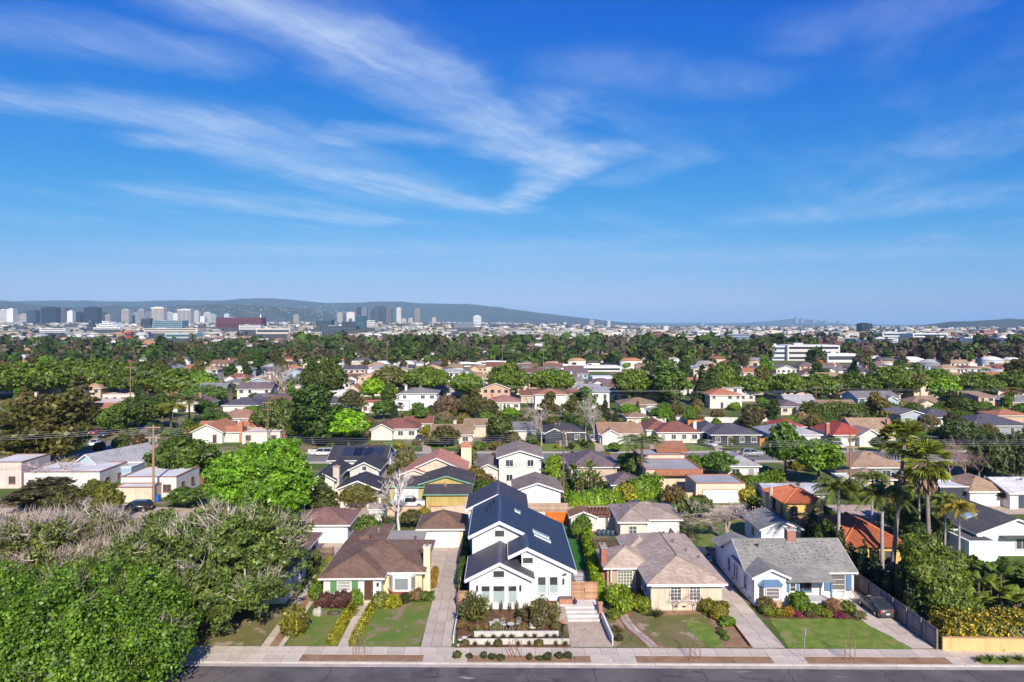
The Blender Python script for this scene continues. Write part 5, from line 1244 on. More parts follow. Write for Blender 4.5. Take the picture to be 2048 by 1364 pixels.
# --- the white modern farmhouse
PZ = 0.72; NAVY = (0.03, 0.045, 0.076); CHAR = (0.062, 0.055, 0.066)
FW = (0.68, 0.68, 0.68)
h = House('white modern farmhouse with navy gabled roofs and skylights', (0, 0, 0), wall=FW, roof=NAVY, trim=FW, roofmat='slate_roof', wallmat='paint')
def gable(x0, xr, x1, z0, zl, zr_, z1, y0, y1, rc, name='roof', th=.13, stop=None):
    """an uneven gable roof: left eave x0 at zl, ridge xr at zr_, right eave x1 at z1"""
    o = h.part(MB().hexa([(x0, y0, zl), (x0, y1, zl), (xr, y1, zr_), (xr, y0, zr_)], [(x0, y0, zl+th), (x0, y1, zl+th), (xr, y1, zr_+th), (xr, y0, zr_+th)]).hexa([(xr, y0, zr_), (xr, y1, zr_), (x1, y1, z1), (x1, y0, z1)], [(xr, y0, zr_+th), (xr, y1, zr_+th), (x1, y1, z1+th), (x1, y0, z1+th)]), name, 'slate_roof', rc)
    m = MB(); g_ = .07
    xs_ = stop if stop is not None else x1; zs_ = zr_+(z1-zr_)*(xs_-xr)/(x1-xr)
    for xa, za in ((x0, zl), (xs_, zs_)):
        m.hexa([(xa, y0-g_, za-.22), (xa, y0-g_, za+th+.02), (xr, y0-g_, zr_+th+.02), (xr, y0-g_, zr_-.22)], [(xa, y0-.003, za-.22), (xa, y0-.003, za+th+.02), (xr, y0-.003, zr_+th+.02), (xr, y0-.003, zr_-.22)])
    m.box(x0-.06, x0-.003, y0, y1, zl-.12, zl+th); m.box(x1+.003, x1+.06, y0, y1, z1-.12, z1+th)
    h.part(m, 'bargeboard', 'paint', FW, o)
    h.part(MB().hexa([(xr-.22, y0, zr_+th-.09), (xr-.22, y1, zr_+th-.09), (xr, y1, zr_+th+.005), (xr, y0, zr_+th+.005)], [(xr-.22, y0, zr_+th-.06), (xr-.22, y1, zr_+th-.06), (xr, y1, zr_+th+.035), (xr, y0, zr_+th+.035)]).hexa([(xr, y0, zr_+th+.005), (xr, y1, zr_+th+.005), (xr+.22, y1, zr_+th-.09), (xr+.22, y0, zr_+th-.09)], [(xr, y0, zr_+th+.035), (xr, y1, zr_+th+.035), (xr+.22, y1, zr_+th-.06), (xr+.22, y0, zr_+th-.06)]), 'ridge_cap', 'slate_roof', tuple(v*1.9 for v in rc), o)
    return o
S = .478
def gw(x0, xr, x1, zl, zr_, z1, y0, y1, zb=0.0, name='wall'):
    h.part(MB().hexa([(x0, y0, zb), (x1, y0, zb), (x1, y0, z1), (xr, y0, zr_), (x0, y0, zl)], [(x0, y1, zb), (x1, y1, zb), (x1, y1, z1), (xr, y1, zr_), (x0, y1, zl)]), name, 'paint', FW)
# lower front-left gable
gw(-3.4, -.3, 2.9, 3.85, 5.38, 3.8, 70.3, 77.0, 0.3)
gable(-3.85, -.3, 3.3, 0, 3.72, 5.45, 3.69, 69.9, 77.0, CHAR)
# right wing
gw(2.0, 2.57, 7.25, 6.0, 6.33, 4.1, 72.1, 88.3, 0.3)
gable(.6, 2.57, 7.8, 0, 5.47, 6.4, 3.9, 71.7, 76.42, NAVY)
# upper storey
gw(-3.4, -.35, 4.6, 6.2, 7.68, 5.35, 76.95, 89.0, 0.3)
gable(-3.8, -.35, 7.8, 0, 6.12, 7.8, 3.9, 76.43, 88.7, NAVY, stop=2.5)
# rear block
gw(-4.4, -.6, 3.0, 5.9, 7.62, 5.95, 89.2, 96.0, 0.3)
gable(-4.8, -.6, 3.4, 0, 5.78, 7.78, 5.8, 88.75, 96.6, (0.055, 0.047, 0.058))
def roofz(x): return 7.8-(x+.35)*S
# skylights on the long right slope
def skylight(x0, x1, y0, y1):
    e = .12
    fr_ = h.part(MB().hexa([(x0, y0, roofz(x0)+.13), (x1, y0, roofz(x1)+.13), (x1, y1, roofz(x1)+.13), (x0, y1, roofz(x0)+.13)], [(x0, y0, roofz(x0)+.25), (x1, y0, roofz(x1)+.25), (x1, y1, roofz(x1)+.25), (x0, y1, roofz(x0)+.25)]), 'skylight', 'paint', FW)
    h.part(MB().hexa([(x0+e, y0+e, roofz(x0+e)+.25), (x1-e, y0+e, roofz(x1-e)+.25), (x1-e, y1-e, roofz(x1-e)+.25), (x0+e, y1-e, roofz(x0+e)+.25)], [(x0+e, y0+e, roofz(x0+e)+.262), (x1-e, y0+e, roofz(x1-e)+.262), (x1-e, y1-e, roofz(x1-e)+.262), (x0+e, y1-e, roofz(x0+e)+.262)]), 'pane', 'glass', (0.2, 0.3, 0.33), fr_)
skylight(3.6, 5.5, 77.3, 78.1); skylight(3.5, 5.4, 78.5, 79.3); skylight(1.5, 2.2, 83.6, 84.6)
for x, y in ((-1.5, 84.2), (-1.1, 85.6), (-1.9, 83.2)): h.pipe(x, y, 7.8-abs(x+.35)*S+.1, .6, .08, (0.04, 0.04, 0.05))
# battens on the right wing's front, greyed to paint in their thin shadow lines
for i in range(13):
    x = 3.15+i*.33; zt = 6.33-(x-2.57)*S-.1
    h.part(MB().box(x-.03, x+.03, 72.06, 72.102, .35, zt), 'batten', 'paint', (0.5, 0.5, 0.53))
FR = (0.62, 0.64, 0.6)
def fwin(x0, x1, y, z0, z1, frost=0.0):
    w_ = h.win('f', y, x0, x1, z0, z1, glass=(0.05, 0.055, 0.055), frame=FW, t=.1, sill=False)
    h.part(MB().box(x0, x1, y-.05, y-.03, z1-.05, z1), 'head_jamb', 'paint', (0.05, 0.05, 0.05), w_)
    if frost: h.part(MB().box(x0, x1, y-.034, y-.026, z0, lerp(z0, z1, frost)), 'frosted_pane', 'plain', (0.33, 0.41, 0.38), w_)
fwin(-.93, .17, 70.3, 3.95, 4.6)
for x0, x1 in ((-2.15, -1.33), (-.93, .2), (.62, 1.43)): fwin(x0, x1, 70.3, 1.35, 3.05, .68)
fwin(2.15, 3.2, 72.06, 4.75, 5.35)
for x0, x1 in ((3.75, 4.55), (5.0, 5.8)): fwin(x0, x1, 72.06, 1.6, 3.3, .5)
fwin(-.85, .2, 76.95, 6.05, 6.75)
h.win('l', -3.4, 72, 73.2, 1.8, 2.8); h.win('l', -3.4, 80, 81.5, 4.6, 5.6)
for x, y, z in ((7.15, 72.0, 4.0), (-3.3, 70.24, 3.7)): h.part(MB().tube([(x, y, .7), (x, y, z)], .045, 6), 'downpipe', 'paint', FW)
for x, y in ((-2.6, 70.3), (1.85, 70.3), (6.45, 72.06)): h.part(MB().box(x-.09, x+.09, y-.17, y-.02, 2.55, 3.1), 'wall_lamp', 'metal', (0.08, 0.08, 0.08))
h.part(MB().box(6.55, 6.75, 71.8, 72.05, 3.55, 3.68).box(6.35, 6.5, 71.85, 72.05, 3.5, 3.6), 'floodlight', 'metal', (0.15, 0.15, 0.15))
h.part(MB().box(-3.45, 2.95, 70.24, 70.29, .3, .95), 'plinth', 'concrete', (0.6, 0.6, 0.58))
# terraces, walls and steps in front
bed = MB().hexa([(-4.3, 64.8, -.1), (5.5, 64.8, -.1), (6.0, 72.1, -.1), (-4.3, 72.1, -.1)], [(-4.3, 64.8, .42), (5.5, 64.8, .45), (6.0, 72.1, .76), (-4.3, 72.1, .74)]); bed.obj('garden_bed', 'mulch', None, kind='structure')
MB().box(-3.6, 6.1, 64.0, 64.8, -.1, .36).obj('garden_bed', 'mulch', None, kind='structure')
MB().box(-4.4, 6.2, 63.3, 63.85, -.1, .05).obj('garden_bed', 'mulch', None, kind='structure')
wall('lower white concrete retaining wall above the sidewalk', (-3.7, 63.85), (6.26, 63.75), .55, (0.5, 0.47, 0.43), .16, mat='concrete', name='retaining_wall')
wall('upper white concrete retaining wall before the farmhouse garden', (-2.7, 64.75), (5.35, 64.7), .85, (0.54, 0.52, 0.48), .16, mat='concrete', name='retaining_wall')
wall('low white wall along the driveway at the left of the garden', (-4.55, 64.2), (-4.5, 69.9), .75, (0.62, 0.6, 0.58), .12, mat='concrete', name='retaining_wall')
wall('low slanting white capped wall right of the gravel', (10.35, 63.6), (10.15, 68.9), .8, (0.5, 0.48, 0.46), .12, mat='concrete', name='retaining_wall', cap=(0.66, 0.65, 0.63))
sheet('gravel_drive', [(6.35, 63.3), (10.3, 63.2), (10.15, 68.6), (6.5, 68.6)], 'gravel', .03)
sheet('garden_walk', [(5.0, 66.5), (6.45, 66.5), (6.45, 70.5), (5.0, 70.5)], 'gravel', .78)
stp = thing('front_steps', 'broad white concrete steps up to the slatted gate', 'steps', (0, 0, 0))
for i in range(4): MB().box(5.75, 9.85, 68.7+i*.62, 68.7+(i+1)*.62 + (0 if i < 3 else 2.6), -.1, .2+i*.185).obj('step', 'concrete', stp, (0.6, 0.55, 0.51))
rl = MB()
rl.tube([(9.75, 68.8, .2), (9.75, 68.8, 1.1), (9.75, 70.6, 1.65), (9.75, 70.6, .75)], .025, 6); rl.obj('handrail', 'metal', stp, (0.05, 0.05, 0.05))
def slat_gate(label, x0, x1, y, z, hgt, leaves=2, name='slatted_gate'):
    t = thing(name, label, 'gate', (x0, y, z)); W_ = x1-x0; n = int(hgt/.135); r_ = random.Random(int(x0*10)); lw = W_/leaves; me = MB().box(.015, lw-.015, -.03, 0, 0, .122).mesh('slat', 'wood')
    for q_ in range(leaves):
        for i in range(n): inst('slat', me, t, (q_*lw, 0, .04+i*.135), col=shade(r_, .78, 1.2, (0.40, 0.23, 0.14)))
    for q_ in range(leaves+1): MB().box(q_*lw-.04, q_*lw+.04, .005, .09, 0, hgt+.02).obj('post', 'wood', t, (0.26, 0.15, 0.1))
    if leaves > 1: MB().box(lw-.03, lw+.03, -.08, -.035, .9, 1.25).obj('handle', 'metal', t, (0.03, 0.03, 0.03))
slat_gate('double gate of brown horizontal slats right of the farmhouse', 7.32, 10.05, 72.3, .75, 2.0)
slat_gate('short slatted fence panel left of the farmhouse', -4.6, -3.5, 71.5, .6, 1.6, 1)
bx_ = thing('wooden_bench', 'brown slatted wooden bench box beside the farmhouse wall', 'bench', (5.95, 71.2, .76))
for i in range(3): MB().box(0, 1.35, 0, .03, .02+i*.17, .17+i*.17).obj('slat', 'wood', bx_, (0.42, 0.2, 0.11))
MB().box(0, 1.35, .031, .6, 0, .5).obj('base', 'wood', bx_, (0.36, 0.17, 0.1)); MB().box(-.02, 1.37, -.02, .62, .53, .58).obj('seat', 'wood', bx_, (0.16, 0.12, 0.12))
pot = thing('plant_pot', 'dark blue glazed pot with small plant by the slatted gate', 'pot', (7.55, 71.2, .76)); MB().tube([(0, 0, 0), (0, 0, .12), (0, 0, .3), (0, 0, .42)], [.14, .24, .26, .2], 12).obj('pot', 'carpaint', pot, (0.01, 0.015, 0.07)); inst('leaves', lib('spiky', 0)[1], pot, (0, 0, .38), scale=(.3, .3, .45), col=GREEN['mid'])
# side yard right: stepping slabs, turf, hedge, orange fence
sheet('side_yard', [(7.9, 72.5), (10.3, 72.5), (11.2, 83), (7.9, 83)], 'oldasphalt', .02)
sy = thing('stepping_slabs', 'row of pale square stepping slabs beside the farmhouse', 'paving')
for i in range(7): MB().box(8.5, 9.7, 73.4+i*1.3, 74.3+i*1.3, 0, .07).obj('slab', 'concrete', sy, (0.5, 0.5, 0.5))
sheet('turf', [(8.0, 83.2), (10.7, 83.2), (11.2, 101.3), (7.2, 101.3)], 'turf', .03)
hedge('bright green climbing hedge along the wall right of the farmhouse', (10.5, 73.2), (11.6, 96.0), .8, 1.9, (0.13, 0.24, 0.012), leaf=.16, dens=70, lump=.3, seed=9)
fence('bright orange stained fence of horizontal planks', (6.4, 101.7), (10.0, 101.5), 2.0, (0.62, 0.15, 0.02), 'h', .2, name='plank_fence')
fence('weathered fence of lying boards behind the orange fence', (3.9, 107.0), (10.3, 107.0), 1.9, (0.36, 0.25, 0.18), 'h', .3, name='plank_fence')
wall('white rear wall behind the farmhouse', (3.6, 104.6), (10.2, 104.5), 1.2, (0.6, 0.55, 0.5))
hedge('dark clipped hedge between garage and farmhouse', (-4.75, 76.5), (-4.75, 91), .6, 1.9, (0.045, 0.09, 0.02), seed=11, lump=.15)
fence('narrow wooden side gate posts beside the driveway', (-4.7, 72.0), (-4.6, 76.0), 1.7, (0.42, 0.3, 0.2), 'h', .2, name='plank_fence')
wall('dark side wall between driveway and farmhouse', (-4.5, 70.0), (-4.48, 72), 1.0, (0.1, 0.1, 0.1), .1)
# planting in the farmhouse garden
def wild(x, y, r_, hh, col, label, z, n=1500, seed=1, leaf=.12):
    """an airy bush with upright thin leaves and pale stems"""
    t = thing('garden_bush', label, 'bush', (x, y, z)); rng2 = np.random.default_rng(seed)
    k8 = 9; u = sph(rng2, n); cc = sph(rng2, k8)*np.array([r_*.62, r_*.62, hh*.26])+np.array([0, 0, hh*.52]); rs_ = rng2.uniform(.28, .55, k8)*r_; ix = rng2.integers(0, k8, n)
    P = cc[ix]+u*rs_[ix][:, None]*np.array([1, 1, 1.1])*rng2.random((n, 1))**.5; P[:, 2] = np.maximum(P[:, 2], .05); V, Q = leaf_quads(P, nrm(u+rng2.normal(size=u.shape)), leaf*rng2.uniform(.6, 1.5, n), rng2, 2.6)
    inst('crown', np_mesh('crown', V, Q, None, 'leaf'), t, col=col); m = MB(); r2 = random.Random(seed)
    for i in range(9): a = r2.uniform(0, 6.28); e = r2.uniform(.2, .75); m.tube([(0, 0, -.05), (math.cos(a)*r_*e*.4, math.sin(a)*r_*e*.4, hh*.4), (math.cos(a)*r_*e, math.sin(a)*r_*e, hh*.75)], [.035, .025, .01], 4)
    m.obj('stem', 'bark', t, (0.5, 0.42, 0.33)); return t
wild(-2.9, 67.8, 1.75, 2.6, (0.085, 0.115, 0.04), 'large airy olive bush at the left of the farmhouse garden', .55, 2600, 3)
wild(4.0, 66.6, 1.7, 2.7, (0.105, 0.12, 0.06), 'large airy brownish bush at the right of the farmhouse garden', .5, 2600, 4)
wild(2.3, 67.6, .9, 1.5, (0.07, 0.075, 0.035), 'dark low bush left of the large brownish bush', .55, 900, 5)
for i, x in enumerate((-1.1, -.1, .8, 1.5, 2.3)): tree('spiky', x, 69.5, 1.5+.3*(i % 2), .38, (0.13, 0.13, 0.06), ORD[i] + ' tall feathery plant from the left under the farmhouse windows', group='row of feathery plants under the farmhouse windows', z=.66)
rr = random.Random(5)
for i, (x, y, r_, c) in enumerate(((-3.9, 66.4, .55, (0.10, 0.09, 0.05)), (-3.1, 65.6, .6, (0.17, 0.16, 0.06)), (-2.3, 65.6, .45, (0.12, 0.13, 0.06)), (-1.5, 65.4, .55, (0.22, 0.16, 0.05)), (-.6, 65.4, .6, (0.11, 0.14, 0.08)), (.9, 66.9, .5, (0.2, 0.17, 0.07)), (1.9, 65.4, .6, (0.15, 0.14, 0.07)), (2.6, 65.2, .5, (0.10, 0.11, 0.05)), (5.2, 65.6, .6, (0.09, 0.10, 0.04)), (5.6, 65.3, .5, (0.16, 0.14, 0.05)), (-1.9, 67.9, .4, (0.06, 0.08, 0.05)), (.1, 68.0, .5, (0.2, 0.18, 0.08)), (1.6, 68.6, .5, (0.08, 0.09, 0.05)))):
    tree('spiky' if i % 2 else 'shrub', x, y, r_*1.6, r_, c, ('grassy tuft' if i % 2 else 'small mounded shrub') + (', ' + ['beside the low white wall', 'near the stepping stones', 'at the left end of the upper wall', 'left of the garden chairs', 'before the left garden chair', 'behind the garden table', 'right of the garden table', 'left of the brownish bush', 'at the right end of the upper wall', 'beside the black garden post', 'beside the flat stones', 'under the feathery plants', 'behind the right garden chair'][i]), group='low plants of the farmhouse garden, ' + ('tufts' if i % 2 else 'mounds'), z=.47)
for i, x in enumerate((-2.9, -1.9, -.8, .1, .9, 2.2, 3.1, 4.2, 4.9)): tree('spiky', x, 64.4, .6, .5, (0.055, 0.075, 0.035), ORD[i] + ' dark spiky plant from the left between the two retaining walls', group='plants between the retaining walls', z=.34)
for i, x in enumerate((-3.5, -2.5, -1.35, -.4, 1.5, 2.5, 3.4, 5.0, 5.9)): tree('spiky' if i % 3 else 'shrub', x, 63.58, .65, .5, (0.08, 0.09, 0.04), ORD[i] + ' plant from the left at the foot of the lower retaining wall', group='plants below the lower retaining wall, ' + ('spiky' if i % 3 else 'round'), z=.04)
for i, x in enumerate((-4.1, -3.1, -1.9, -.9, .1, 2.3, 3.3, 4.2, 5.2, 6.05)): tree('shrub', x+rr.uniform(-.25, .25), 61.2+rr.uniform(-.2, .25)-.024*x, rr.uniform(.35, .7), rr.uniform(.28, .46), (0.045, 0.07, 0.028), ORD[i] + ' small dark shrub from the left in the parkway before the farmhouse', group='small shrubs in the farmhouse parkway', z=.0)
for i, (x, y, a) in enumerate(((-1.0, 66.9, .2), (-.35, 66.7, -.2), (-.6, 67.4, .1), (2.0, 66.0, .1), (2.9, 66.5, .0))):
    MB().hexa([(-.32, -.5, 0), (.3, -.5, 0), (.34, .45, 0), (-.28, .5, 0)], [(-.28, -.44, .14), (.27, -.45, .13), (.3, .4, .14), (-.24, .45, .13)]).obj('flat_stone', 'concrete', None, (0.5, 0.46, 0.42), loc=(x, y, .56), rot=(.05, 0, a), label=ORD[i] + ' flat pale stone lying in the mulch' if i < 3 else ORD[i-3] + ' pale stone block beside the brownish bush', cat='stone', group='flat stones in the farmhouse garden' if i < 3 else 'stone blocks beside the brownish bush')
for i, (x, y) in enumerate(((-3.6, 64.6), (-3.0, 65.0), (-3.9, 64.1), (-4.0, 63.7))): MB().prism([(.28*math.cos(a*.785), .2*math.sin(a*.785)) for a in range(8)], 0, .06).obj('stepping_stone', 'concrete', None, (0.6, 0.58, 0.54), loc=(x, y, .37 if y > 64 else .06), label=ORD[i] + ' round white stepping stone beside the retaining walls', cat='stone', group='stepping stones beside the retaining walls')
def bistro(x, y, z, rz, label):
    t = thing('garden_chair', label, 'chair', (x, y, z), rz); m = (0.72, 0.71, 0.68)
    MB().prism([(.21*math.cos(a*.63), .21*math.sin(a*.63)) for a in range(10)], .42, .45).obj('seat', 'metal', t, m)
    b = MB(); b.tube([(-.2, .18, .43), (-.21, .24, .9), (0, .26, 1.0), (.21, .24, .9), (.2, .18, .43)], .018, 5); b.tube([(-.2, .22, .65), (.2, .22, .65)], .012, 4)
    for u in (-.1, 0, .1): b.tube([(u, .2, .45), (u, .25, .97)], .012, 4)
    b.obj('backrest', 'metal', t, m)
    for sx in (-1, 1):
        for sy2 in (-1, 1): MB().tube([(sx*.14, sy2*.14, .43), (sx*.2, sy2*.2, 0)], .016, 5).obj('leg', 'metal', t, m)
bistro(.15, 66.0, .5, .5, 'white metal garden chair left of the little round table'); bistro(1.5, 66.2, .5, -.5, 'white metal garden chair right of the little round table')
t = thing('garden_table', 'little round white metal table between two garden chairs', 'table', (.8, 65.6, .5)); MB().prism([(.36*math.cos(a*.45), .36*math.sin(a*.45)) for a in range(14)], .68, .71).obj('table_top', 'metal', t, (0.72, 0.71, 0.68))
for a in range(3): MB().tube([(0, 0, .68), (math.cos(a*2.1)*.28, math.sin(a*2.1)*.28, 0)], .016, 5).obj('leg', 'metal', t, (0.7, 0.69, 0.66))
t = thing('marker_post', 'black garden post with an orange top beside the gravel', 'post', (5.75, 64.95, .4)); MB().box(-.06, .06, -.06, .06, 0, 1.1).obj('post', 'paint', t, (0.02, 0.02, 0.02)); MB().tube([(0, 0, 1.1), (0, 0, 1.16), (0, 0, 1.34), (0, 0, 1.4)], [.08, .15, .15, .06], 8).obj('cap', 'clay', t, (0.62, 0.16, 0.05))
def stake_tree(x, label, z=0.0):
    y = 61.2+SR*x; t = thing('young_tree', label, 'tree', (x, y, z)); r2 = random.Random(int(x*9)); m = MB(); m.tube([(0, 0, 0), (.02, 0, 1.4), (0, .03, 2.5)], [.035, .028, .012], 5)
    for i in range(16): a = r2.uniform(0, 6.28); zz = r2.uniform(1.3, 2.5); l = r2.uniform(.3, .8); m.tube([(0, 0, zz), (math.cos(a)*l*.5, math.sin(a)*l*.5, zz+l*.75)], [.012, .004], 3)
    m.obj('trunk', 'bark', t, (0.22, 0.16, 0.12))
    for dx, dy in ((-.5, -.1), (-.3, .25), (.5, .1)): MB().tube([(dx, dy, 0), (dx, dy, 1.6)], .035, 6).obj('stake', 'wood', t, (0.28, 0.16, 0.09))
    MB().tube([(-.5, -.1, 1.2), (.5, .1, 1.25)], .012, 4).obj('tie', 'plain', t, (0.05, 0.05, 0.05)); return t
stake_tree(-12.9, 'bare young street tree with three stakes before the brown roofed house'); stake_tree(1.2, 'bare young street tree with stakes before the farmhouse'); stake_tree(17.2, 'bare young street tree with stakes before the cream house'); stake_tree(31.0, 'bare young street tree with stakes before the white shingled house')
def sign_post(x, label, h_=3.0):
    t = thing('sign_post', label, 'sign', (x, 60.85+SR*x, 0)); MB().tube([(0, 0, 0), (0, 0, h_)], .03, 6).obj('post', 'metal', t, (0.6, 0.58, 0.55)); MB().box(-.015, .015, -.16, .16, h_-.65, h_-.1).obj('sign_plate', 'paint', t, (0.6, 0.6, 0.6))
sign_post(26.8, 'thin metal street sign seen edge on before the green lawn'); sign_post(6.2, 'thin metal street sign pole at the gravel drive', 3.3)

# --- cream house with tan roof
TAN = (0.46, 0.355, 0.275); CREAM = (0.63, 0.51, 0.4)
h = House('cream bungalow with tan hipped shingle roof and brick chimney', (15.5, 71.2, 0), wall=CREAM, roof=TAN)
h.vol(0, 7.5, 0, 16, 2.95, 'hip', 1.45, ridge=True)
h.vol(-3.8, 1.0, 5.0, 10.4, 2.93, 'hip', 1.25, wall=(0.42, 0.32, 0.24), ridge=True)
h.vol(-.6, 3, 10.2, 15.5, 2.9, 'hip', .9)
h.win('f', 0, 2.1, 3.15, 1.15, 2.55, cols=3, rows=4, glass=(0.12, 0.13, 0.14)); h.win('f', 0, 4.1, 5.15, 1.15, 2.55, cols=3, rows=4, glass=(0.12, 0.13, 0.14))
h.win('f', 5.0, -2.6, -1.0, .7, 2.4, cols=5, rows=5, glass=(0.3, 0.34, 0.22)); h.win('l', 0, 1.6, 2.7, 1.0, 2.3, cols=2, glass=(0.03, 0.05, 0.1)); h.win('l', 0, 3.3, 4.2, 1.0, 2.3)
h.door('f', 5.0, -.6, .0, .3, 2.4, (0.25, 0.17, 0.12)); h.part(MB().box(-3.4, -.3, 4.1, 5.0, 0, .25), 'door_step', 'brick', (0.36, 0.17, 0.12)); h.part(MB().tube([(-3.4, 4.4, .2), (-3.4, 4.4, 2.85)], .06, 6), 'porch_post', 'paint', WHITE)
h.chimney(-4.35, -3.75, 5.6, 7.2, 0, 4.7, (0.36, 0.15, 0.11)); h.part(MB().box(-3.9, -3.83, 5.2, 9.8, .2, 2.6), 'brick_wall', 'brick', (0.26, 0.11, 0.085))
h.part(MB().tube([(.1, -.08, 0), (.1, -.08, 2.75)], .05, 6), 'downpipe', 'paint', WHITE); h.part(MB().tube([(-.0, -.5, 2.72), (7.6, -.5, 2.72)], .06, 6), 'gutter', 'paint', WHITE)
for x in (2.5, 4.8, 3.3): h.part(MB().box(x, x+.35, -.02, .03, .35, .5), 'vent_grille', 'metal', (0.08, 0.07, 0.06))
for x, y, z in ((4.6, 9, 4.1), (5.6, 7, 3.7), (6.8, 6, 3.2), (5.2, 13, 3.8), (4.2, 12, 4.1)): h.pipe(x, y, z, .55, .08)
pg = thing('pergola', 'brown slatted pergola beside the brick chimney', 'pergola', (11.5, 82.3, 0))
for x in (0, 3.2):
    for y in (0, 4.2): MB().box(x-.06, x+.06, y-.06, y+.06, 0, 2.4).obj('post', 'wood', pg, (0.2, 0.1, 0.07))
for y in (0, 4.2): MB().box(-.3, 3.5, y-.05, y+.05, 2.4, 2.55).obj('beam', 'wood', pg, (0.2, 0.1, 0.07))
for i in range(15): MB().box(-.1+i*.24, -.02+i*.24, -.3, 4.5, 2.55, 2.65).obj('slat', 'wood', pg, (0.24, 0.12, 0.08))
g = House('cream rear garage with tan ridged roof and white door', (16.4, 94.6, 0), name='garage', cat='garage', wall=(0.7, 0.6, 0.5), roof=(0.34, 0.265, 0.22))
g.vol(0, 8.4, .8, 8.0, 2.7, 'hip', 1.3, ridge=True); g.vol(-.02, 3.6, 0, 6, 2.68, 'hip', 1.1); g.win('f', 0, 1.2, 2.2, .9, 1.9, cols=2, rows=2); g.door('f', .8, 4.9, 8.0, .05, 2.25, WHITE, 'garage_door', panels=4, handle=False); g.door('f', .8, 3.8, 4.7, .05, 2.2, WHITE)
for x, y, z in ((1, 5, 3.2), (.8, 3, 3.0), (2.3, 6.6, 3.6)): g.pipe(x, y, z, .3, .12, (0.1, 0.1, 0.1))
for x, y, r_, hh, c, l in ((12.2, 71.2, 1.7, 2.9, (0.12, 0.22, 0.015), 'large bright green shrub right of the slatted gate'), (14.6, 70.9, .95, 1.7, (0.11, 0.17, 0.015), 'green shrub beside the curving path and window'), (15.0, 74.2, .7, 1.1, (0.10, 0.12, 0.02), 'small shrub in the entry recess of the cream house'),
        (21.3, 70.6, 1.0, 1.6, (0.10, 0.12, 0.02), 'cloud pruned shrub at the cream house corner, left mound'), (22.5, 70.3, 1.1, 1.5, (0.11, 0.13, 0.02), 'cloud pruned shrub at the driveway, right mound'), (21.9, 69.2, .9, 1.1, (0.12, 0.14, 0.025), 'cloud pruned shrub at the driveway, front mound'), (22.4, 67.6, .9, 1.0, (0.09, 0.19, 0.015), 'bright green bush below the cloud pruned shrub'),
        (21.2, 65.4, .45, .6, (0.06, 0.13, 0.02), 'small round green bush in the soil bed, rear one'), (21.2, 64.5, .42, .5, (0.06, 0.13, 0.02), 'small round green bush in the soil bed, front one'), (21.3, 66.6, .4, .3, (0.07, 0.07, 0.035), 'flat dark cushion plant in the soil bed'), (11.4, 69.6, .8, .9, (0.10, 0.16, 0.02), 'low green plants under the large bright shrub'), (11.0, 64.6, .5, .6, (0.05, 0.06, 0.03), 'dark low plant near the slanting wall')):
    bush(x, y, r_, hh, c, l)
tree('spiky', 15.7, 69.7, 1.2, 1.5, (0.06, 0.085, 0.035), 'big dark agave like plant at the cream house corner'); tree('spiky', 11.3, 66.2, 1.3, .9, (0.17, 0.13, 0.07), 'dry spiky plant near the slanting wall')
tree('bare', 20.0, 70.8, 2.6, 1.0, 'brown', 'small pink budding bush before the cream house', bark=(0.42, 0.27, 0.25)); tree('bare', 18.0, 70.4, 2.6, .9, 'brown', 'thin bare sapling before the cream house window', bark=(0.3, 0.25, 0.2))
wall('red brown edging wall between soil bed and driveway', (23.05, 63.0), (23.1, 70.5), .25, (0.2, 0.07, 0.05), .1, mat='brick'); bp_ = thing('brick_pillar', 'short red brick pillar beside the front steps', 'pillar', (10.0, 69.6, 0)); MB().box(-.2, .2, -.2, .2, 0, 1.5).obj('shaft', 'brick', bp_, (0.42, 0.2, 0.14)); MB().box(-.25, .25, -.25, .25, 1.5, 1.58).obj('cap', 'brick', bp_, (0.45, 0.25, 0.18))

# --- white house with grey shingle roof and blue trim
GREY = (0.25, 0.24, 0.215); BLUE = (0.10, 0.2, 0.34)
h = House('white cottage with grey shingle roof, blue shutters and bay window', (26.75, 72.2, 0), wall=(0.78, 0.78, 0.78), roof=GREY)
h.vol(0, 11.6, 1.9, 10.3, 3.05, 'gx', 2.15, over=.35)
h.vol(0.03, 3.45, 0, 6.2, 3.2, 'gy', .75, over=.35)
h.vol(0.05, 4.2, 10.2, 13.2, 2.95, 'gy', .8, over=.35)
h.part(MB().hexa([(3.4, -.2, 2.55), (8.6, -.2, 2.55), (8.6, 2.2, 3.2), (3.4, 2.2, 3.2)], [(3.4, -.2, 2.67), (8.6, -.2, 2.67), (8.6, 2.2, 3.32), (3.4, 2.2, 3.32)]), 'porch_roof', 'shingle', GREY)
h.part(MB().box(5.0, 8.5, .1, 1.9, 0, .45), 'porch_floor', 'concrete', (0.5, 0.5, 0.52)); h.part(MB().box(3.45, 5.0, .3, 1.9, 0, 2.6), 'porch_wall', 'stucco', (0.78, 0.78, 0.78))
for x in (8.3,): h.part(MB().box(x-.08, x+.08, .0, .16, .45, 2.55), 'porch_post', 'paint', BLUE)
h.win('f', .3, 3.95, 4.5, 1.5, 2.3, rows=2)
for u in (3.55, 4.6): h.part(MB().box(u, u+.32, .2, .29, 1.4, 2.4), 'shutter', 'paint', BLUE)
h.win('f', 1.9, 5.2, 6.9, .9, 2.4, cols=2, glass=(0.05, 0.05, 0.05), frame=BLUE); h.door('f', 1.9, 7.1, 8.0, .45, 2.5, (0.55, 0.55, 0.55))
h.win('f', 1.9, 9.1, 10.6, 1.0, 2.65, rows=3, glass=(0.2, 0.19, 0.18))
for u in (8.4, 10.75): h.part(MB().box(u, u+.6, 1.76, 1.88, .9, 2.75), 'shutter', 'paint', BLUE)
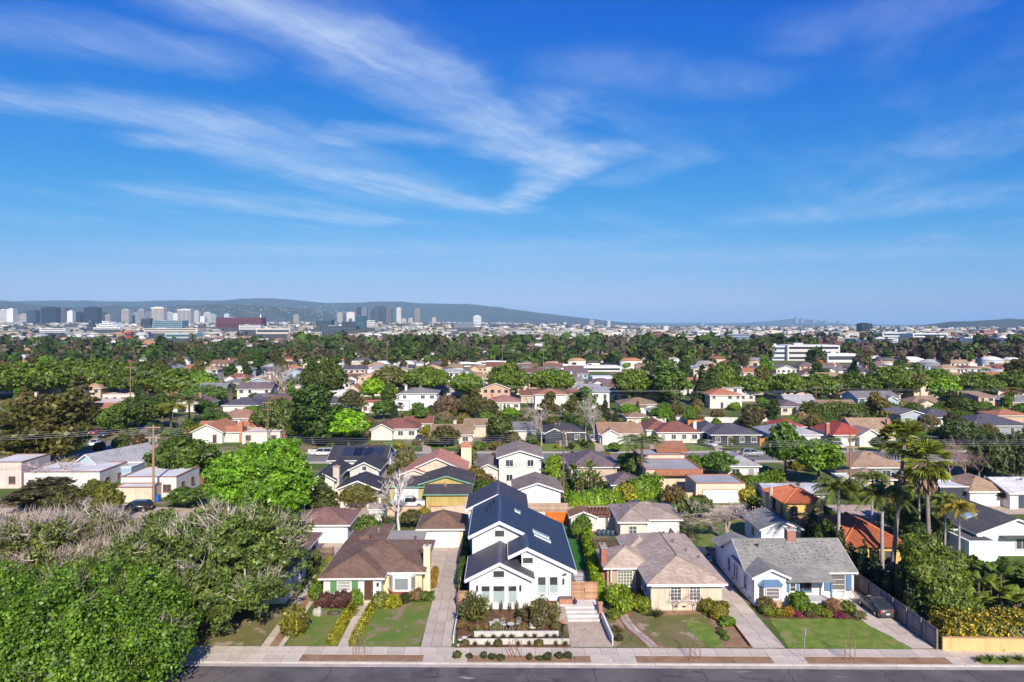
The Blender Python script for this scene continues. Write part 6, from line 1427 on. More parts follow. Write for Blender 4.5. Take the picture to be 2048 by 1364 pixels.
bay = [(.5, 0), (.85, -.6), (2.55, -.6), (2.95, 0)]
h.part(MB().prism(bay, 0, .85), 'bay_base', 'brick', (0.5, 0.33, 0.22)); h.part(MB().prism([(x*.995+.01, y+.01) for x, y in bay], .85, 2.3), 'bay_wall', 'paint', WHITE)
h.part(MB().hexa([(.3, 0, 2.3), (.75, -.75, 2.3), (2.65, -.75, 2.3), (3.15, 0, 2.3)], [(.9, 0, 2.85), (1.1, -.12, 2.85), (2.3, -.12, 2.85), (2.55, 0, 2.85)]), 'bay_roof', 'metal', (0.18, 0.29, 0.42))
h.win('f', -.6, 1.05, 2.35, 1.05, 2.15, rows=3, glass=(0.3, 0.29, 0.3))
for (xa, ya), (xb, yb) in ((bay[0], bay[1]), (bay[2], bay[3])):
    d = Vector((xb-xa, yb-ya)); n_ = Vector((d.y, -d.x)).normalized(); p0 = Vector((xa, ya))+d*.15; p1 = Vector((xa, ya))+d*.85
    h.part(MB().prism([p0, p1, p1+n_*.04, p0+n_*.04], 1.05, 2.15), 'side_window', 'glass', (0.28, 0.27, 0.28))
dm = MB(); r9 = random.Random(2)
for i in range(9):
    for j in range(17):
        u = .6+j*.62+r9.uniform(-.12, .12); y_ = 2.3+i*.4+j*.06+r9.uniform(-.05, .05); zz = 3.05+(y_-1.9)*2.15/4.2+.135
        if r9.random() < .72 and 1.6 < y_ < 5.7 and not (u < 3.9 and y_ < 4.6): dm.hexa([(u, y_, zz-.02), (u+r9.uniform(.16, .3), y_+.03, zz-.01), (u+.22, y_+.09, zz+.02), (u, y_+.06, zz+.01)], [(u, y_, zz+.006), (u+.2, y_+.03, zz+.02), (u+.22, y_+.09, zz+.05), (u, y_+.06, zz+.036)])
h.part(dm, 'slipped_shingles', 'shingle', (0.045, 0.042, 0.038), kind='stuff')
for u in (2.0, 4.9, 5.7, 7.4): h.win('l', 0, u, u+(.5 if u in (4.9, 5.7) else .8), 1.0, 2.4, glass=(0.06, 0.07, 0.09), frame=(0.6, 0.6, 0.66))
for u in (1.0, 3.5, 6.5, 9.5): h.part(MB().box(-.03, .02, u, u+.35, .4, .55), 'vent_grille', 'metal', (0.1, 0.1, 0.1))
h.chimney(5.9, 6.9, 5.6, 6.5, 3, 6.3, (0.36, 0.17, 0.13)); h.pipe(2.2, 5.0, 4.6, .4, .14, (0.1, 0.1, 0.1)); h.part(MB().tube([(11.65, 2.0, 0), (11.65, 2.0, 2.7)], .05, 6), 'downpipe', 'paint', WHITE)
g = House('white gabled garage with grey ridged roof behind the cottage', (34.6, 90.8, 0), name='garage', cat='garage', wall=(0.75, 0.76, 0.78), roof=(0.24, 0.24, 0.225))
g.vol(0, 5.3, 0, 6.2, 2.65, 'gy', 1.0, over=.35); g.door('f', 0, .7, 4.6, .05, 2.1, (0.68, 0.7, 0.74), 'garage_door', panels=4, handle=False); g.win('f', 0, 2.45, 2.75, 2.85, 3.2, sill=False); g.win('l', 0, 2.2, 3.4, .9, 2.0, glass=(0.03, 0.03, 0.04))
for x, y, r_, hh, c, l in ((27.6, 71.0, 1.0, 1.5, (0.10, 0.095, 0.04), 'grey green round bush left of the bay window'), (31.0, 70.9, 1.3, 2.1, (0.085, 0.17, 0.02), 'big round glossy shrub right of the bay window'), (32.4, 70.3, .9, 1.0, (0.07, 0.13, 0.02), 'low green shrub beside the big round shrub'), (34.6, 70.9, 1.0, 1.3, (0.2, 0.15, 0.11), 'thin dry reddish shrub before the porch'), (36.0, 70.6, .9, 1.2, (0.08, 0.14, 0.02), 'green leafy plant at the end of the porch'), (27.3, 70.0, .8, 1.0, (0.11, 0.17, 0.02), 'yellow green plant at the lawn corner'), (28.2, 69.7, .7, .9, (0.14, 0.17, 0.02), 'yellow green leafy plant in the flower bed'), (29.4, 69.9, .7, .9, (0.22, 0.15, 0.02), 'golden leaved plant in the flower bed'), (30.2, 69.6, .55, .6, (0.16, 0.03, 0.11), 'mound of magenta flowers in the bed, left one'), (34.4, 69.5, .8, .5, (0.15, 0.03, 0.10), 'mound of magenta flowers in the bed, right one'), (33.2, 69.6, .7, .7, (0.12, 0.16, 0.02), 'light green plant in the flower bed'), (31.6, 69.6, .6, .5, (0.11, 0.11, 0.06), 'grey cushion plant in the flower bed'), (36.6, 69.4, .8, .6, (0.13, 0.15, 0.11), 'pale grey green plants at the lawn edge'), (34.0, 70.0, .6, .5, (0.09, 0.06, 0.035), 'brownish cushion plant in the flower bed')):
    bush(x, y, r_, hh, c, l)
tree('bare', 37.2, 72.6, 2.2, .7, 'brown', 'small reddish tree in a pot at the cottage corner', bark=(0.34, 0.17, 0.13))
car('hatch', 'dark grey hatchback parked on the right driveway', 39.0, 70.9, math.pi+.03, (0.075, 0.07, 0.075), plate=True); car('sedan', 'dark red tailed car half hidden between cream house and cottage', 25.2, 86.5, 0.0, (0.03, 0.03, 0.035))
fence('tall weathered grey board fence along the right driveway', (40.15, 62.4), (40.3, 84.0), 1.85, (0.27, 0.235, 0.225), 'v', .15, name='board_fence')
wall('grey side wall between cream house and cottage driveway', (23.35, 79), (23.6, 97), 1.5, (0.35, 0.3, 0.26), .12)

# --- yellow wall and flowering hedge at right
wall('low yellow stucco wall along the sidewalk', (40.4, 63.05+SR*40), (60, 62.6+SR*60), 1.2, (0.66, 0.45, 0.2), .2, cap=(0.5, 0.28, 0.15))
hedge('green hedge covered in yellow blossoms above the yellow wall', (41.3, 64.2), (58, 63.4), 2.6, 2.3, (0.09, 0.12, 0.02), leaf=.17, dens=55, bloom=(0.42, 0.37, 0.04), lump=.5, seed=21)
for i in range(9): tree('spiky', 42.3+i*1.25, 60.1+.2*(i % 2), .7, .9, (0.07, 0.15, 0.03), ORD[i] + ' clump of strappy leaves from the left in the right parkway', group='strappy plants in the right parkway')
YEL = (0.66, 0.43, 0.15); TILE = (0.44, 0.135, 0.06)
h = House('yellow stucco house with orange barrel tile roofs behind the cypresses', (41.6, 82.8, 0), wall=YEL, roof=TILE, trim=(0.3, 0.13, 0.07), roofmat='clay')
def tiled_hip(x0, x1, y0, y1, z, rise, over=.5):
    e0, e1, f0, f1 = x0-over, x1+over, y0-over, y1+over; W_, D_ = e1-e0, f1-f0; zt = z+rise; ym = (f0+f1)/2; xm = (e0+e1)/2
    if W_ >= D_: A = (e0+D_/2, ym, zt); B = (e1-D_/2, ym, zt)
    else: A = (xm, f0+W_/2, zt); B = (xm, f1-W_/2, zt)
    q = [(e0, f0, z), (e1, f0, z), (e1, f1, z), (e0, f1, z)]
    fs = [(q[0], q[1], B, A), (q[3], q[0], A), (q[1], q[2], B)] if W_ >= D_ else [(q[0], q[1], A), (q[3], q[0], A, B), (q[1], q[2], B, A)]
    m = MB()
    for f in fs: m.poly(f)
    m.poly((q[2], q[3], A, B) if W_ >= D_ else (q[2], q[3], B)); m.poly(q[::-1]); o = h.part(m, 'roof', 'clay', tuple(v*.75 for v in TILE))
    for f in fs: tile_slope('tile_rows', o, [f[0], f[1]] + list(f[2:]), TILE)
    c = MB()
    for a_, b_ in ((q[0], A), (q[1], B if W_ >= D_ else A), (A, B)): c.tube([Vector(a_)+Vector((0, 0, .06)), Vector(b_)+Vector((0, 0, .1))], .13, 7)
    h.part(c, 'ridge_tiles', 'clay', tuple(v*1.15 for v in TILE), o)
h.part(MB().box(0, 7.8, 0, 11, 0, 2.85), 'wall', 'stucco', YEL); tiled_hip(0, 7.8, 0, 11, 2.85, 2.1)
h.part(MB().box(-2.6, 2.6, 10.6, 18, 0, 5.4), 'wall', 'stucco', YEL); tiled_hip(-2.6, 2.6, 10.6, 18, 5.4, 1.3, .45)
h.win('f', 0, 5.2, 5.9, .9, 2.2); h.win('f', 0, 2.0, 2.8, .9, 2.2); h.door('f', 0, 3.5, 4.6, .1, 2.2, (0.25, 0.14, 0.06)); h.win('f', 10.6, -1.9, -1.1, 3.5, 4.8, cols=2); h.win('l', -2.6, 11.6, 12.2, 3.5, 4.8); h.win('l', -2.6, 14.2, 14.8, 3.5, 4.8); h.win('l', 0, 3, 4, 1, 2.2)
h.part(MB().box(-2.1, -.9, 10.3, 10.6, 3.2, 3.4), 'window_box', 'clay', (0.3, 0.12, 0.07)); h.part(MB().tube([(-3.0, 14.8, 0), (-3.0, 14.8, 6.6)], .28, 8), 'chimney', 'stucco', (0.5, 0.4, 0.36))
for i in range(14):
    y = 68.5+i*1.75
    tree('cypress', 41.25+.25*math.sin(i*2), y, 4.3+.9*math.sin(i*1.7), .62, (0.022, 0.045, 0.02), ORD[i] + ' slim dark cypress from the street in the row behind the grey fence', group='row of slim cypresses behind the grey fence')
# white house at right edge
h = House('white house with dark grey roof and blue skylights at the right edge', (*G(1955, 1112), 0), wall=(0.8, 0.8, 0.82), roof=(0.11, 0.105, 0.105))
h.vol(0, 10, 0, 12, 3.0, 'gy', 1.8, over=.4); h.vol(-2.6, 1.0, -2.2, 3, 2.2, 'flat', par=.3); h.win('f', 0, 5.0, 6.6, .9, 2.2, cols=2); h.win('f', 0, 7.2, 8.8, .9, 2.2, cols=2); h.win('l', 0, 1.0, 3.2, 1.0, 2.2, cols=2); h.part(MB().box(2.8, 9.6, -1.0, .0, 2.5, 2.65), 'porch_roof', 'shingle', (0.1, 0.1, 0.1))
for y in (4.0, 8.0): h.panel_on([(1.2, y, 3.62), (2.8, y, 4.2), (2.8, y+1.4, 4.2), (1.2, y+1.4, 3.62)], 'skylight', 'glass', (0.25, 0.36, 0.45), .12)
# big planting at right
big_tree('tall loose green tree rising beside the grey fence', 43.6, 67.2, [(.2, 0, 3.2, 2.1, 2.1, 2.4), (-.5, 1.6, 4.9, 1.6, 1.9, 2.0), (1.8, 2.2, 4.6, 2.0, 2.0, 2.2), (1.4, 4.6, 5.2, 1.8, 2.0, 2.2), (.6, -1.2, 2.0, 1.7, 1.4, 1.6)], .17, 700, 42, .55, (0.10, 0.175, 0.03), .22, 31, twigs=40, twigcol=(0.22, 0.19, 0.13), twigfrac=.2, boughs=11)
for i, (x, y, hh) in enumerate(((50.5, 71.5, 4.8), (53.5, 73, 5.4), (52, 69, 4.0), (56, 71, 5), (48.6, 69.5, 3.6), (55, 68, 3.8))): tree('banana', x, y, hh, 2.6, (0.07, 0.14, 0.025) if i % 2 else (0.11, 0.18, 0.03), ORD[i] + ' broad leaved banana plant of the dark thicket at right', group='banana plants in the right thicket')
for i, (x, y, r_, hh) in enumerate(((47.5, 72, 2.0, 3.4), (50, 76, 2.4, 3.6), (54, 78, 2.6, 3.4), (48, 78, 2.2, 4.2), (57, 75, 2.6, 3.8), (46, 66, 1.4, 2.6))): bush(x, y, r_, hh, (0.065, 0.125, 0.022), ORD[i] + ' dense green bush of the thicket above the yellow wall', group='dark bushes of the right thicket')
PALMBARK = (0.24, 0.185, 0.155)
tree('fan', 46.0, 80, 18.4, 3.1, (0.12, 0.17, 0.025), 'tallest fan palm with bright crown, left of the tall pair', rz=.1, var=0, bark=PALMBARK, lean=(0, .07))
tree('fan', 47.4, 75, 16.7, 3.1, (0.11, 0.16, 0.025), 'fan palm with hanging dry skirt, right of the tall pair', rz=2.0, var=1, bark=PALMBARK, skirt=True)
for i, (px, py, tp, wd, l) in enumerate(((1678, 1140, 952, 100, 'feather palm with grey trunk before the yellow house'), (1765, 1150, 962, 100, 'feather palm with grey trunk left of the tall fan palms'), (1890, 1110, 985, 75, 'slim feather palm right of the tall fan palms'), (1918, 1120, 1000, 70, 'feather palm with yellowing fronds beside the white house'), (1745, 1060, 940, 70, 'small green palm behind the tiled roof'), (1838, 1080, 965, 60, 'palm half hidden behind the two tall trunks'))):
    tree_px('feather', px, py, tp, wd, (0.075, 0.12, 0.03) if i != 3 else (0.15, 0.15, 0.025), l, bark=(0.34, 0.32, 0.3))
for i, (px, py, tp, wd, kind) in enumerate(((1800, 1075, 1005, 60, 'round'), (1760, 1050, 990, 50, 'banana'), (1875, 1095, 1030, 60, 'round'), (1905, 1080, 1040, 50, 'round'), (1838, 1110, 1045, 70, 'round'), (1820, 1055, 975, 60, 'round'), (1640, 1075, 1010, 70, 'round'), (1655, 1120, 1040, 60, 'round'), (1862, 1070, 990, 70, 'round'))):
    tree_px(kind, px, py, tp, wd, (0.05, 0.10, 0.02) if i % 2 else (0.035, 0.075, 0.018), ORD[i] + ' dense green tree among the palms behind the tiled roof' if kind == 'round' else 'banana plant behind the tiled roof', group='trees among the palms behind the tiled roof' if kind == 'round' else None)

# --- large trees at lower left
big_tree('huge bright green spreading tree filling the lower left corner', -37.5, 57.5, [(0, 0, 4.6, 8.8, 7.0, 4.6), (-6, 1, 4.2, 6, 5.5, 3.6), (5.6, .6, 3.9, 5.2, 5.2, 3.8), (8.2, -1.6, 3.2, 3.0, 3.4, 3.0), (1, 5, 4.6, 6.4, 3.6, 3.5), (-3, -4, 4.2, 6.5, 3.5, 3.8), (4, -4.5, 3.6, 5, 3, 3.2)], .16, 2300, 64, .8, (0.06, 0.138, 0.014), .6, 51, twigs=420, twigfrac=.16, core=.7, boughs=5)
big_tree('large tree of mixed green leaves and grey bare twigs at left', -29.8, 69.5, [(0, 0, 6.0, 6.8, 5.5, 4.4), (5.2, .5, 6.2, 4.4, 4.0, 4.2), (-5.5, 1.5, 5.6, 5.0, 4.2, 4.0), (1.5, -4.0, 3.6, 5.0, 2.6, 2.9), (-3.5, -3.6, 4.2, 4.6, 3, 3.2), (2, 4, 6.4, 5, 3, 3.6), (4.8, -2.8, 4.2, 3.2, 2.4, 2.6)], .18, 1500, 46, .62, (0.085, 0.155, 0.042), .55, 52, twigs=950, twigcol=(0.46, 0.39, 0.33), twigfrac=.42, core=.62)
big_tree('wide tree of mostly bare grey twigs at the left edge', -51.5, 75, [(0, 0, 4.8, 8.5, 6, 4.2), (7, 1.5, 4.4, 5, 4, 3.6), (-7, -2, 4.4, 6, 5, 3.8), (4.5, -5, 3.6, 4.6, 3, 3), (-2, -6, 3.8, 6, 3.4, 3.2), (9, -1, 3.8, 3, 3, 2.8)], .18, 1000, 34, .62, (0.085, 0.13, 0.045), .45, 53, twigs=2300, twigcol=(0.48, 0.4, 0.34), twigfrac=.75, core=.6)

# ------------------------------------------------------------------ the block behind, street after street
R7 = random.Random(7)
ALLEY = sheet('alley', [(-120, 106.5), (120, 106.5), (120, 112.5), (-120, 112.5)], 'gravel', .006)
sheet('mid_ground', [(-420, 128), (420, 128), (620, 640), (-620, 640)], 'earth', -.02)
sheet('road', [(-62, 149.5), (230, 149.5), (230, 158.5), (-62, 158.5)], 'oldasphalt', .004)
for i, (ya, yb) in enumerate(((147.6, 149.3), (158.7, 160.3))): MB().box(-60, 230, ya, yb, -.1, .1).obj('sidewalk', 'concrete', None, (0.44, 0.39, 0.34), kind='structure')
sheet('side_road', [G(150, 925), G(245, 903), G(345, 856), G(300, 843), G(165, 905)], 'oldasphalt', .006)
sheet('side_pavement', [G(232, 908), G(262, 900), G(300, 878), G(352, 857), G(345, 855), G(243, 903)], 'gravel', .02)
sheet('lawn', [G(232, 884), G(250, 877), G(293, 867), G(290, 874), G(255, 885)], 'lawn_green', .03)
for a in ((755, 830, 897, 884), (862, 960, 897, 886), (1080, 1165, 902, 887), (1200, 1265, 902, 887), (1318, 1372, 902, 890), (1380, 1420, 902, 890), (1440, 1465, 902, 890), (1700, 1790, 900, 888), (1540, 1600, 895, 886)):
    sheet('lawn', [G(a[0], a[2]), G(a[1], a[2]), G(a[1]-(a[1]-1005)*.05, a[3]), G(a[0]-(a[0]-1005)*.05, a[3])], 'lawn_green', .03)
sheet('lawn', [G(1170, 1004), G(1205, 1004), G(1195, 975), G(1165, 975)], 'turf', .02)
for px, w_ in ((845, 14), (1190, 14), (1300, 10), (1430, 12), (1645, 14)): sheet('driveway', [G(px, 905), G(px+w_*1.4, 905), G(px+w_, 885), G(px, 885)], 'gravel', .05)
ROOFN = {'brown': (0.20, 0.115, 0.085), 'tan': (0.37, 0.25, 0.16), 'grey': (0.20, 0.19, 0.19), 'lgrey': (0.36, 0.35, 0.35), 'dark': (0.05, 0.05, 0.06), 'slate': (0.095, 0.088, 0.11), 'red': (0.36, 0.075, 0.055), 'orange': (0.4, 0.17, 0.095), 'pink': (0.43, 0.2, 0.14), 'mauve': (0.165, 0.12, 0.13), 'rbrown': (0.23, 0.095, 0.07), 'white': (0.62, 0.6, 0.58), 'khaki': (0.28, 0.19, 0.12), 'charcoal': (0.075, 0.065, 0.07)}
WALLN = {'white': (0.66, 0.63, 0.585), 'cream': (0.64, 0.54, 0.41), 'beige': (0.6, 0.48, 0.38), 'blue': (0.35, 0.46, 0.58), 'yellow': (0.46, 0.36, 0.13), 'dark': (0.05, 0.055, 0.07), 'grey': (0.5, 0.49, 0.5), 'pink': (0.68, 0.5, 0.42), 'lilac': (0.42, 0.39, 0.5), 'salmon': (0.62, 0.4, 0.28)}
HOUSES = []
def hp(label, px0, px1, ye, h, depth, kind, rise, wall_, roof, rz=0.0, auto=True, sub=True, name='house', cat='house', group=None, vols=(), door=True, chim=None, roofmat='shingle', over=.45, side=True, garage=False, trim=WHITE):
    """a house whose front eave (height h) shows from px0 to px1 on photo row ye"""
    a = G(px0, ye, h); b = G(px1, ye, h); W = b[0]-a[0]
    H_ = House(label, (a[0], a[1], 0), rz, name=name, cat=cat, group=group, wall=WALLN.get(wall_, wall_), roof=ROOFN.get(roof, roof), roofmat=roofmat, trim=trim)
    H_.vol(0, W, 0, depth, h, kind, rise, over=over)
    for v in vols: H_.vol(*v[:5], v[5], v[6], over=.4, **(v[7] if len(v) > 7 else {}))
    if garage: H_.door('f', 0, W*.14, W*.86, .05, 2.2, WHITE, 'garage_door', panels=4, handle=False)
    elif auto: H_.auto(sub=sub, rng=R7, door=door, side=side)
    if chim: H_.chimney(chim[0], chim[0]+.8, chim[1], chim[1]+.8, 0 if chim[2] < 0 else h-.5, abs(chim[2]), chim[3] if len(chim) > 3 else (0.4, 0.18, 0.12))
    if kind != 'flat':
        for i in range(R7.randint(1, 3)): H_.pipe(W*R7.uniform(.3, .7), depth*R7.uniform(.3, .45), h+rise*.55, R7.uniform(.5, .9), R7.uniform(.07, .14), R7.choice([(0.5, 0.5, 0.5), (0.25, 0.2, 0.17), (0.4, 0.2, 0.12)]))
    HOUSES.append((a[0]+W/2, a[1]+depth/2, max(W, depth)*.62)); return H_
# left end of the alley
hp('white flat roofed garage block with brown coping beside the wooden pole', 242, 352, 960, 3.0, 9, 'flat', 0, 'white', 'white', trim=(0.3, 0.13, 0.08), door=False, name='garage', cat='garage')
hp('low cream flat annex behind the parked black car', 226, 303, 981, 2.0, 3.2, 'flat', 0, 'cream', 'white', trim=(0.26, 0.12, 0.08), auto=False, name='garage', cat='garage')
hp('pinkish beige flat roofed building at the left edge', -30, 42, 930, 4.3, 8, 'flat', 0, (0.6, 0.5, 0.45), 'white', trim=(0.25, 0.13, 0.09))
hp('white flat roofed house behind the pale bare tree', 48, 198, 950, 3.1, 9, 'flat', 0, 'white', 'white', trim=(0.3, 0.14, 0.1))
hp('light blue house with grey gabled roof beyond the white flat roofs', 146, 226, 929, 3.0, 13, 'gy', 2.2, 'blue', 'lgrey', rz=-.38, door=False)
hp('light blue lean-to with white roof beside the grey gabled house', 200, 262, 940, 2.5, 5, 'flat', 0, 'blue', 'white', auto=False)
hp('tan roofed low house by the street corner', 262, 345, 905, 2.6, 8, 'hip', 1.2, 'beige', 'tan')
hp('small house with tan roof between willowy tree and big round tree', 425, 480, 913, 2.7, 6, 'hip', 1.0, 'white', 'tan', door=False)
# white house of many dark gables
h = hp('white house of many dark gables with solar panels on its roof', 659, 770, 919, 3.1, 9, 'gx', 1.9, 'white', 'dark', door=False)
ox, oy = h.t.location.x, h.t.location.y
def rel(px0, px1, ye, hh): a = G(px0, ye, hh); b = G(px1, ye, hh); return a[0]-ox, b[0]-ox, a[1]-oy
for px0, px1, ye, hh, dp, rs in ((676, 755, 977, 2.7, 6.5, 1.3), (625, 668, 958, 3.0, 12, 1.0), (700, 757, 938, 3.15, 9, 1.25)):
    xa, xb, y_ = rel(px0, px1, ye, hh); h.vol(xa, xb, y_, y_+dp, hh, 'gy', rs)
    h.part(MB().box((xa+xb)/2-.35, (xa+xb)/2+.35, y_-.04, y_+.1, hh-.2, hh+.45), 'gable_vent', 'glass', (0.05, 0.05, 0.06))
xa, xb, y_ = rel(700, 757, 938, 3.15); h.win('f', y_, (xa+xb)/2-1.0, (xa+xb)/2+1.0, .4, 2.5, cols=3); xa, xb, y_ = rel(625, 668, 958, 3.0); h.win('f', y_, xa+1, xa+2, 1, 2.2)
xa, xb, y_ = rel(666, 678, 945, 4.0); h.chimney(xa, xb, y_, y_+.9, 0, 4.9, (0.52, 0.45, 0.4))
for i in range(4): x = 2.2+i*2.1; h.panel_on([(x, 1.0, 3.62), (x+1.9, 1.0, 3.62), (x+1.9, 3.6, 4.72), (x, 3.6, 4.72)], 'solar_panel', 'glass', (0.02, 0.025, 0.04), .1)
# pink tiled house, yellow garage group
h = hp('cream house with pink tiled gable roof and orange capped chimney tower', 816, 930, 941, 3.2, 9, 'gy', 2.3, 'cream', 'pink', roofmat='clay', door=False, vols=((-1.2, 3.6, -1.2, 4, 2.8, 'gy', .9),))
h.part(MB().box(9.2, 11.2, 8.5, 10, 0, 6.0), 'chimney_tower', 'stucco', WALLN['cream']); h.part(MB().hexa([(9.0, 8.3, 6.0), (11.4, 8.3, 6.0), (11.4, 10.2, 6.0), (9.0, 10.2, 6.0)], [(9.6, 8.8, 6.8), (10.8, 8.8, 6.8), (10.8, 9.7, 6.8), (9.6, 9.7, 6.8)]), 'tower_cap', 'clay', ROOFN['orange'])
hp('yellow garage with charcoal roof and green eaves', 852, 938, 987, 2.45, 5.5, 'gx', .8, 'yellow', 'charcoal', auto=False, trim=(0.18, 0.36, 0.26), name='garage', cat='garage', vols=((-1.5, 7.2, 5.0, 13, 2.9, 'gy', 1.3),))
hp('charcoal roofed carport garage behind the white pickup', 780, 846, 972, 2.5, 7, 'gx', .9, 'yellow', 'charcoal', garage=True, trim=(0.18, 0.36, 0.26), name='garage', cat='garage')
hp('white two storey house with grey brown roof and balconies', 998, 1082, 914, 5.4, 10, 'gy', 1.2, 'white', (0.27, 0.215, 0.18), vols=((-4.2, 0, 1.0, 10, 2.9, 'gy', 1.0),), door=False)
hp('white sided garage with worn grey brown gable roof behind the farmhouse', 1029, 1121, 981, 2.85, 7.5, 'gy', 1.25, (0.66, 0.68, 0.72), (0.24, 0.19, 0.16), auto=False, name='garage', cat='garage')
hp('house with mauve hip roof and white french doors', 1142, 1234, 933, 2.8, 11, 'hip', 2.0, (0.55, 0.42, 0.34), 'mauve')
hp('beige garage with mauve hip roof behind the ivy hedge', 1226, 1281, 968, 2.55, 6, 'hip', 1.3, 'beige', 'mauve', door=False, name='garage', cat='garage')
h = hp('spanish style house with flat grey roof and clay tile awning', 1292, 1406, 945, 3.0, 10, 'flat', 0, 'cream', 'lgrey', trim=(0.34, 0.12, 0.07), door=False, vols=((1.0, 10.2, 12, 18, 3.4, 'flat', 0),))
h.part(MB().hexa([(1.6, -1.1, 2.6), (10.2, -1.1, 2.6), (10.2, 0, 3.3), (1.6, 0, 3.3)], [(1.6, -1.1, 2.7), (10.2, -1.1, 2.7), (10.2, 0, 3.4), (1.6, 0, 3.4)]), 'awning', 'clay', ROOFN['orange']); tile_slope('tile_rows', h.t, [(1.6, -1.12, 2.7), (10.2, -1.12, 2.7), (10.2, 0, 3.42), (1.6, 0, 3.42)], ROOFN['orange'])
h.part(MB().hexa([(5.2, 14, 4.0), (11.5, 14, 4.0), (11.5, 18.5, 5.4), (5.2, 18.5, 5.4)], [(5.2, 14, 4.15), (11.5, 14, 4.15), (11.5, 18.5, 5.55), (5.2, 18.5, 5.55)]), 'tile_roof', 'clay', ROOFN['orange']); tile_slope('tile_rows', h.t, [(5.2, 14, 4.16), (11.5, 14, 4.16), (11.5, 18.5, 5.56), (5.2, 18.5, 5.56)], ROOFN['orange'])
hp('cream flat roofed garage with white door behind the gnarled bare tree', 1392, 1491, 973, 2.8, 6.8, 'flat', 0, 'cream', 'lgrey', trim=(0.36, 0.15, 0.09), garage=True, name='garage', cat='garage')
hp('white house with pale grey low roof behind the clipped green tree', 1456, 1518, 931, 2.8, 9, 'hip', 1.4, 'white', 'lgrey')
hp('long white outbuilding with pale grey metal roof left of the yellow house', 1538, 1652, 986, 2.6, 6, 'gx', .8, 'white', (0.42, 0.43, 0.44), side=False, door=False)
hp('house with wide tan hip roof behind the palms', 1702, 1816, 934, 2.8, 11, 'hip', 2.0, (0.3, 0.3, 0.33), 'tan')
hp('lower tan roofed wing with skylight near the palms', 1713, 1788, 958, 2.7, 6.5, 'hip', 1.2, 'beige', (0.33, 0.23, 0.17), auto=False)
hp('flat white patio roof beside the wooden pole at right', 1684, 1735, 962, 2.4, 4, 'flat', 0, (0.3, 0.3, 0.3), 'white', auto=False, name='patio_roof', cat='roof')
hp('white garage with tan hip roof right of the tall palms', 1940, 2016, 981, 2.6, 8, 'hip', 1.7, 'white', 'tan', garage=True, name='garage', cat='garage')
hp('flat white roof between the tall palms and the tan garage', 1880, 1944, 980, 2.5, 5, 'flat', 0, 'dark', 'white', auto=False, name='patio_roof', cat='roof')
hp('pale roofed house cut by the right edge', 2020, 2110, 985, 2.7, 9, 'gx', 1.4, 'white', 'white')
# across the second street
hp('white house with red brown roof behind the white picket fence', 746, 834, 857, 2.8, 10, 'hip', 2.0, 'white', 'rbrown', vols=((-.2, 5.2, -1.4, 6, 2.75, 'gy', 1.4), (7, 14.4, 8, 16, 3.0, 'gx', 1.4)))
hp('long cream house with light brown roof right of the red brown one', 864, 944, 868, 2.8, 8, 'gx', 1.8, 'cream', 'khaki', chim=(5.0, 4, 5.5, (0.6, 0.52, 0.42)), vols=((7.5, 13, 12, 18, 3.2, 'gx', 1.3),))
hp('small white house with orange door left of the charcoal house', 1020, 1072, 860, 2.8, 8, 'gx', 1.5, 'white', 'grey', chim=(6.5, 2, 5.0))
hp('charcoal house with orange door between bare white trees', 1088, 1168, 864, 2.8, 10, 'hip', 1.7, 'dark', 'charcoal', vols=((0.2, 5.0, -1.2, 5, 2.75, 'gy', 1.1),))
hp('cream house with tan roof and red trimmed front gable', 1200, 1284, 866, 2.8, 9, 'gx', 2.0, 'white', (0.33, 0.2, 0.13), chim=(9.6, 4, 5.6, (0.7, 0.6, 0.5)), vols=((.4, 4.6, -1.2, 5, 2.7, 'gy', 1.1),))
hp('white house with brown hip roofs right of the red trimmed gable', 1316, 1400, 864, 2.8, 9, 'hip', 2.0, 'white', 'rbrown', vols=((-2.0, 5, 4, 15, 2.8, 'hip', 1.8),), chim=(9.8, 3, 5.0, WALLN['white']))
hp('dark slate blue house with low hip roofs', 1424, 1520, 869, 2.8, 11, 'hip', 2.0, 'dark', 'slate', vols=((-1.5, 5, 5, 15, 2.8, 'hip', 1.8),))
hp('lilac sided house with light grey roof right of the slate blue one', 1545, 1642, 869, 2.8, 12, 'hip', 2.1, (0.7, 0.69, 0.74), 'lgrey')
hp('white house with bright red hip roof and brick chimneys', 1668, 1736, 869, 2.8, 12, 'hip', 2.3, 'white', 'red', vols=((5.5, 10.8, -1.6, 5, 2.8, 'gy', 1.5, {'roof': (0.36, 0.26, 0.22)}),), chim=(-.9, 2, 5.2))
hp('tan gabled house behind the bright red roof', 1710, 1792, 858, 3.0, 9, 'gx', 2.2, 'beige', 'tan', chim=(8.5, 0.4, 5.4))
hp('small house with red roof left of the bright red hip roof', 1552, 1610, 853, 2.8, 8, 'hip', 1.5, 'white', 'red')
hp('house with dark slate hip roof at the right edge', 1945, 2060, 851, 2.8, 12, 'hip', 2.2, (0.3, 0.31, 0.34), 'slate')
hp('white house with slate roof left of the yellow pole', 1850, 1922, 834, 2.8, 9, 'hip', 1.8, 'white', 'slate')
hp('grey blue house with flat grey gable beside the slate roof', 1802, 1852, 829, 3.2, 12, 'gy', 1.2, (0.42, 0.47, 0.52), 'grey')
hp('low orange tile roof near the right edge', 1996, 2060, 831, 2.8, 8, 'hip', 1.3, 'salmon', 'orange')
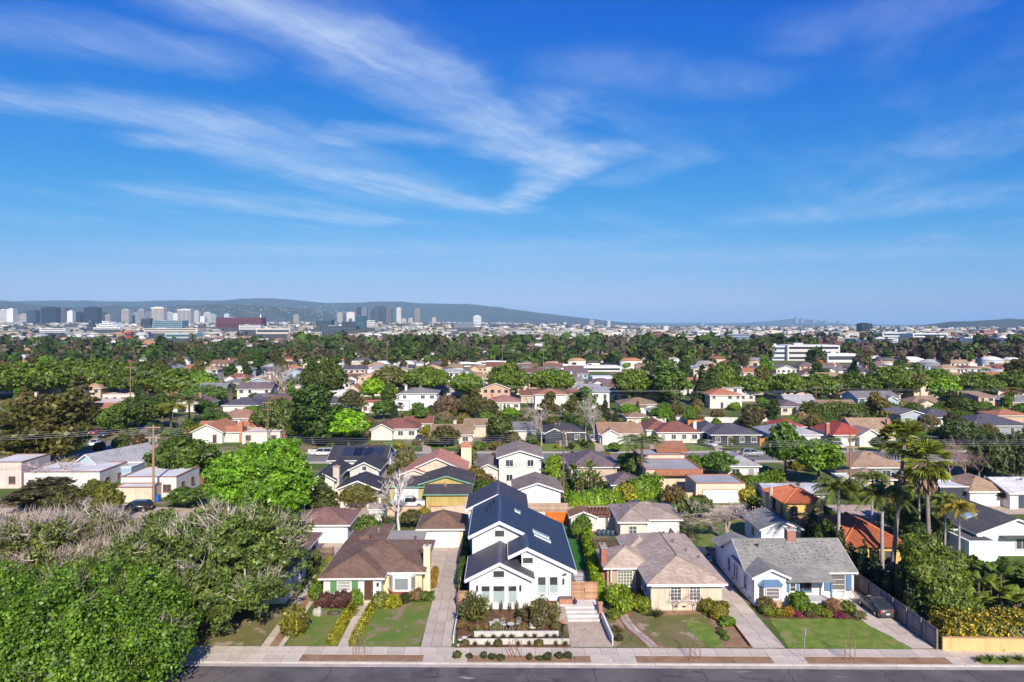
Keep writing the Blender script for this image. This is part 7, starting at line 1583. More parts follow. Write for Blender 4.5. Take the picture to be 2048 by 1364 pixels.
# further rows
hp('pale grey two storey house with balcony behind the lime trees', 800, 873, 787, 5.6, 11, 'hip', 1.5, (0.66, 0.66, 0.7), (0.22, 0.2, 0.19), chim=(1.0, 5, 8.0, (0.6, 0.58, 0.56)), vols=((-1.4, 3.5, -3.2, 0.0, 2.9, 'flat', 0),))
hp('white bungalow with pink brown roof left of the street tree gap', 978, 1040, 804, 2.9, 10, 'hip', 1.9, 'white', (0.34, 0.17, 0.14), chim=(.6, 2, 5.5))
hp('white two storey house with orange brown roof in the middle', 1070, 1132, 789, 5.4, 10, 'hip', 1.5, 'white', (0.37, 0.16, 0.1))
hp('modern white two storey house with slanted roof and tall windows', 1166, 1219, 784, 5.8, 10, 'shed', 1.0, 'white', 'lgrey', door=False)
hp('white house with tan hip roof and dark verandah', 1244, 1318, 809, 3.1, 11, 'hip', 1.7, 'white', 'khaki', vols=((1.2, 7.5, -3, 0, 2.7, 'shed', .3),))
hp('small tan roofed garage before the dark verandah house', 1254, 1296, 834, 2.6, 6, 'hip', 1.2, 'beige', 'khaki', auto=False, name='garage', cat='garage')
hp('small pale pavilion with grey roof beside the tan garage', 1300, 1336, 822, 2.8, 6, 'hip', 1.0, 'grey', 'lgrey')
hp('white two storey house with orange hip roof beside dark conifers', 1420, 1484, 790, 4.8, 12, 'hip', 1.9, (0.7, 0.62, 0.55), (0.45, 0.17, 0.09))
hp('blue grey two storey house with grey gabled roof', 1716, 1798, 796, 5.2, 11, 'gx', 1.8, (0.4, 0.48, 0.56), 'grey', vols=((8.2, 12.6, -1.6, 5, 4.6, 'gy', 1.3),))
hp('mauve grey hip roofed house below the street trees', 1562, 1612, 813, 2.8, 10, 'hip', 1.6, 'cream', 'mauve')
hp('brown roofed house with white gable left of the blue grey one', 1642, 1718, 815, 2.8, 10, 'gx', 1.9, 'cream', 'khaki', vols=((6.5, 12, -2, 4, 2.7, 'gy', 1.2),))
hp('tan two storey house beside the big dark trees at right', 1957, 1990, 793, 5.2, 9, 'shed', .9, 'salmon', 'tan')
hp('white house with orange tiled gable roof beside the street bend', 385, 444, 863, 3.0, 11, 'gy', 1.8, 'white', 'orange', roofmat='clay', vols=((-1, 3, 5, 12, 2.9, 'gx', 1.5), (7.3, 11.2, 1.5, 7, 2.7, 'gx', 1.0), (9, 15, 6, 11, 3.2, 'gx', 1.3)), chim=(11.2, 1.2, -5.2, (0.5, 0.2, 0.1)))
hp('white flat roofed annex with a strip of orange tiles', 484, 560, 868, 2.5, 6, 'flat', 0, 'white', 'white', trim=(0.42, 0.16, 0.08), door=False)
hp('house with wide light brown roof behind the orange tiled gable', 424, 518, 836, 2.9, 10, 'hip', 1.8, 'white', (0.34, 0.19, 0.13))
hp('large white house with dark grey hip roof left of the wooden pole', 446, 516, 810, 3.2, 10, 'hip', 2.0, 'white', 'slate', vols=((5.5, 20, 12, 22, 3.2, 'gx', 2.0),))
hp('brown roofed house with dark blue gable wall', 384, 436, 771, 2.9, 9, 'gx', 1.8, (0.1, 0.13, 0.2), 'brown')
hp('white barn like house with curved grey roof', 391, 420, 753, 3.5, 9, 'gx', 1.4, 'white', 'lgrey')
hp('tan roofed house with tall red chimney at left', 292, 346, 786, 2.9, 10, 'hip', 1.7, 'beige', (0.38, 0.27, 0.18), chim=(9.0, 4, 6.4, (0.5, 0.13, 0.07)))
hp('white house with orange tile roof behind the big olive tree', 178, 228, 817, 2.8, 8, 'gx', 1.4, 'white', 'orange', roofmat='clay')
hp('white flat roofed house with orange edge beyond the olive tree', 168, 240, 806, 3.0, 9, 'flat', 0, 'white', 'white', trim=(0.42, 0.15, 0.08))
hp('long white house with orange tile strips near the left pole', 205, 270, 791, 2.9, 9, 'flat', 0, 'white', 'white', trim=(0.44, 0.16, 0.08))
hp('white two storey house cut by the left edge', -14, 9, 764, 5.2, 10, 'shed', .6, 'white', 'lgrey')
hp('small house with red brown roof and peach wall behind the lime tree', 692, 718, 781, 3.5, 9, 'gy', 2.2, 'pink', 'orange')
hp('white flat roofed house between lime tree and grey two storey house', 722, 756, 808, 3.0, 8, 'flat', 0, 'white', 'orange', trim=(0.46, 0.14, 0.06))
# sheds, barrels and other things around the alley
sd0 = House('small white garden shed with worn grey roof', (*G(738, 1045), 0), wall=(0.62, 0.6, 0.58), roof=(0.3, 0.25, 0.22), name='shed', cat='shed'); sd0.vol(0, 2.3, 0, 2.2, 2.0, 'gx', .5, over=.15); sd0.door('f', 0, .4, 1.2, .05, 1.8, (0.55, 0.53, 0.5))
sd1 = House('brown garden shed below the ivy hedge', (*G(1142, 1062), 0), wall=(0.66, 0.62, 0.58), roof=(0.26, 0.14, 0.08), name='shed', cat='shed'); sd1.vol(0, 3.6, 0, 3, 2.1, 'gy', .7, over=.3); sd1.vol(3.7, 6.6, .5, 3, 2.1, 'shed', .3)
pg = thing('pergola', 'dark red wooden pergola beside the brown shed', 'pergola', (*G(1168, 1062), 0))
for x in (0, 3.4):
    for y in (0, 2.6): MB().box(x-.07, x+.07, y-.07, y+.07, 0, 2.5).obj('post', 'wood', pg, (0.17, 0.07, 0.05))
for y in (0, 2.6): MB().box(-.4, 3.8, y-.06, y+.06, 2.5, 2.68).obj('beam', 'wood', pg, (0.18, 0.075, 0.055))
for i in range(8): MB().box(-.2+i*.53, -.1+i*.53, -.4, 3.0, 2.68, 2.8).obj('rafter', 'wood', pg, (0.2, 0.085, 0.06))
bm_ = MB().tube([(0, 0, 0), (0, 0, .3), (0, 0, .75), (0, 0, .8)], [.27, .3, .3, .24], 12).mesh('barrel', 'paint', True); lid = MB().tube([(0, 0, .8), (0, 0, .84)], .26, 12).mesh('lid', 'paint')
for i, (px, l) in enumerate(((1198, 'first blue grey barrel from the left below the pergola'), (1207, 'second blue grey barrel from the left below the pergola'), (1216, 'third blue grey barrel from the left below the pergola'), (1225, 'rightmost blue grey barrel below the pergola'))):
    b_ = thing('rain_barrel', l, 'barrel', (*G(px, 1071), 0), 0, 'blue barrels below the pergola'); inst('barrel', bm_, b_, col=(0.05, 0.085, 0.13)); inst('lid', lid, b_, col=(0.03, 0.05, 0.08))
def bin_(px, py, col, label):
    t = thing('rubbish_bin', label, 'bin', (*G(px, py), 0)); MB().hexa([(-.25, -.28, .05), (.25, -.28, .05), (.25, .28, .05), (-.25, .28, .05)], [(-.32, -.36, 1.0), (.32, -.36, 1.0), (.32, .36, 1.0), (-.32, .36, 1.0)]).obj('bin_body', 'paint', t, col); MB().box(-.35, .35, -.4, .4, 1.0, 1.08).obj('lid', 'paint', t, tuple(v*.8 for v in col))
    for sx in (-1, 1): MB().tube([(sx*.2-.03, .32, .1), (sx*.2+.03, .32, .1)], .1, 8).obj('wheel', 'tyre', t, (0.02, 0.02, 0.02))
bin_(316, 1003, (0.02, 0.13, 0.5), 'blue wheeled bin beside the wooden pole at left'); bin_(557, 893, (0.02, 0.1, 0.4), 'blue wheeled bin at the white flat annex'); bin_(1331, 1020, (0.05, 0.09, 0.25), 'blue wheeled bin behind the cream rear garage'); bin_(1345, 1020, (0.05, 0.12, 0.04), 'green wheeled bin behind the cream rear garage'); bin_(1268, 1014, (0.04, 0.08, 0.3), 'blue wheeled bin at the tan alley wall'); bin_(1505, 930, (0.02, 0.08, 0.3), 'blue wheeled bin beside the spanish house')
wall('tan alley wall before the spanish house', G(1322, 1003), G(1416, 1003), 1.5, (0.62, 0.46, 0.3)); wall('tan block wall behind the yellow garage gate', G(862, 1036), G(940, 1030), 1.6, (0.56, 0.42, 0.32)); wall('white wall along the alley below the dark gabled house', G(640, 1016), G(762, 1014), 1.5, (0.6, 0.55, 0.5)); wall('tan wall beyond the garden shed', G(752, 1030), G(860, 1030), 1.3, (0.55, 0.4, 0.29))
gt = thing('metal_gate', 'red metal gate with diagonal braces in the alley', 'gate', (*G(859, 1028), 0))
for z in (.2, 1.2): MB().box(0, 3.7, -.04, .04, z-.05, z+.05).obj('rail', 'paint', gt, (0.36, 0.03, 0.025))
for x in (0, 1.85, 3.7): MB().box(x-.05, x+.05, -.05, .05, 0, 1.35).obj('post', 'paint', gt, (0.36, 0.03, 0.025))
for x in (0, 1.85): MB().tube([(x, -.001, .2), (x+1.85, -.001, 1.2)], .04, 5).obj('brace', 'paint', gt, (0.36, 0.03, 0.025))
fence('brown slatted fence of weathered boards left of the garden shed', G(700, 1070), G(722, 1020), 1.6, (0.3, 0.18, 0.13), 'v', .15); fence('bright orange wooden gate beside the white flat garage', G(352, 978), G(369, 978), 1.8, (0.66, 0.24, 0.03), 'v', .2, name='wooden_gate', cat='gate'); fence('brown fence under the willowy tree', G(371, 975), G(408, 968), 1.7, (0.28, 0.13, 0.07), 'v', .2)
fence('white picket fence along the lawn across the second street', G(616, 907), G(806, 908), 1.0, (0.72, 0.7, 0.68), 'v', .1, .08, name='picket_fence', mat='paint', posts=False, maxn=150)
fence('orange wooden gate right of the slate blue house', G(1520, 892), G(1534, 890), 1.8, (0.62, 0.22, 0.05), 'v', .2, name='wooden_gate', cat='gate'); fence('orange plank fence between the brown roof and slate house', G(1376, 852), G(1408, 852), 1.8, (0.56, 0.2, 0.05), 'v', .25); wall('pale wall behind the brown and slate roofed houses', G(1296, 845), G(1420, 846), 1.8, (0.68, 0.63, 0.58)); wall('pale wall behind the slate and lilac houses', G(1405, 845), G(1540, 846), 1.6, (0.66, 0.6, 0.55))
# cars
def car_px(kind, px, py, rz, col, label, **kw): x, y = G(px, py); return car(kind, label, x, y, rz, col, **kw)
HP = math.pi/2
car_px('suv', 273, 1022, -HP, (0.012, 0.012, 0.02), 'black suv parked beside the wooden pole at left')
car_px('van', 645, 911, -HP, (0.62, 0.6, 0.58), 'white minivan parked on the second street'); car_px('sedan', 768, 908, -HP, (0.02, 0.02, 0.025), 'black car parked behind the dark solar roof'); car_px('sedan', 806, 911, HP, (0.02, 0.11, 0.25), 'teal blue car on the second street'); car_px('sedan', 1418, 892, .5, (0.5, 0.48, 0.46), 'silver car on the driveway of the slate blue house'); car_px('suv', 1503, 912, HP, (0.32, 0.34, 0.37), 'grey suv parked on the second street'); car_px('sedan', 838, 882, 0, (0.02, 0.02, 0.03), 'dark car with red tail lights beside the red brown roofed house'); car_px('suv', 1091, 940, .0, (0.02, 0.02, 0.025), 'black car beside the white two storey house'); car_px('sedan', 1675, 895, .3, (0.55, 0.5, 0.52), 'silver car on the driveway of the red roofed house'); car_px('suv', 1066, 880, 0, (0.03, 0.03, 0.03), 'dark car under the carport left of the charcoal house'); car_px('sedan', 1185, 882, 0, (0.5, 0.48, 0.46), 'pale car at the bare white trees'); car_px('sedan', 578, 893, HP, (0.4, 0.38, 0.36), 'pale car in the shade of the big dark tree')
dg_ = math.atan2(G(330, 850)[1]-G(215, 895)[1], G(330, 850)[0]-G(215, 895)[0])+HP
car_px('suv', 210, 874, dg_+math.pi, (0.015, 0.02, 0.035), 'dark suv parked at the kerb of the side road'); car_px('sedan', 190, 868, dg_+math.pi, (0.25, 0.015, 0.02), 'dark red car behind the dark suv'); car_px('sedan', 262, 853, dg_, (0.015, 0.02, 0.04), 'dark blue car further up the side road'); car_px('sedan', 190, 890, dg_+math.pi, (0.62, 0.6, 0.6), 'white car at the lower end of the side road'); car_px('suv', 397, 832, .3, (0.06, 0.06, 0.07), 'dark car on the driveway beside the orange tiled house')
# white pickup with a roof rack
x, y = G(818, 1013); t = thing('pickup_truck', 'white pickup truck with ladder rack in the alley', 'truck', (x, y, 0), HP, 'parked cars'); W_ = (0.66, 0.65, 0.63)
MB().box(-.9, .9, -2.7, 2.6, .38, .95).obj('body', 'carpaint', t, W_); MB().hexa([(-.88, -2.65, .95), (.88, -2.65, .95), (.9, -1.2, .95), (-.9, -1.2, .95)], [(-.8, -2.5, 1.08), (.8, -2.5, 1.08), (.86, -1.2, 1.15), (-.86, -1.2, 1.15)]).obj('bonnet', 'carpaint', t, W_)
MB().hexa([(-.88, -1.3, .95), (.88, -1.3, .95), (.88, .6, .95), (-.88, .6, .95)], [(-.7, -.7, 1.6), (.7, -.7, 1.6), (.7, .5, 1.6), (-.7, .5, 1.6)]).obj('glazing', 'glass', t, (0.03, 0.035, 0.04)); MB().box(-.72, .72, -.72, .52, 1.6, 1.68).obj('roof', 'carpaint', t, W_)
MB().box(-.9, -.82, .62, 2.6, .95, 1.35).obj('bed_side', 'carpaint', t, W_); MB().box(.82, .9, .62, 2.6, .95, 1.35).obj('bed_side', 'carpaint', t, W_); MB().box(-.82, .82, 2.52, 2.6, .95, 1.35).obj('tailgate', 'carpaint', t, W_)
rk = MB()
for sx in (-.8, .8):
    rk.tube([(sx, -.9, 1.95), (sx, 2.5, 1.95)], .035, 5)
    for yy in (-.6, .7, 2.4): rk.tube([(sx, yy, 1.0), (sx, yy, 1.95)], .03, 5)
for yy in (-.6, .7, 2.4): rk.tube([(-.8, yy, 1.95), (.8, yy, 1.95)], .03, 5)
rk.obj('ladder_rack', 'metal', t, (0.6, 0.6, 0.6)); wh = car_meshes('suv')[6]; rim = car_meshes('suv')[7]
for sx in (-1, 1):
    for yy in (-1.75, 1.6): w_ = inst('wheel', wh, t, (sx*.82, yy, 0), scale=(1.1, 1.1, 1.1), col=(0.02, 0.02, 0.02)); inst('rim', rim, w_, col=(0.3, 0.3, 0.3))
# wooden poles with crossarms and wires
def pole(px, py, top, label, arms=2, tr=False, r0=.17, col=(0.24, 0.14, 0.085), rz=0.0):
    x, y = G(px, py); H_ = height_at(top, px, y); t = thing('utility_pole', label, 'pole', (x, y, 0), rz, 'wooden utility poles'); MB().tube([(0, 0, -.1), (0, 0, H_)], [r0, r0*.7], 9).obj('pole', 'wood', t, col)
    for i in range(arms):
        z = H_-.4-i*1.7; MB().box(-1.3, 1.3, -r0-.1, -r0+.02, z-.07, z+.07).obj('crossarm', 'wood', t, tuple(v*1.3 for v in col))
        for u in (-1.15, -.6, .6, 1.15): MB().tube([(u, -r0-.04, z+.07), (u, -r0-.04, z+.25)], .05, 6).obj('insulator', 'paint', t, (0.3, 0.32, 0.3))
        MB().tube([(-.7, -r0+.03, z-.05), (0, -r0+.03, z-.75), (.7, -r0+.03, z-.05)], .03, 4).obj('brace', 'metal', t, (0.3, 0.28, 0.26))
    if tr:
        for u in (-.55, .5): MB().tube([(u, -.1, H_-2.9), (u, -.1, H_-1.95)], .24, 10).obj('transformer', 'metal', t, (0.45, 0.46, 0.46))
    return (x, y, H_)
p1_ = pole(307, 1003, 850, 'thick wooden pole with transformers beside the parked black suv', 2, True, .22, (0.3, 0.19, 0.12)); p2_ = pole(1127, 1001, 858, 'tall wooden pole with white pipe behind the farmhouse', 2, True, .2, (0.16, 0.1, 0.07)); p3_ = pole(1700, 990, 870, 'wooden pole with transformer between tan roofs at right', 2, True, .18, (0.34, 0.17, 0.075))
p4_ = pole(536, 893, 788, 'wooden pole with two crossarms at the white annex', 3, False, .17); p5_ = pole(261, 838, 732, 'tall wooden pole rising over the left street trees', 1); p6_ = pole(1350, 832, 778, 'wooden pole in front of the pale green tree', 1); p7_ = pole(1632, 818, 772, 'wooden pole among hedges right of middle', 2); p8_ = pole(424, 800, 720, 'dark pole right of the barn like house', 1, col=(0.1, 0.07, 0.05)); p9_ = pole(1842, 790, 722, 'pale pole before the brown trees at right', 1, col=(0.4, 0.36, 0.33))
for px, py, tp, l in ((774, 770, 682, 'thin pole left of the white shops'), (1087, 780, 698, 'thin pole above the small street trees'), (686, 745, 690, 'far pole left of the solar roof'), (1005, 740, 690, 'far pole beside the white shops'), (1425, 745, 700, 'far pole beside dark trees'), (1934, 745, 702, 'far pole among the brown trees at right'), (1786, 752, 712, 'far pole with crossarm above the right street trees'), (1952, 752, 733, 'low pole with crossarm at far right'), (700, 805, 745, 'pale pole beside the peach gabled house'), (776, 806, 752, 'pale pole right of the lime tree')): pole(px, py, tp, l, 1, False, .14, (0.3, 0.22, 0.16))
def wires(label, a, b, n=3, sag=1.0, dz=-.3, r_=.015):
    """a span of cables hanging between two poles"""
    t = thing('power_line', label, 'cable', (0, 0, 0), 0, 'power lines')
    for i in range(n):
        off = (-1.15, -.6, .6, 1.15, 0)[i]; A = Vector((a[0], a[1]+off*.25, a[2]+dz-(1.7 if i == 4 else 0)-i*.35)); B = Vector((b[0], b[1]+off*.25, b[2]+dz-(1.7 if i == 4 else 0)-i*.35))
        MB().tube([A.lerp(B, u/14)-Vector((0, 0, 4*sag*(u/14)*(1-u/14))) for u in range(15)], r_, 3, cap=False).obj('cable', 'paint', t, (0.42, 0.42, 0.42))
wires('cables from the left wooden pole to the pole behind the farmhouse', p1_, p2_, 4, 1.6); wires('cables from the farmhouse pole to the right wooden pole', p2_, p3_, 4, 1.3); wires('cables leaving the right wooden pole past the palms', p3_, (140, 123, 12), 4, 1.5); wires('cables leaving the left pole past the photo edge', p1_, (-150, 112, 12.5), 3, 1.5)
wires('far cables between left street tree pole and white annex pole', p5_, p4_, 2, 1.2); wires('far cables between the poles right of middle', p6_, p7_, 3, 1.3, r_=.02); wires('far cables running off right over the hedges', p7_, (230, 225, 11), 3, 1.5, r_=.02); wires('far cables running left from the middle pole', p6_, (-20, 240, 11), 2, 1.5, r_=.02)

# ------------------------------------------------------------------ trees of the middle distance
def tp(*a, **kw): return tree_px(*a, **kw)
G_DOME = 'clipped street trees along the third street'
DOMES = [(-15, 796, 742, 130, 'lime'), (55, 798, 724, 150, 'd'), (130, 798, 719, 140, 'd'), (205, 797, 715, 112, 'd'), (275, 799, 723, 118, 'k'), (352, 800, 738, 118, 'd'), (405, 800, 742, 60, 'l'), (646, 802, 720, 92, 'k'), (780, 792, 730, 74, 'o'), (852, 796, 731, 92, 'd'), (934, 798, 744, 68, 'b'), (1015, 800, 727, 84, 'd'), (1103, 798, 737, 96, 'b'), (1266, 806, 738, 90, 'd'), (1442, 800, 728, 66, 'd'), (1494, 800, 750, 80, 'd'), (1575, 800, 746, 84, 'd'), (1636, 801, 748, 86, 'd'), (1705, 800, 744, 96, 'k'), (1790, 800, 732, 96, 'd'), (1868, 800, 738, 92, 'b'), (1950, 801, 745, 96, 'd'), (2030, 801, 740, 90, 'd')]
DC = {'lime': (0.10, 0.19, 0.02), 'd': (0.068, 0.13, 0.016), 'k': (0.05, 0.095, 0.015), 'l': (0.09, 0.2, 0.02), 'o': (0.08, 0.105, 0.03), 'b': (0.078, 0.16, 0.016)}
DL = ['lime green dome tree cut by the left edge', 'broad dome street tree second from the left edge', 'broad dome street tree third from the left edge', 'tall dome street tree left of the high pole', 'dark dome street tree behind the high pole', 'dome street tree right of the high pole', 'small bright tree beside the barn like house', 'dark wide tree left of the solar roof', 'olive dome tree right of the solar roof', 'wide dome tree left of the white shops', 'small bright dome tree before the white shops', 'dark dome tree right of the white shops', 'bright dome tree before the long motel', 'dome tree right of the car park', 'dark dome tree right of the tall conifers', 'low dome tree behind the orange hip roof', 'dome tree above the mauve grey roof', 'dome tree above the brown roof with white gable', 'dark dome tree left of the blue grey house', 'tallest dome tree behind the blue grey house', 'bright dome tree right of the tall palm', 'dome tree before the brown woods at right', 'dome tree cut by the right edge']
for (px, py, tp_, wd, c), l in zip(DOMES, DL): tp('dome', px, py, tp_, wd, DC[c], l, group=G_DOME)
NEAR = [
 ('tall', 60, 938, 782, 150, 'deepbrown', 'huge dark olive brown tree at the left edge, left half'), ('tall', 130, 936, 776, 140, 'deepbrown', 'huge dark olive brown tree at the left edge, right half'),
 ('wispy', 368, 962, 872, 130, (0.055, 0.115, 0.02), 'willowy green tree behind the white flat garage'), ('tall', 628, 892, 764, 112, (0.038, 0.09, 0.02), 'tall dark green tree left of the lime tree'), ('round', 697, 892, 818, 92, (0.11, 0.27, 0.012), 'bright lime green tree before the picket fence'),
 ('wispy', 556, 876, 795, 90, (0.06, 0.11, 0.035), 'grey green tree left of the tall dark one'), ('round', 703, 828, 780, 50, (0.06, 0.08, 0.035), 'olive tree before the peach gabled house'), ('round', 746, 806, 756, 58, (0.13, 0.27, 0.015), 'lime green tree before the flat white house'), ('cone', 583, 806, 754, 28, (0.06, 0.15, 0.03), 'narrow bright green conifer behind the dark roof'),
 ('bare', 557, 800, 716, 60, None, 'tall bare pale tree behind the dark grey roof'), ('bare', 568, 806, 716, 50, None, 'second tall bare pale tree behind the dark grey roof'), ('cedar', 158, 838, 746, 100, (0.07, 0.085, 0.04), 'layered grey green cedar beside the left street'), ('feather', 342, 860, 806, 60, (0.12, 0.16, 0.02), 'yellow green feather palm by the side road'), ('feather', 378, 852, 792, 60, (0.06, 0.09, 0.02), 'tall dark feather palm by the side road'), ('round', 393, 880, 850, 55, (0.14, 0.16, 0.02), 'yellow green bush before the orange tiled house'),
 ('round', 212, 868, 818, 34, (0.07, 0.15, 0.02), 'small round street tree at the side road, first'), ('round', 238, 862, 808, 50, (0.05, 0.11, 0.02), 'round street tree at the side road, second'), ('round', 262, 852, 795, 52, (0.045, 0.095, 0.02), 'dark street tree at the side road, third'), ('round', 297, 858, 795, 76, (0.05, 0.10, 0.02), 'wide street tree at the bend of the side road'), ('round', 325, 838, 785, 50, (0.05, 0.10, 0.02), 'green tree behind the palms by the side road'), ('wispy', 400, 812, 768, 90, (0.06, 0.13, 0.03), 'loose green tree below the dark blue gable'), ('round', 455, 800, 765, 44, (0.05, 0.10, 0.02), 'green tree behind the dark grey roof'),
 ('feather', 1284, 968, 868, 92, (0.06, 0.10, 0.025), 'large feather palm before the spanish house'), ('bare', 1083, 892, 788, 66, None, 'bare white sycamore left of the charcoal house'), ('bare', 1172, 882, 768, 56, None, 'bare white sycamore right of the charcoal house'), ('bare', 1188, 888, 790, 46, None, 'second bare sycamore right of the charcoal house'),
 ('round', 1571, 960, 846, 84, (0.055, 0.125, 0.016), 'tall rounded green tree, left of the pair at right'), ('round', 1636, 970, 878, 96, (0.075, 0.165, 0.015), 'rounded bright green tree, right of the pair at right'), ('round', 1436, 958, 902, 66, (0.06, 0.14, 0.025), 'clipped green tree right of the spanish house'), ('wispy', 717, 1014, 968, 76, (0.085, 0.105, 0.035), 'small olive tree before the dark gabled garage'), ('cone', 642, 1018, 950, 66, (0.055, 0.09, 0.035), 'open green conifer left of the dark gabled garage'), ('round', 952, 972, 932, 42, (0.11, 0.11, 0.03), 'brownish tree left of the white two storey house'),
 ('wispy', 812, 955, 888, 44, (0.08, 0.10, 0.05), 'grey green tree left of the pink tiled house'), ('wispy', 930, 945, 885, 46, (0.075, 0.10, 0.045), 'grey green tree right of the chimney tower'), ('round', 755, 905, 884, 34, (0.12, 0.12, 0.03), 'small yellow bush on the second street'), ('round', 1000, 888, 828, 60, (0.06, 0.10, 0.03), 'leafy tree left of the small white house'), ('round', 855, 880, 850, 30, (0.14, 0.17, 0.02), 'clipped yellow green bush beside the driveway'), ('round', 890, 895, 850, 60, (0.07, 0.09, 0.035), 'open tree before the long cream house'), ('round', 1230, 905, 885, 30, (0.06, 0.14, 0.02), 'small green bush before the red trimmed gable'), ('round', 1262, 958, 905, 50, (0.05, 0.10, 0.025), 'dark leafy tree behind the feather palm'), ('round', 1150, 832, 800, 48, (0.06, 0.13, 0.02), 'green tree below the modern white house'), ('round', 1020, 838, 815, 40, (0.11, 0.24, 0.015), 'bright green bush left of the middle houses'), ('wispy', 960, 840, 795, 75, (0.06, 0.075, 0.025), 'dark loose tree left of the pink brown roof'), ('wispy', 895, 838, 790, 60, (0.12, 0.11, 0.10), 'grey leafless tree behind the long cream house'), ('round', 915, 838, 815, 42, (0.07, 0.17, 0.02), 'bright green bushes behind the long cream house'), ('round', 768, 838, 800, 56, (0.05, 0.12, 0.02), 'dark green tree left of the grey two storey house'),
 ('tall', 1350, 812, 716, 88, (0.075, 0.155, 0.04), 'tall pale green airy tree in the middle'), ('cone', 1405, 810, 730, 48, (0.03, 0.065, 0.02), 'dark pyramid conifer right of the pale airy tree'), ('cone', 1424, 806, 735, 36, (0.03, 0.06, 0.02), 'second dark conifer beside the orange hip roof'), ('cypress', 1618, 735, 704, 14, (0.02, 0.045, 0.02), 'lone dark cypress before the white school'), ('cone', 1708, 768, 714, 34, (0.035, 0.07, 0.025), 'dark conifer right of the white school annex'), ('fan', 1736, 772, 702, 22, (0.1, 0.13, 0.03), 'tall fan palm before the brown woods'), ('feather', 1840, 812, 745, 36, (0.10, 0.11, 0.04), 'feather palm with hanging dry fronds among the dome trees'), ('round', 1885, 812, 755, 56, (0.11, 0.24, 0.02), 'bright green tree among the right dome trees'), ('banana', 1915, 815, 775, 40, (0.2, 0.24, 0.1), 'pale leafed palm clump left of the tan house'), ('round', 1925, 830, 795, 60, (0.06, 0.11, 0.025), 'dense green tree left of the tan house'), ('fan', 2025, 832, 775, 34, (0.13, 0.12, 0.05), 'ragged palm near the right edge'),
 ('bare', 1930, 962, 885, 70, 'p', 'pinkish bare tree right of the fan palms'), ('bare', 1900, 962, 880, 60, 'p', 'pinkish bare tree touching the fan palm skirt'), ('bare', 1960, 962, 890, 70, 'p', 'pinkish bare tree left of the dark spreading trees'), ('bare', 1912, 930, 868, 50, 'p', 'thin pinkish bare tree behind the others'), ('wispy', 1925, 890, 838, 80, (0.045, 0.08, 0.03), 'dark spreading tree below the slate roofs, left one'), ('wispy', 1990, 960, 862, 90, (0.045, 0.075, 0.032), 'dark spreading tree below the slate roofs, middle one'), ('wispy', 2040, 965, 862, 80, (0.04, 0.07, 0.03), 'dark spreading tree at the right edge'), ('round', 2010, 1010, 972, 60, (0.08, 0.07, 0.045), 'brownish bush right of the tan roofed garage'), ('round', 1760, 905, 874, 40, (0.05, 0.08, 0.025), 'small flat topped tree before the red roofed house'), ('cone', 1592, 870, 832, 26, (0.06, 0.13, 0.03), 'green conifer behind the light grey roof'), ('round', 1740, 870, 852, 30, (0.06, 0.12, 0.03), 'green bush between red roof and tan gable'),
 ('bare', 122, 976, 900, 120, 'w', 'pale bare tree with knobbly branches before the white flat house'), ('tall', 60, 1020, 958, 130, 'umber', 'dark brown green thicket above the grey twigs, left part'), ('wispy', 120, 1022, 968, 80, (0.06, 0.075, 0.03), 'dark green thicket above the grey twigs, right part'), ('round', 215, 1048, 962, 56, (0.075, 0.10, 0.02), 'mossy green clipped tree before the black suv'), ('round', 186, 1010, 960, 50, (0.07, 0.095, 0.02), 'mossy green clipped tree beside the white flat house'), ('bare', 178, 1046, 985, 60, 'w', 'pale bare shrub left of the black suv'), ('round', 370, 1016, 975, 70, (0.05, 0.11, 0.02), 'low green bushes behind the black suv'), ('round', 300, 920, 895, 30, (0.07, 0.1, 0.03), 'green bush at the tan roof'), ('round', 1405, 1040, 990, 45, (0.05, 0.09, 0.03), 'dark bush left of the gnarled bare tree'), ('round', 1165, 1078, 1030, 40, (0.05, 0.11, 0.02), 'green bush left of the barrels'), ('round', 1155, 1082, 1046, 26, (0.09, 0.2, 0.02), 'bright small bush at the green hedge'), ('spiky', 770, 1056, 1010, 50, (0.08, 0.10, 0.03), 'spiky plant left of the bare white tree'), ('round', 825, 1056, 1020, 50, (0.06, 0.075, 0.03), 'dark shrubs right of the bare white tree'), ('round', 848, 1048, 1015, 34, (0.2, 0.2, 0.02), 'yellow green shrub before the red gate'), ('round', 680, 1075, 1045, 30, (0.05, 0.1, 0.02), 'green shrub right of the white garage'),
]
for kind, px, py, tp_, wd, c, l in NEAR:
    if kind == 'bare': tp(kind, px, py, tp_, wd, 'brown', l, bark={None: (0.40, 0.35, 0.31), 'p': (0.36, 0.24, 0.22), 'w': (0.55, 0.47, 0.4)}[c])
    else: tp(kind, px, py, tp_, wd, c, l)
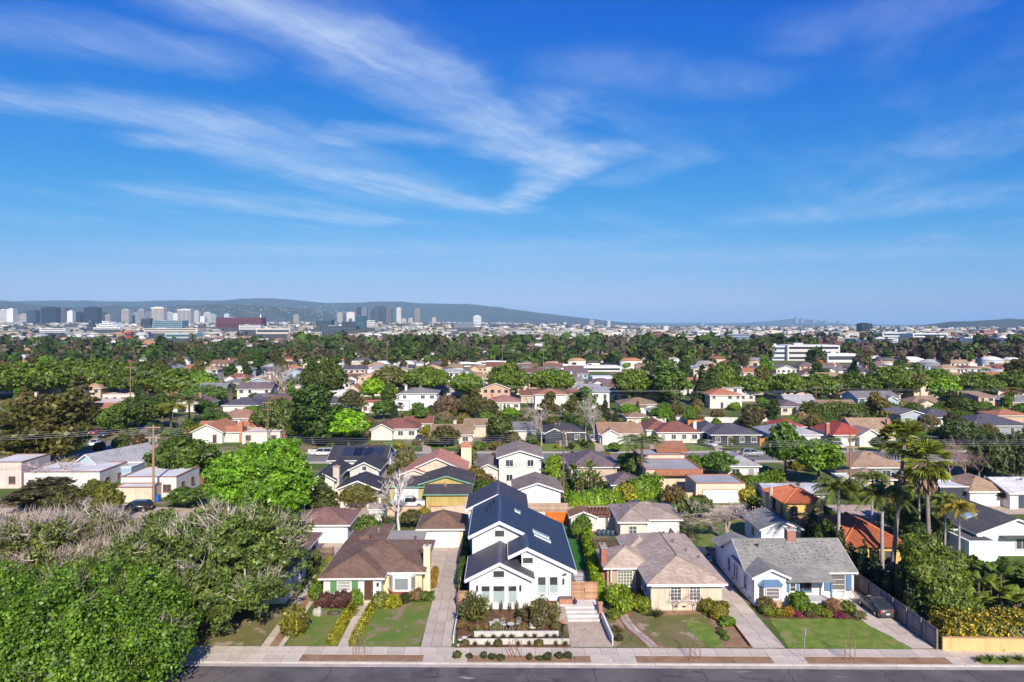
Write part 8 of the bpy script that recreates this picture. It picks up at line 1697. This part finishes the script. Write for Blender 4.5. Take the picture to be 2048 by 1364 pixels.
# the big round tree, the gnarled and the white bare tree are near enough for models of their own
x, y = G(523, 1036)
big_tree('big round bright green tree with dense curly leaves', x, y, [(0, 0, 6.4, 6.6, 6.4, 5.0), (3.6, -1, 5.6, 4.2, 4, 4.2), (-3.6, -1, 5.8, 4.2, 4, 4.2), (0, -3.2, 5.2, 5, 3.4, 4.2), (.5, 2.5, 7.4, 5, 4, 4), (-1.5, -2, 8.2, 3.6, 3, 3), (4.2, -1.5, 3.6, 3.2, 3, 3), (-4.4, -1.5, 3.8, 3, 3, 3)], .24, 1150, 46, .68, (0.085, 0.22, 0.016), .4, 61, core=.8, boughs=4)
def bare_px(label, px, py, top, wd, col, seed, levels=6, spread=.66, r0=.24):
    x, y = G(px, py); H_ = height_at(top, px, y); t_, c_ = bare_meshes(seed, 10.0, levels, spread, r0); e = thing('bare_tree', label, 'tree', (x, y, 0), 0, None, (wd*y/FPX/8.5, wd*y/FPX/8.5, H_/9.0)); inst('trunk', t_, e, col=col); inst('branches', c_, e, col=col); OCC.append((x, y, 3))
bare_px('gnarled grey bare tree in the yard behind the cream house', 1452, 1082, 985, 130, (0.42, 0.34, 0.3), 11, 6, .6, .34); bare_px('bare white branched tree rising behind the brown roof', 798, 1060, 932, 110, (0.6, 0.54, 0.49), 8, 5, .5, .26)
sheet('lawn', [G(1395, 1095), G(1475, 1085), G(1500, 1040), G(1400, 1040)], 'lawn_patchy', .02)
for i, (px, py, tp_, wd) in enumerate(((1165, 1000, 930, 50), (1190, 992, 935, 46), (1150, 990, 915, 45), (1178, 985, 905, 44), (1200, 985, 950, 40), (1168, 915, 868, 44), (1140, 920, 872, 40), (1380, 1075, 980, 50), (1365, 1050, 985, 46), (1502, 1035, 985, 50), (1520, 1030, 990, 40), (1470, 905, 868, 30))):
    tp('banana', px, py, tp_, wd, (0.06, 0.105, 0.03), ORD[(0, 1, 2, 3, 4, 0, 1, 0, 1, 0, 1, 2)[i]] + ' broad leaved strelitzia clump ' + ('behind the farmhouse garage', 'left of the gnarled bare tree', 'near the second street', 'right of the gnarled bare tree')[0 if i < 5 else 2 if i in (5, 6, 11) else 1 if i < 9 else 3], group='strelitzia clumps ' + ('behind the farmhouse garage', 'left of the gnarled bare tree', 'near the second street', 'right of the gnarled bare tree')[0 if i < 5 else 2 if i in (5, 6, 11) else 1 if i < 9 else 3], name='strelitzia')
hedge('bright ivy hedge along the alley wall behind the farmhouse', G(1136, 1012), G(1276, 1003), 1.6, 2.1, (0.095, 0.2, 0.016), leaf=.24, dens=34, lump=.5, seed=31); hedge('ivy hedge climbing up to the spanish house', G(1262, 1000), G(1318, 992), 2.0, 3.4, (0.085, 0.18, 0.016), leaf=.24, dens=34, lump=.6, seed=32)
hedge('bright clipped hedge beside the white two storey house', G(1099, 950), G(1114, 940), 1.6, 3.0, (0.12, 0.24, 0.015), leaf=.24, dens=34, lump=.3, seed=33); hedge('ivy hedge right of the cream flat garage', G(1490, 985), G(1560, 962), 1.5, 2.0, (0.07, 0.15, 0.016), leaf=.24, dens=34, lump=.4, seed=34)
hedge('long dark clipped hedge below the brown roofed house with white gable', G(1608, 835), G(1790, 836), 5, 4.2, (0.06, 0.105, 0.02), leaf=.4, dens=10, lump=.8, seed=35); hedge('dark tall hedge with flat top behind the long motel', G(1405, 752), G(1462, 770), 4, 6, (0.035, 0.08, 0.015), leaf=.6, dens=6, lump=.4, seed=36); hedge('bright green lawn bank hedge right of the barn like house', G(438, 792), G(472, 790), 3, 3, (0.10, 0.22, 0.015), leaf=.4, dens=12, lump=.4, seed=37)

# ------------------------------------------------------------------ filling rows of houses and trees further out
MARKS = [(40, 745, 'the left edge dome trees'), (200, 735, 'the tall left dome tree'), (330, 720, 'the high wooden pole'), (470, 740, 'the barn like house'), (560, 735, 'the tall bare pale trees'), (640, 715, 'the dark wide tree'), (720, 745, 'the solar roof'), (790, 705, 'the thin far pole'), (850, 725, 'the wide dome tree'), (940, 735, 'the white shops'), (1015, 715, 'the dark dome tree'), (1100, 725, 'the bright middle dome tree'), (1195, 735, 'the long motel'), (1265, 720, 'the car park'), (1350, 712, 'the pale airy tree'), (1410, 725, 'the dark conifers'), (1490, 735, 'the tall clipped hedge'), (1560, 735, 'the white school wing'), (1630, 705, 'the white school'), (1705, 720, 'the school annex'), (1740, 740, 'the tall fan palm'), (1830, 715, 'the pale right pole'), (1900, 720, 'the brown right woods'), (2000, 725, 'the right edge woods'), (500, 700, 'the red office block'), (300, 690, 'the cream long building'), (120, 690, 'the dark office slabs'), (950, 690, 'the lone white tower'), (1150, 690, 'the empty middle horizon'), (1370, 685, 'the tan flats'), (1500, 690, 'the brown warehouses'), (1780, 690, 'the blue roof panels'), (1950, 690, 'the blue glass office')]
USED = {}
def where(px, py, skip=0):
    ms = sorted(MARKS, key=lambda m_: (m_[0]-px)**2+((m_[1]-py)*2.2)**2); m_ = ms[skip]; dx, dy = px-m_[0], py-m_[1]
    return ('left of ' if dx < 0 else 'right of ') + m_[2] if abs(dx) > abs(dy)*1.2 else ('below ' if dy > 0 else 'above ') + m_[2]
def uniq(base, px, py, extra=()):
    """a description that no other thing carries yet, if the surroundings allow it"""
    cands = [f'{base} {where(px, py)}'] + [f'{e} {base} {where(px, py)}' for e in extra] + [f'{base} {where(px, py)}, also {where(px, py, 1)}', f'{base} {where(px, py, 1)}, also {where(px, py, 2)}'] + [f'{e} {base} {where(px, py, 1)}, also {where(px, py)}' for e in extra]
    for c in cands:
        if c not in USED and len(c.split()) <= 16: USED[c] = 1; return c
    return cands[0]
def free(x, y, r): return all((x-a)**2+(y-b)**2 > (r+c*.85)**2 for a, b, c in HOUSES) 
WA = [('white', 6), ('cream', 3), ('beige', 2), ('grey', 1), ('blue', .7), ('pink', .8), ('salmon', .5)]; RA = [('grey', 4), ('brown', 3), ('tan', 3), ('lgrey', 2.5), ('orange', 1.6), ('rbrown', 1.6), ('slate', 1.6), ('khaki', 2), ('mauve', 1), ('white', 1.2)]
RW = {'lgrey': 'pale grey', 'rbrown': 'red brown', 'khaki': 'light brown', 'slate': 'dark slate'}
def fill_houses():
    n = 0
    for Y in (236, 262, 288, 318, 345, 372, 400, 428):
        x = -.80*Y
        while x < .80*Y:
            x += R7.uniform(13, 17)
            yy = Y+R7.uniform(-3, 3); px, py = PX(x, yy)
            if px < -20 or px > 2070 or R7.random() < .1 or not free(x+5, yy+5, 6.5) or (1140 < px < 1250 and 735 < py < 770): continue
            wn_ = R7.choices([a for a, _ in WA], [b for _, b in WA])[0]; rn = R7.choices([a for a, _ in RA], [b for _, b in RA])[0]
            two = R7.random() < .25; h_ = 5.4 if two else 2.9; W_ = R7.uniform(9.5, 13.5); kd = R7.choice(['hip', 'hip', 'gx', 'gy', 'gx'])
            l = uniq(f"{wn_} {'two storey ' if two else ''}house with {RW.get(rn, rn)} {'hip' if kd == 'hip' else 'gabled'} roof", px, py, ('small', 'wide', 'plain', 'narrow'))
            H_ = House(l, (x, yy, 0), R7.uniform(-.08, .08), group='houses of the middle distance', wall=shade(R7, .9, 1.05, WALLN[wn_]), roof=shade(R7, .8, 1.15, ROOFN[rn]))
            H_.vol(0, W_, 0, R7.uniform(8, 11), h_, kd, R7.uniform(1.5, 2.2), fascia=Y < 400)
            if R7.random() < .5: H_.vol(W_*.1, W_*.5, -2.2, 4, 2.8, 'gy', 1.2, fascia=False)
            H_.auto(sub=False, rng=R7, side=False)
            if R7.random() < .4: H_.chimney(W_*.7, W_*.7+.8, 4, 4.8, h_, h_+3, R7.choice([(0.4, 0.18, 0.12), (0.6, 0.55, 0.5)]))
            HOUSES.append((x+W_/2, yy+5, 7)); n += 1
    return n
fill_houses()
TA = [('round', 'mid', 4), ('round', 'dark', 3), ('round', 'bright', 1.6), ('round', 'olive', 2), ('tall', 'umber', 1.5), ('tall', 'dark', 2.2), ('tall', 'deepbrown', 1.8), ('dome', 'mid', 1), ('wispy', 'olive', 1.6), ('wispy', 'grey', .8), ('cone', 'pine', .7), ('bare', 'brown', 1.1), ('fan', 'olive', .7), ('feather', 'mid', .7), ('round', 'lime', .5)]
CW = {'mid': 'green', 'dark': 'dark green', 'bright': 'bright green', 'olive': 'olive', 'umber': 'brown', 'deepbrown': 'olive brown', 'grey': 'grey green', 'pine': 'blackish green', 'brown': 'leafless grey', 'lime': 'lime green'}
KW = {'round': 'rounded tree', 'tall': 'tall ragged tree', 'dome': 'dome shaped tree', 'wispy': 'drooping tree', 'cone': 'conifer', 'bare': 'twiggy tree', 'fan': 'fan palm', 'feather': 'feather palm'}
def fill_trees(n=780):
    cnt = 0; tries = 0; left = 292-sum(o.name.startswith('leafy_tree') for o in COL.objects)
    while cnt < n and tries < 16000:
        tries += 1; py = 706 + 178*TRNG.random()**1.7; px = TRNG.uniform(-30, 2080); x, y = G(px, py)
        far = y > 330; kd, c, _ = TRNG.choices(TA, [w_*((1.8 if k_ in ('tall',) else 1) if far else (.35 if k_ == 'tall' else 1)) for k_, c_, w_ in TA])[0]
        if kd == 'round' and left <= 0: kd = TRNG.choice(['wispy', 'dome', 'tall', 'wispy'])
        h_ = {'round': TRNG.uniform(3, 8), 'tall': TRNG.uniform(10, 17), 'dome': TRNG.uniform(4, 8), 'wispy': TRNG.uniform(3.5, 8), 'cone': TRNG.uniform(7, 12), 'bare': TRNG.uniform(6, 10), 'fan': TRNG.uniform(9, 16), 'feather': TRNG.uniform(6, 9)}[kd]
        r_ = h_*{'round': .48, 'tall': .34, 'dome': .7, 'wispy': .55, 'cone': .26, 'bare': .42, 'fan': .17, 'feather': .34}[kd]
        s0 = .62 if y < 265 else .82
        h_ *= s0; r_ *= s0
        if not free(x, y, r_*.35) or any((x-a)**2+(y-b)**2 < (r_*.55+q_*.6)**2 for a, b, q_ in OCC[-900:]): continue
        if 147 < y < 162 or not open_view(px, y) or (1140 < px < 1250 and 735 < py < 772): continue
        l = uniq(f'{CW[c]} {KW[kd]}', px, py-h_*.5*1365/y, ('small', 'broad', 'slender', 'uneven', 'dense'))
        cc = shade(TRNG, .8, 1.2, GREEN[c])
        tree(kd, x, y, h_, r_, cc, l, group='scattered trees of the middle distance', bark=(0.3, 0.25, 0.21) if kd == 'bare' else None); cnt += 1; left -= kd == 'round'
    return cnt
fill_trees()
def fill_shrubs(n=280):
    """garden shrubs between the houses of the nearer blocks"""
    cnt = tries = 0
    SCOL = [('green', (0.06, 0.12, 0.02)), ('dark green', (0.04, 0.085, 0.02)), ('bright green', (0.09, 0.19, 0.02)), ('olive', (0.10, 0.105, 0.035)), ('yellow green', (0.15, 0.18, 0.02)), ('brownish', (0.09, 0.082, 0.045))]
    while cnt < n and tries < 4000:
        tries += 1; py = 812 + 200*TRNG.random()**1.25; px = TRNG.uniform(-20, 2070); x, y = G(px, py); r_ = TRNG.uniform(.8, 2.2)
        if 148 < y < 161 or 103 < y < 111 or (y < 103) or not free(x, y, r_*.2) or any((x-a)**2+(y-b)**2 < (r_*.6+q_*.5)**2 for a, b, q_ in OCC): continue
        nm, c = TRNG.choice(SCOL); bush(x, y, r_, r_*TRNG.uniform(1.0, 1.7), shade(TRNG, .85, 1.15, c), uniq(f'{nm} garden shrub between houses', px, py, ('small', 'round', 'low')), group=f'{nm} shrubs between the houses'); cnt += 1
fill_shrubs()

def fill_cars(n=26):
    cc = [((0.6, 0.58, 0.56), 'white'), ((0.03, 0.03, 0.035), 'black'), ((0.3, 0.31, 0.33), 'grey'), ((0.25, 0.03, 0.03), 'red'), ((0.03, 0.08, 0.2), 'blue'), ((0.45, 0.44, 0.42), 'silver')]
    for i in range(n):
        x, y, r_ = HOUSES[R7.randrange(len(HOUSES))]; x += R7.uniform(-7, 7); y -= r_+R7.uniform(1, 5); px, py = PX(x, y)
        if not (0 < px < 2048) or not 165 < y < 420 or not free(x, y, 1.2): continue
        c, n_ = R7.choice(cc); kd = R7.choice(['sedan', 'suv', 'hatch', 'van']); car(kd, uniq(f'{n_} parked car', px, py, ('small', 'far')), x, y, R7.choice([0, math.pi, HP, -HP]), c)
fill_cars()

# ------------------------------------------------------------------ the air: one thin even haze
HAZE = 5.2e-5
m = bpy.data.materials.new('air'); m.use_nodes = True; k = Nd(m.node_tree)
v_ = k.n('ShaderNodeVolumePrincipled', {'Color': (0.42, 0.7, 1.0, 1), 'Density': HAZE, 'Anisotropy': -0.12})
k.n('ShaderNodeOutputMaterial', {'Volume': v_.outputs[0]}); MAT['air'] = m
MB().box(-32000, 32000, -200, 30000, -8, 455).obj('haze', 'air', kind='stuff', label='thin bluish haze lying over the plain', cat='haze')
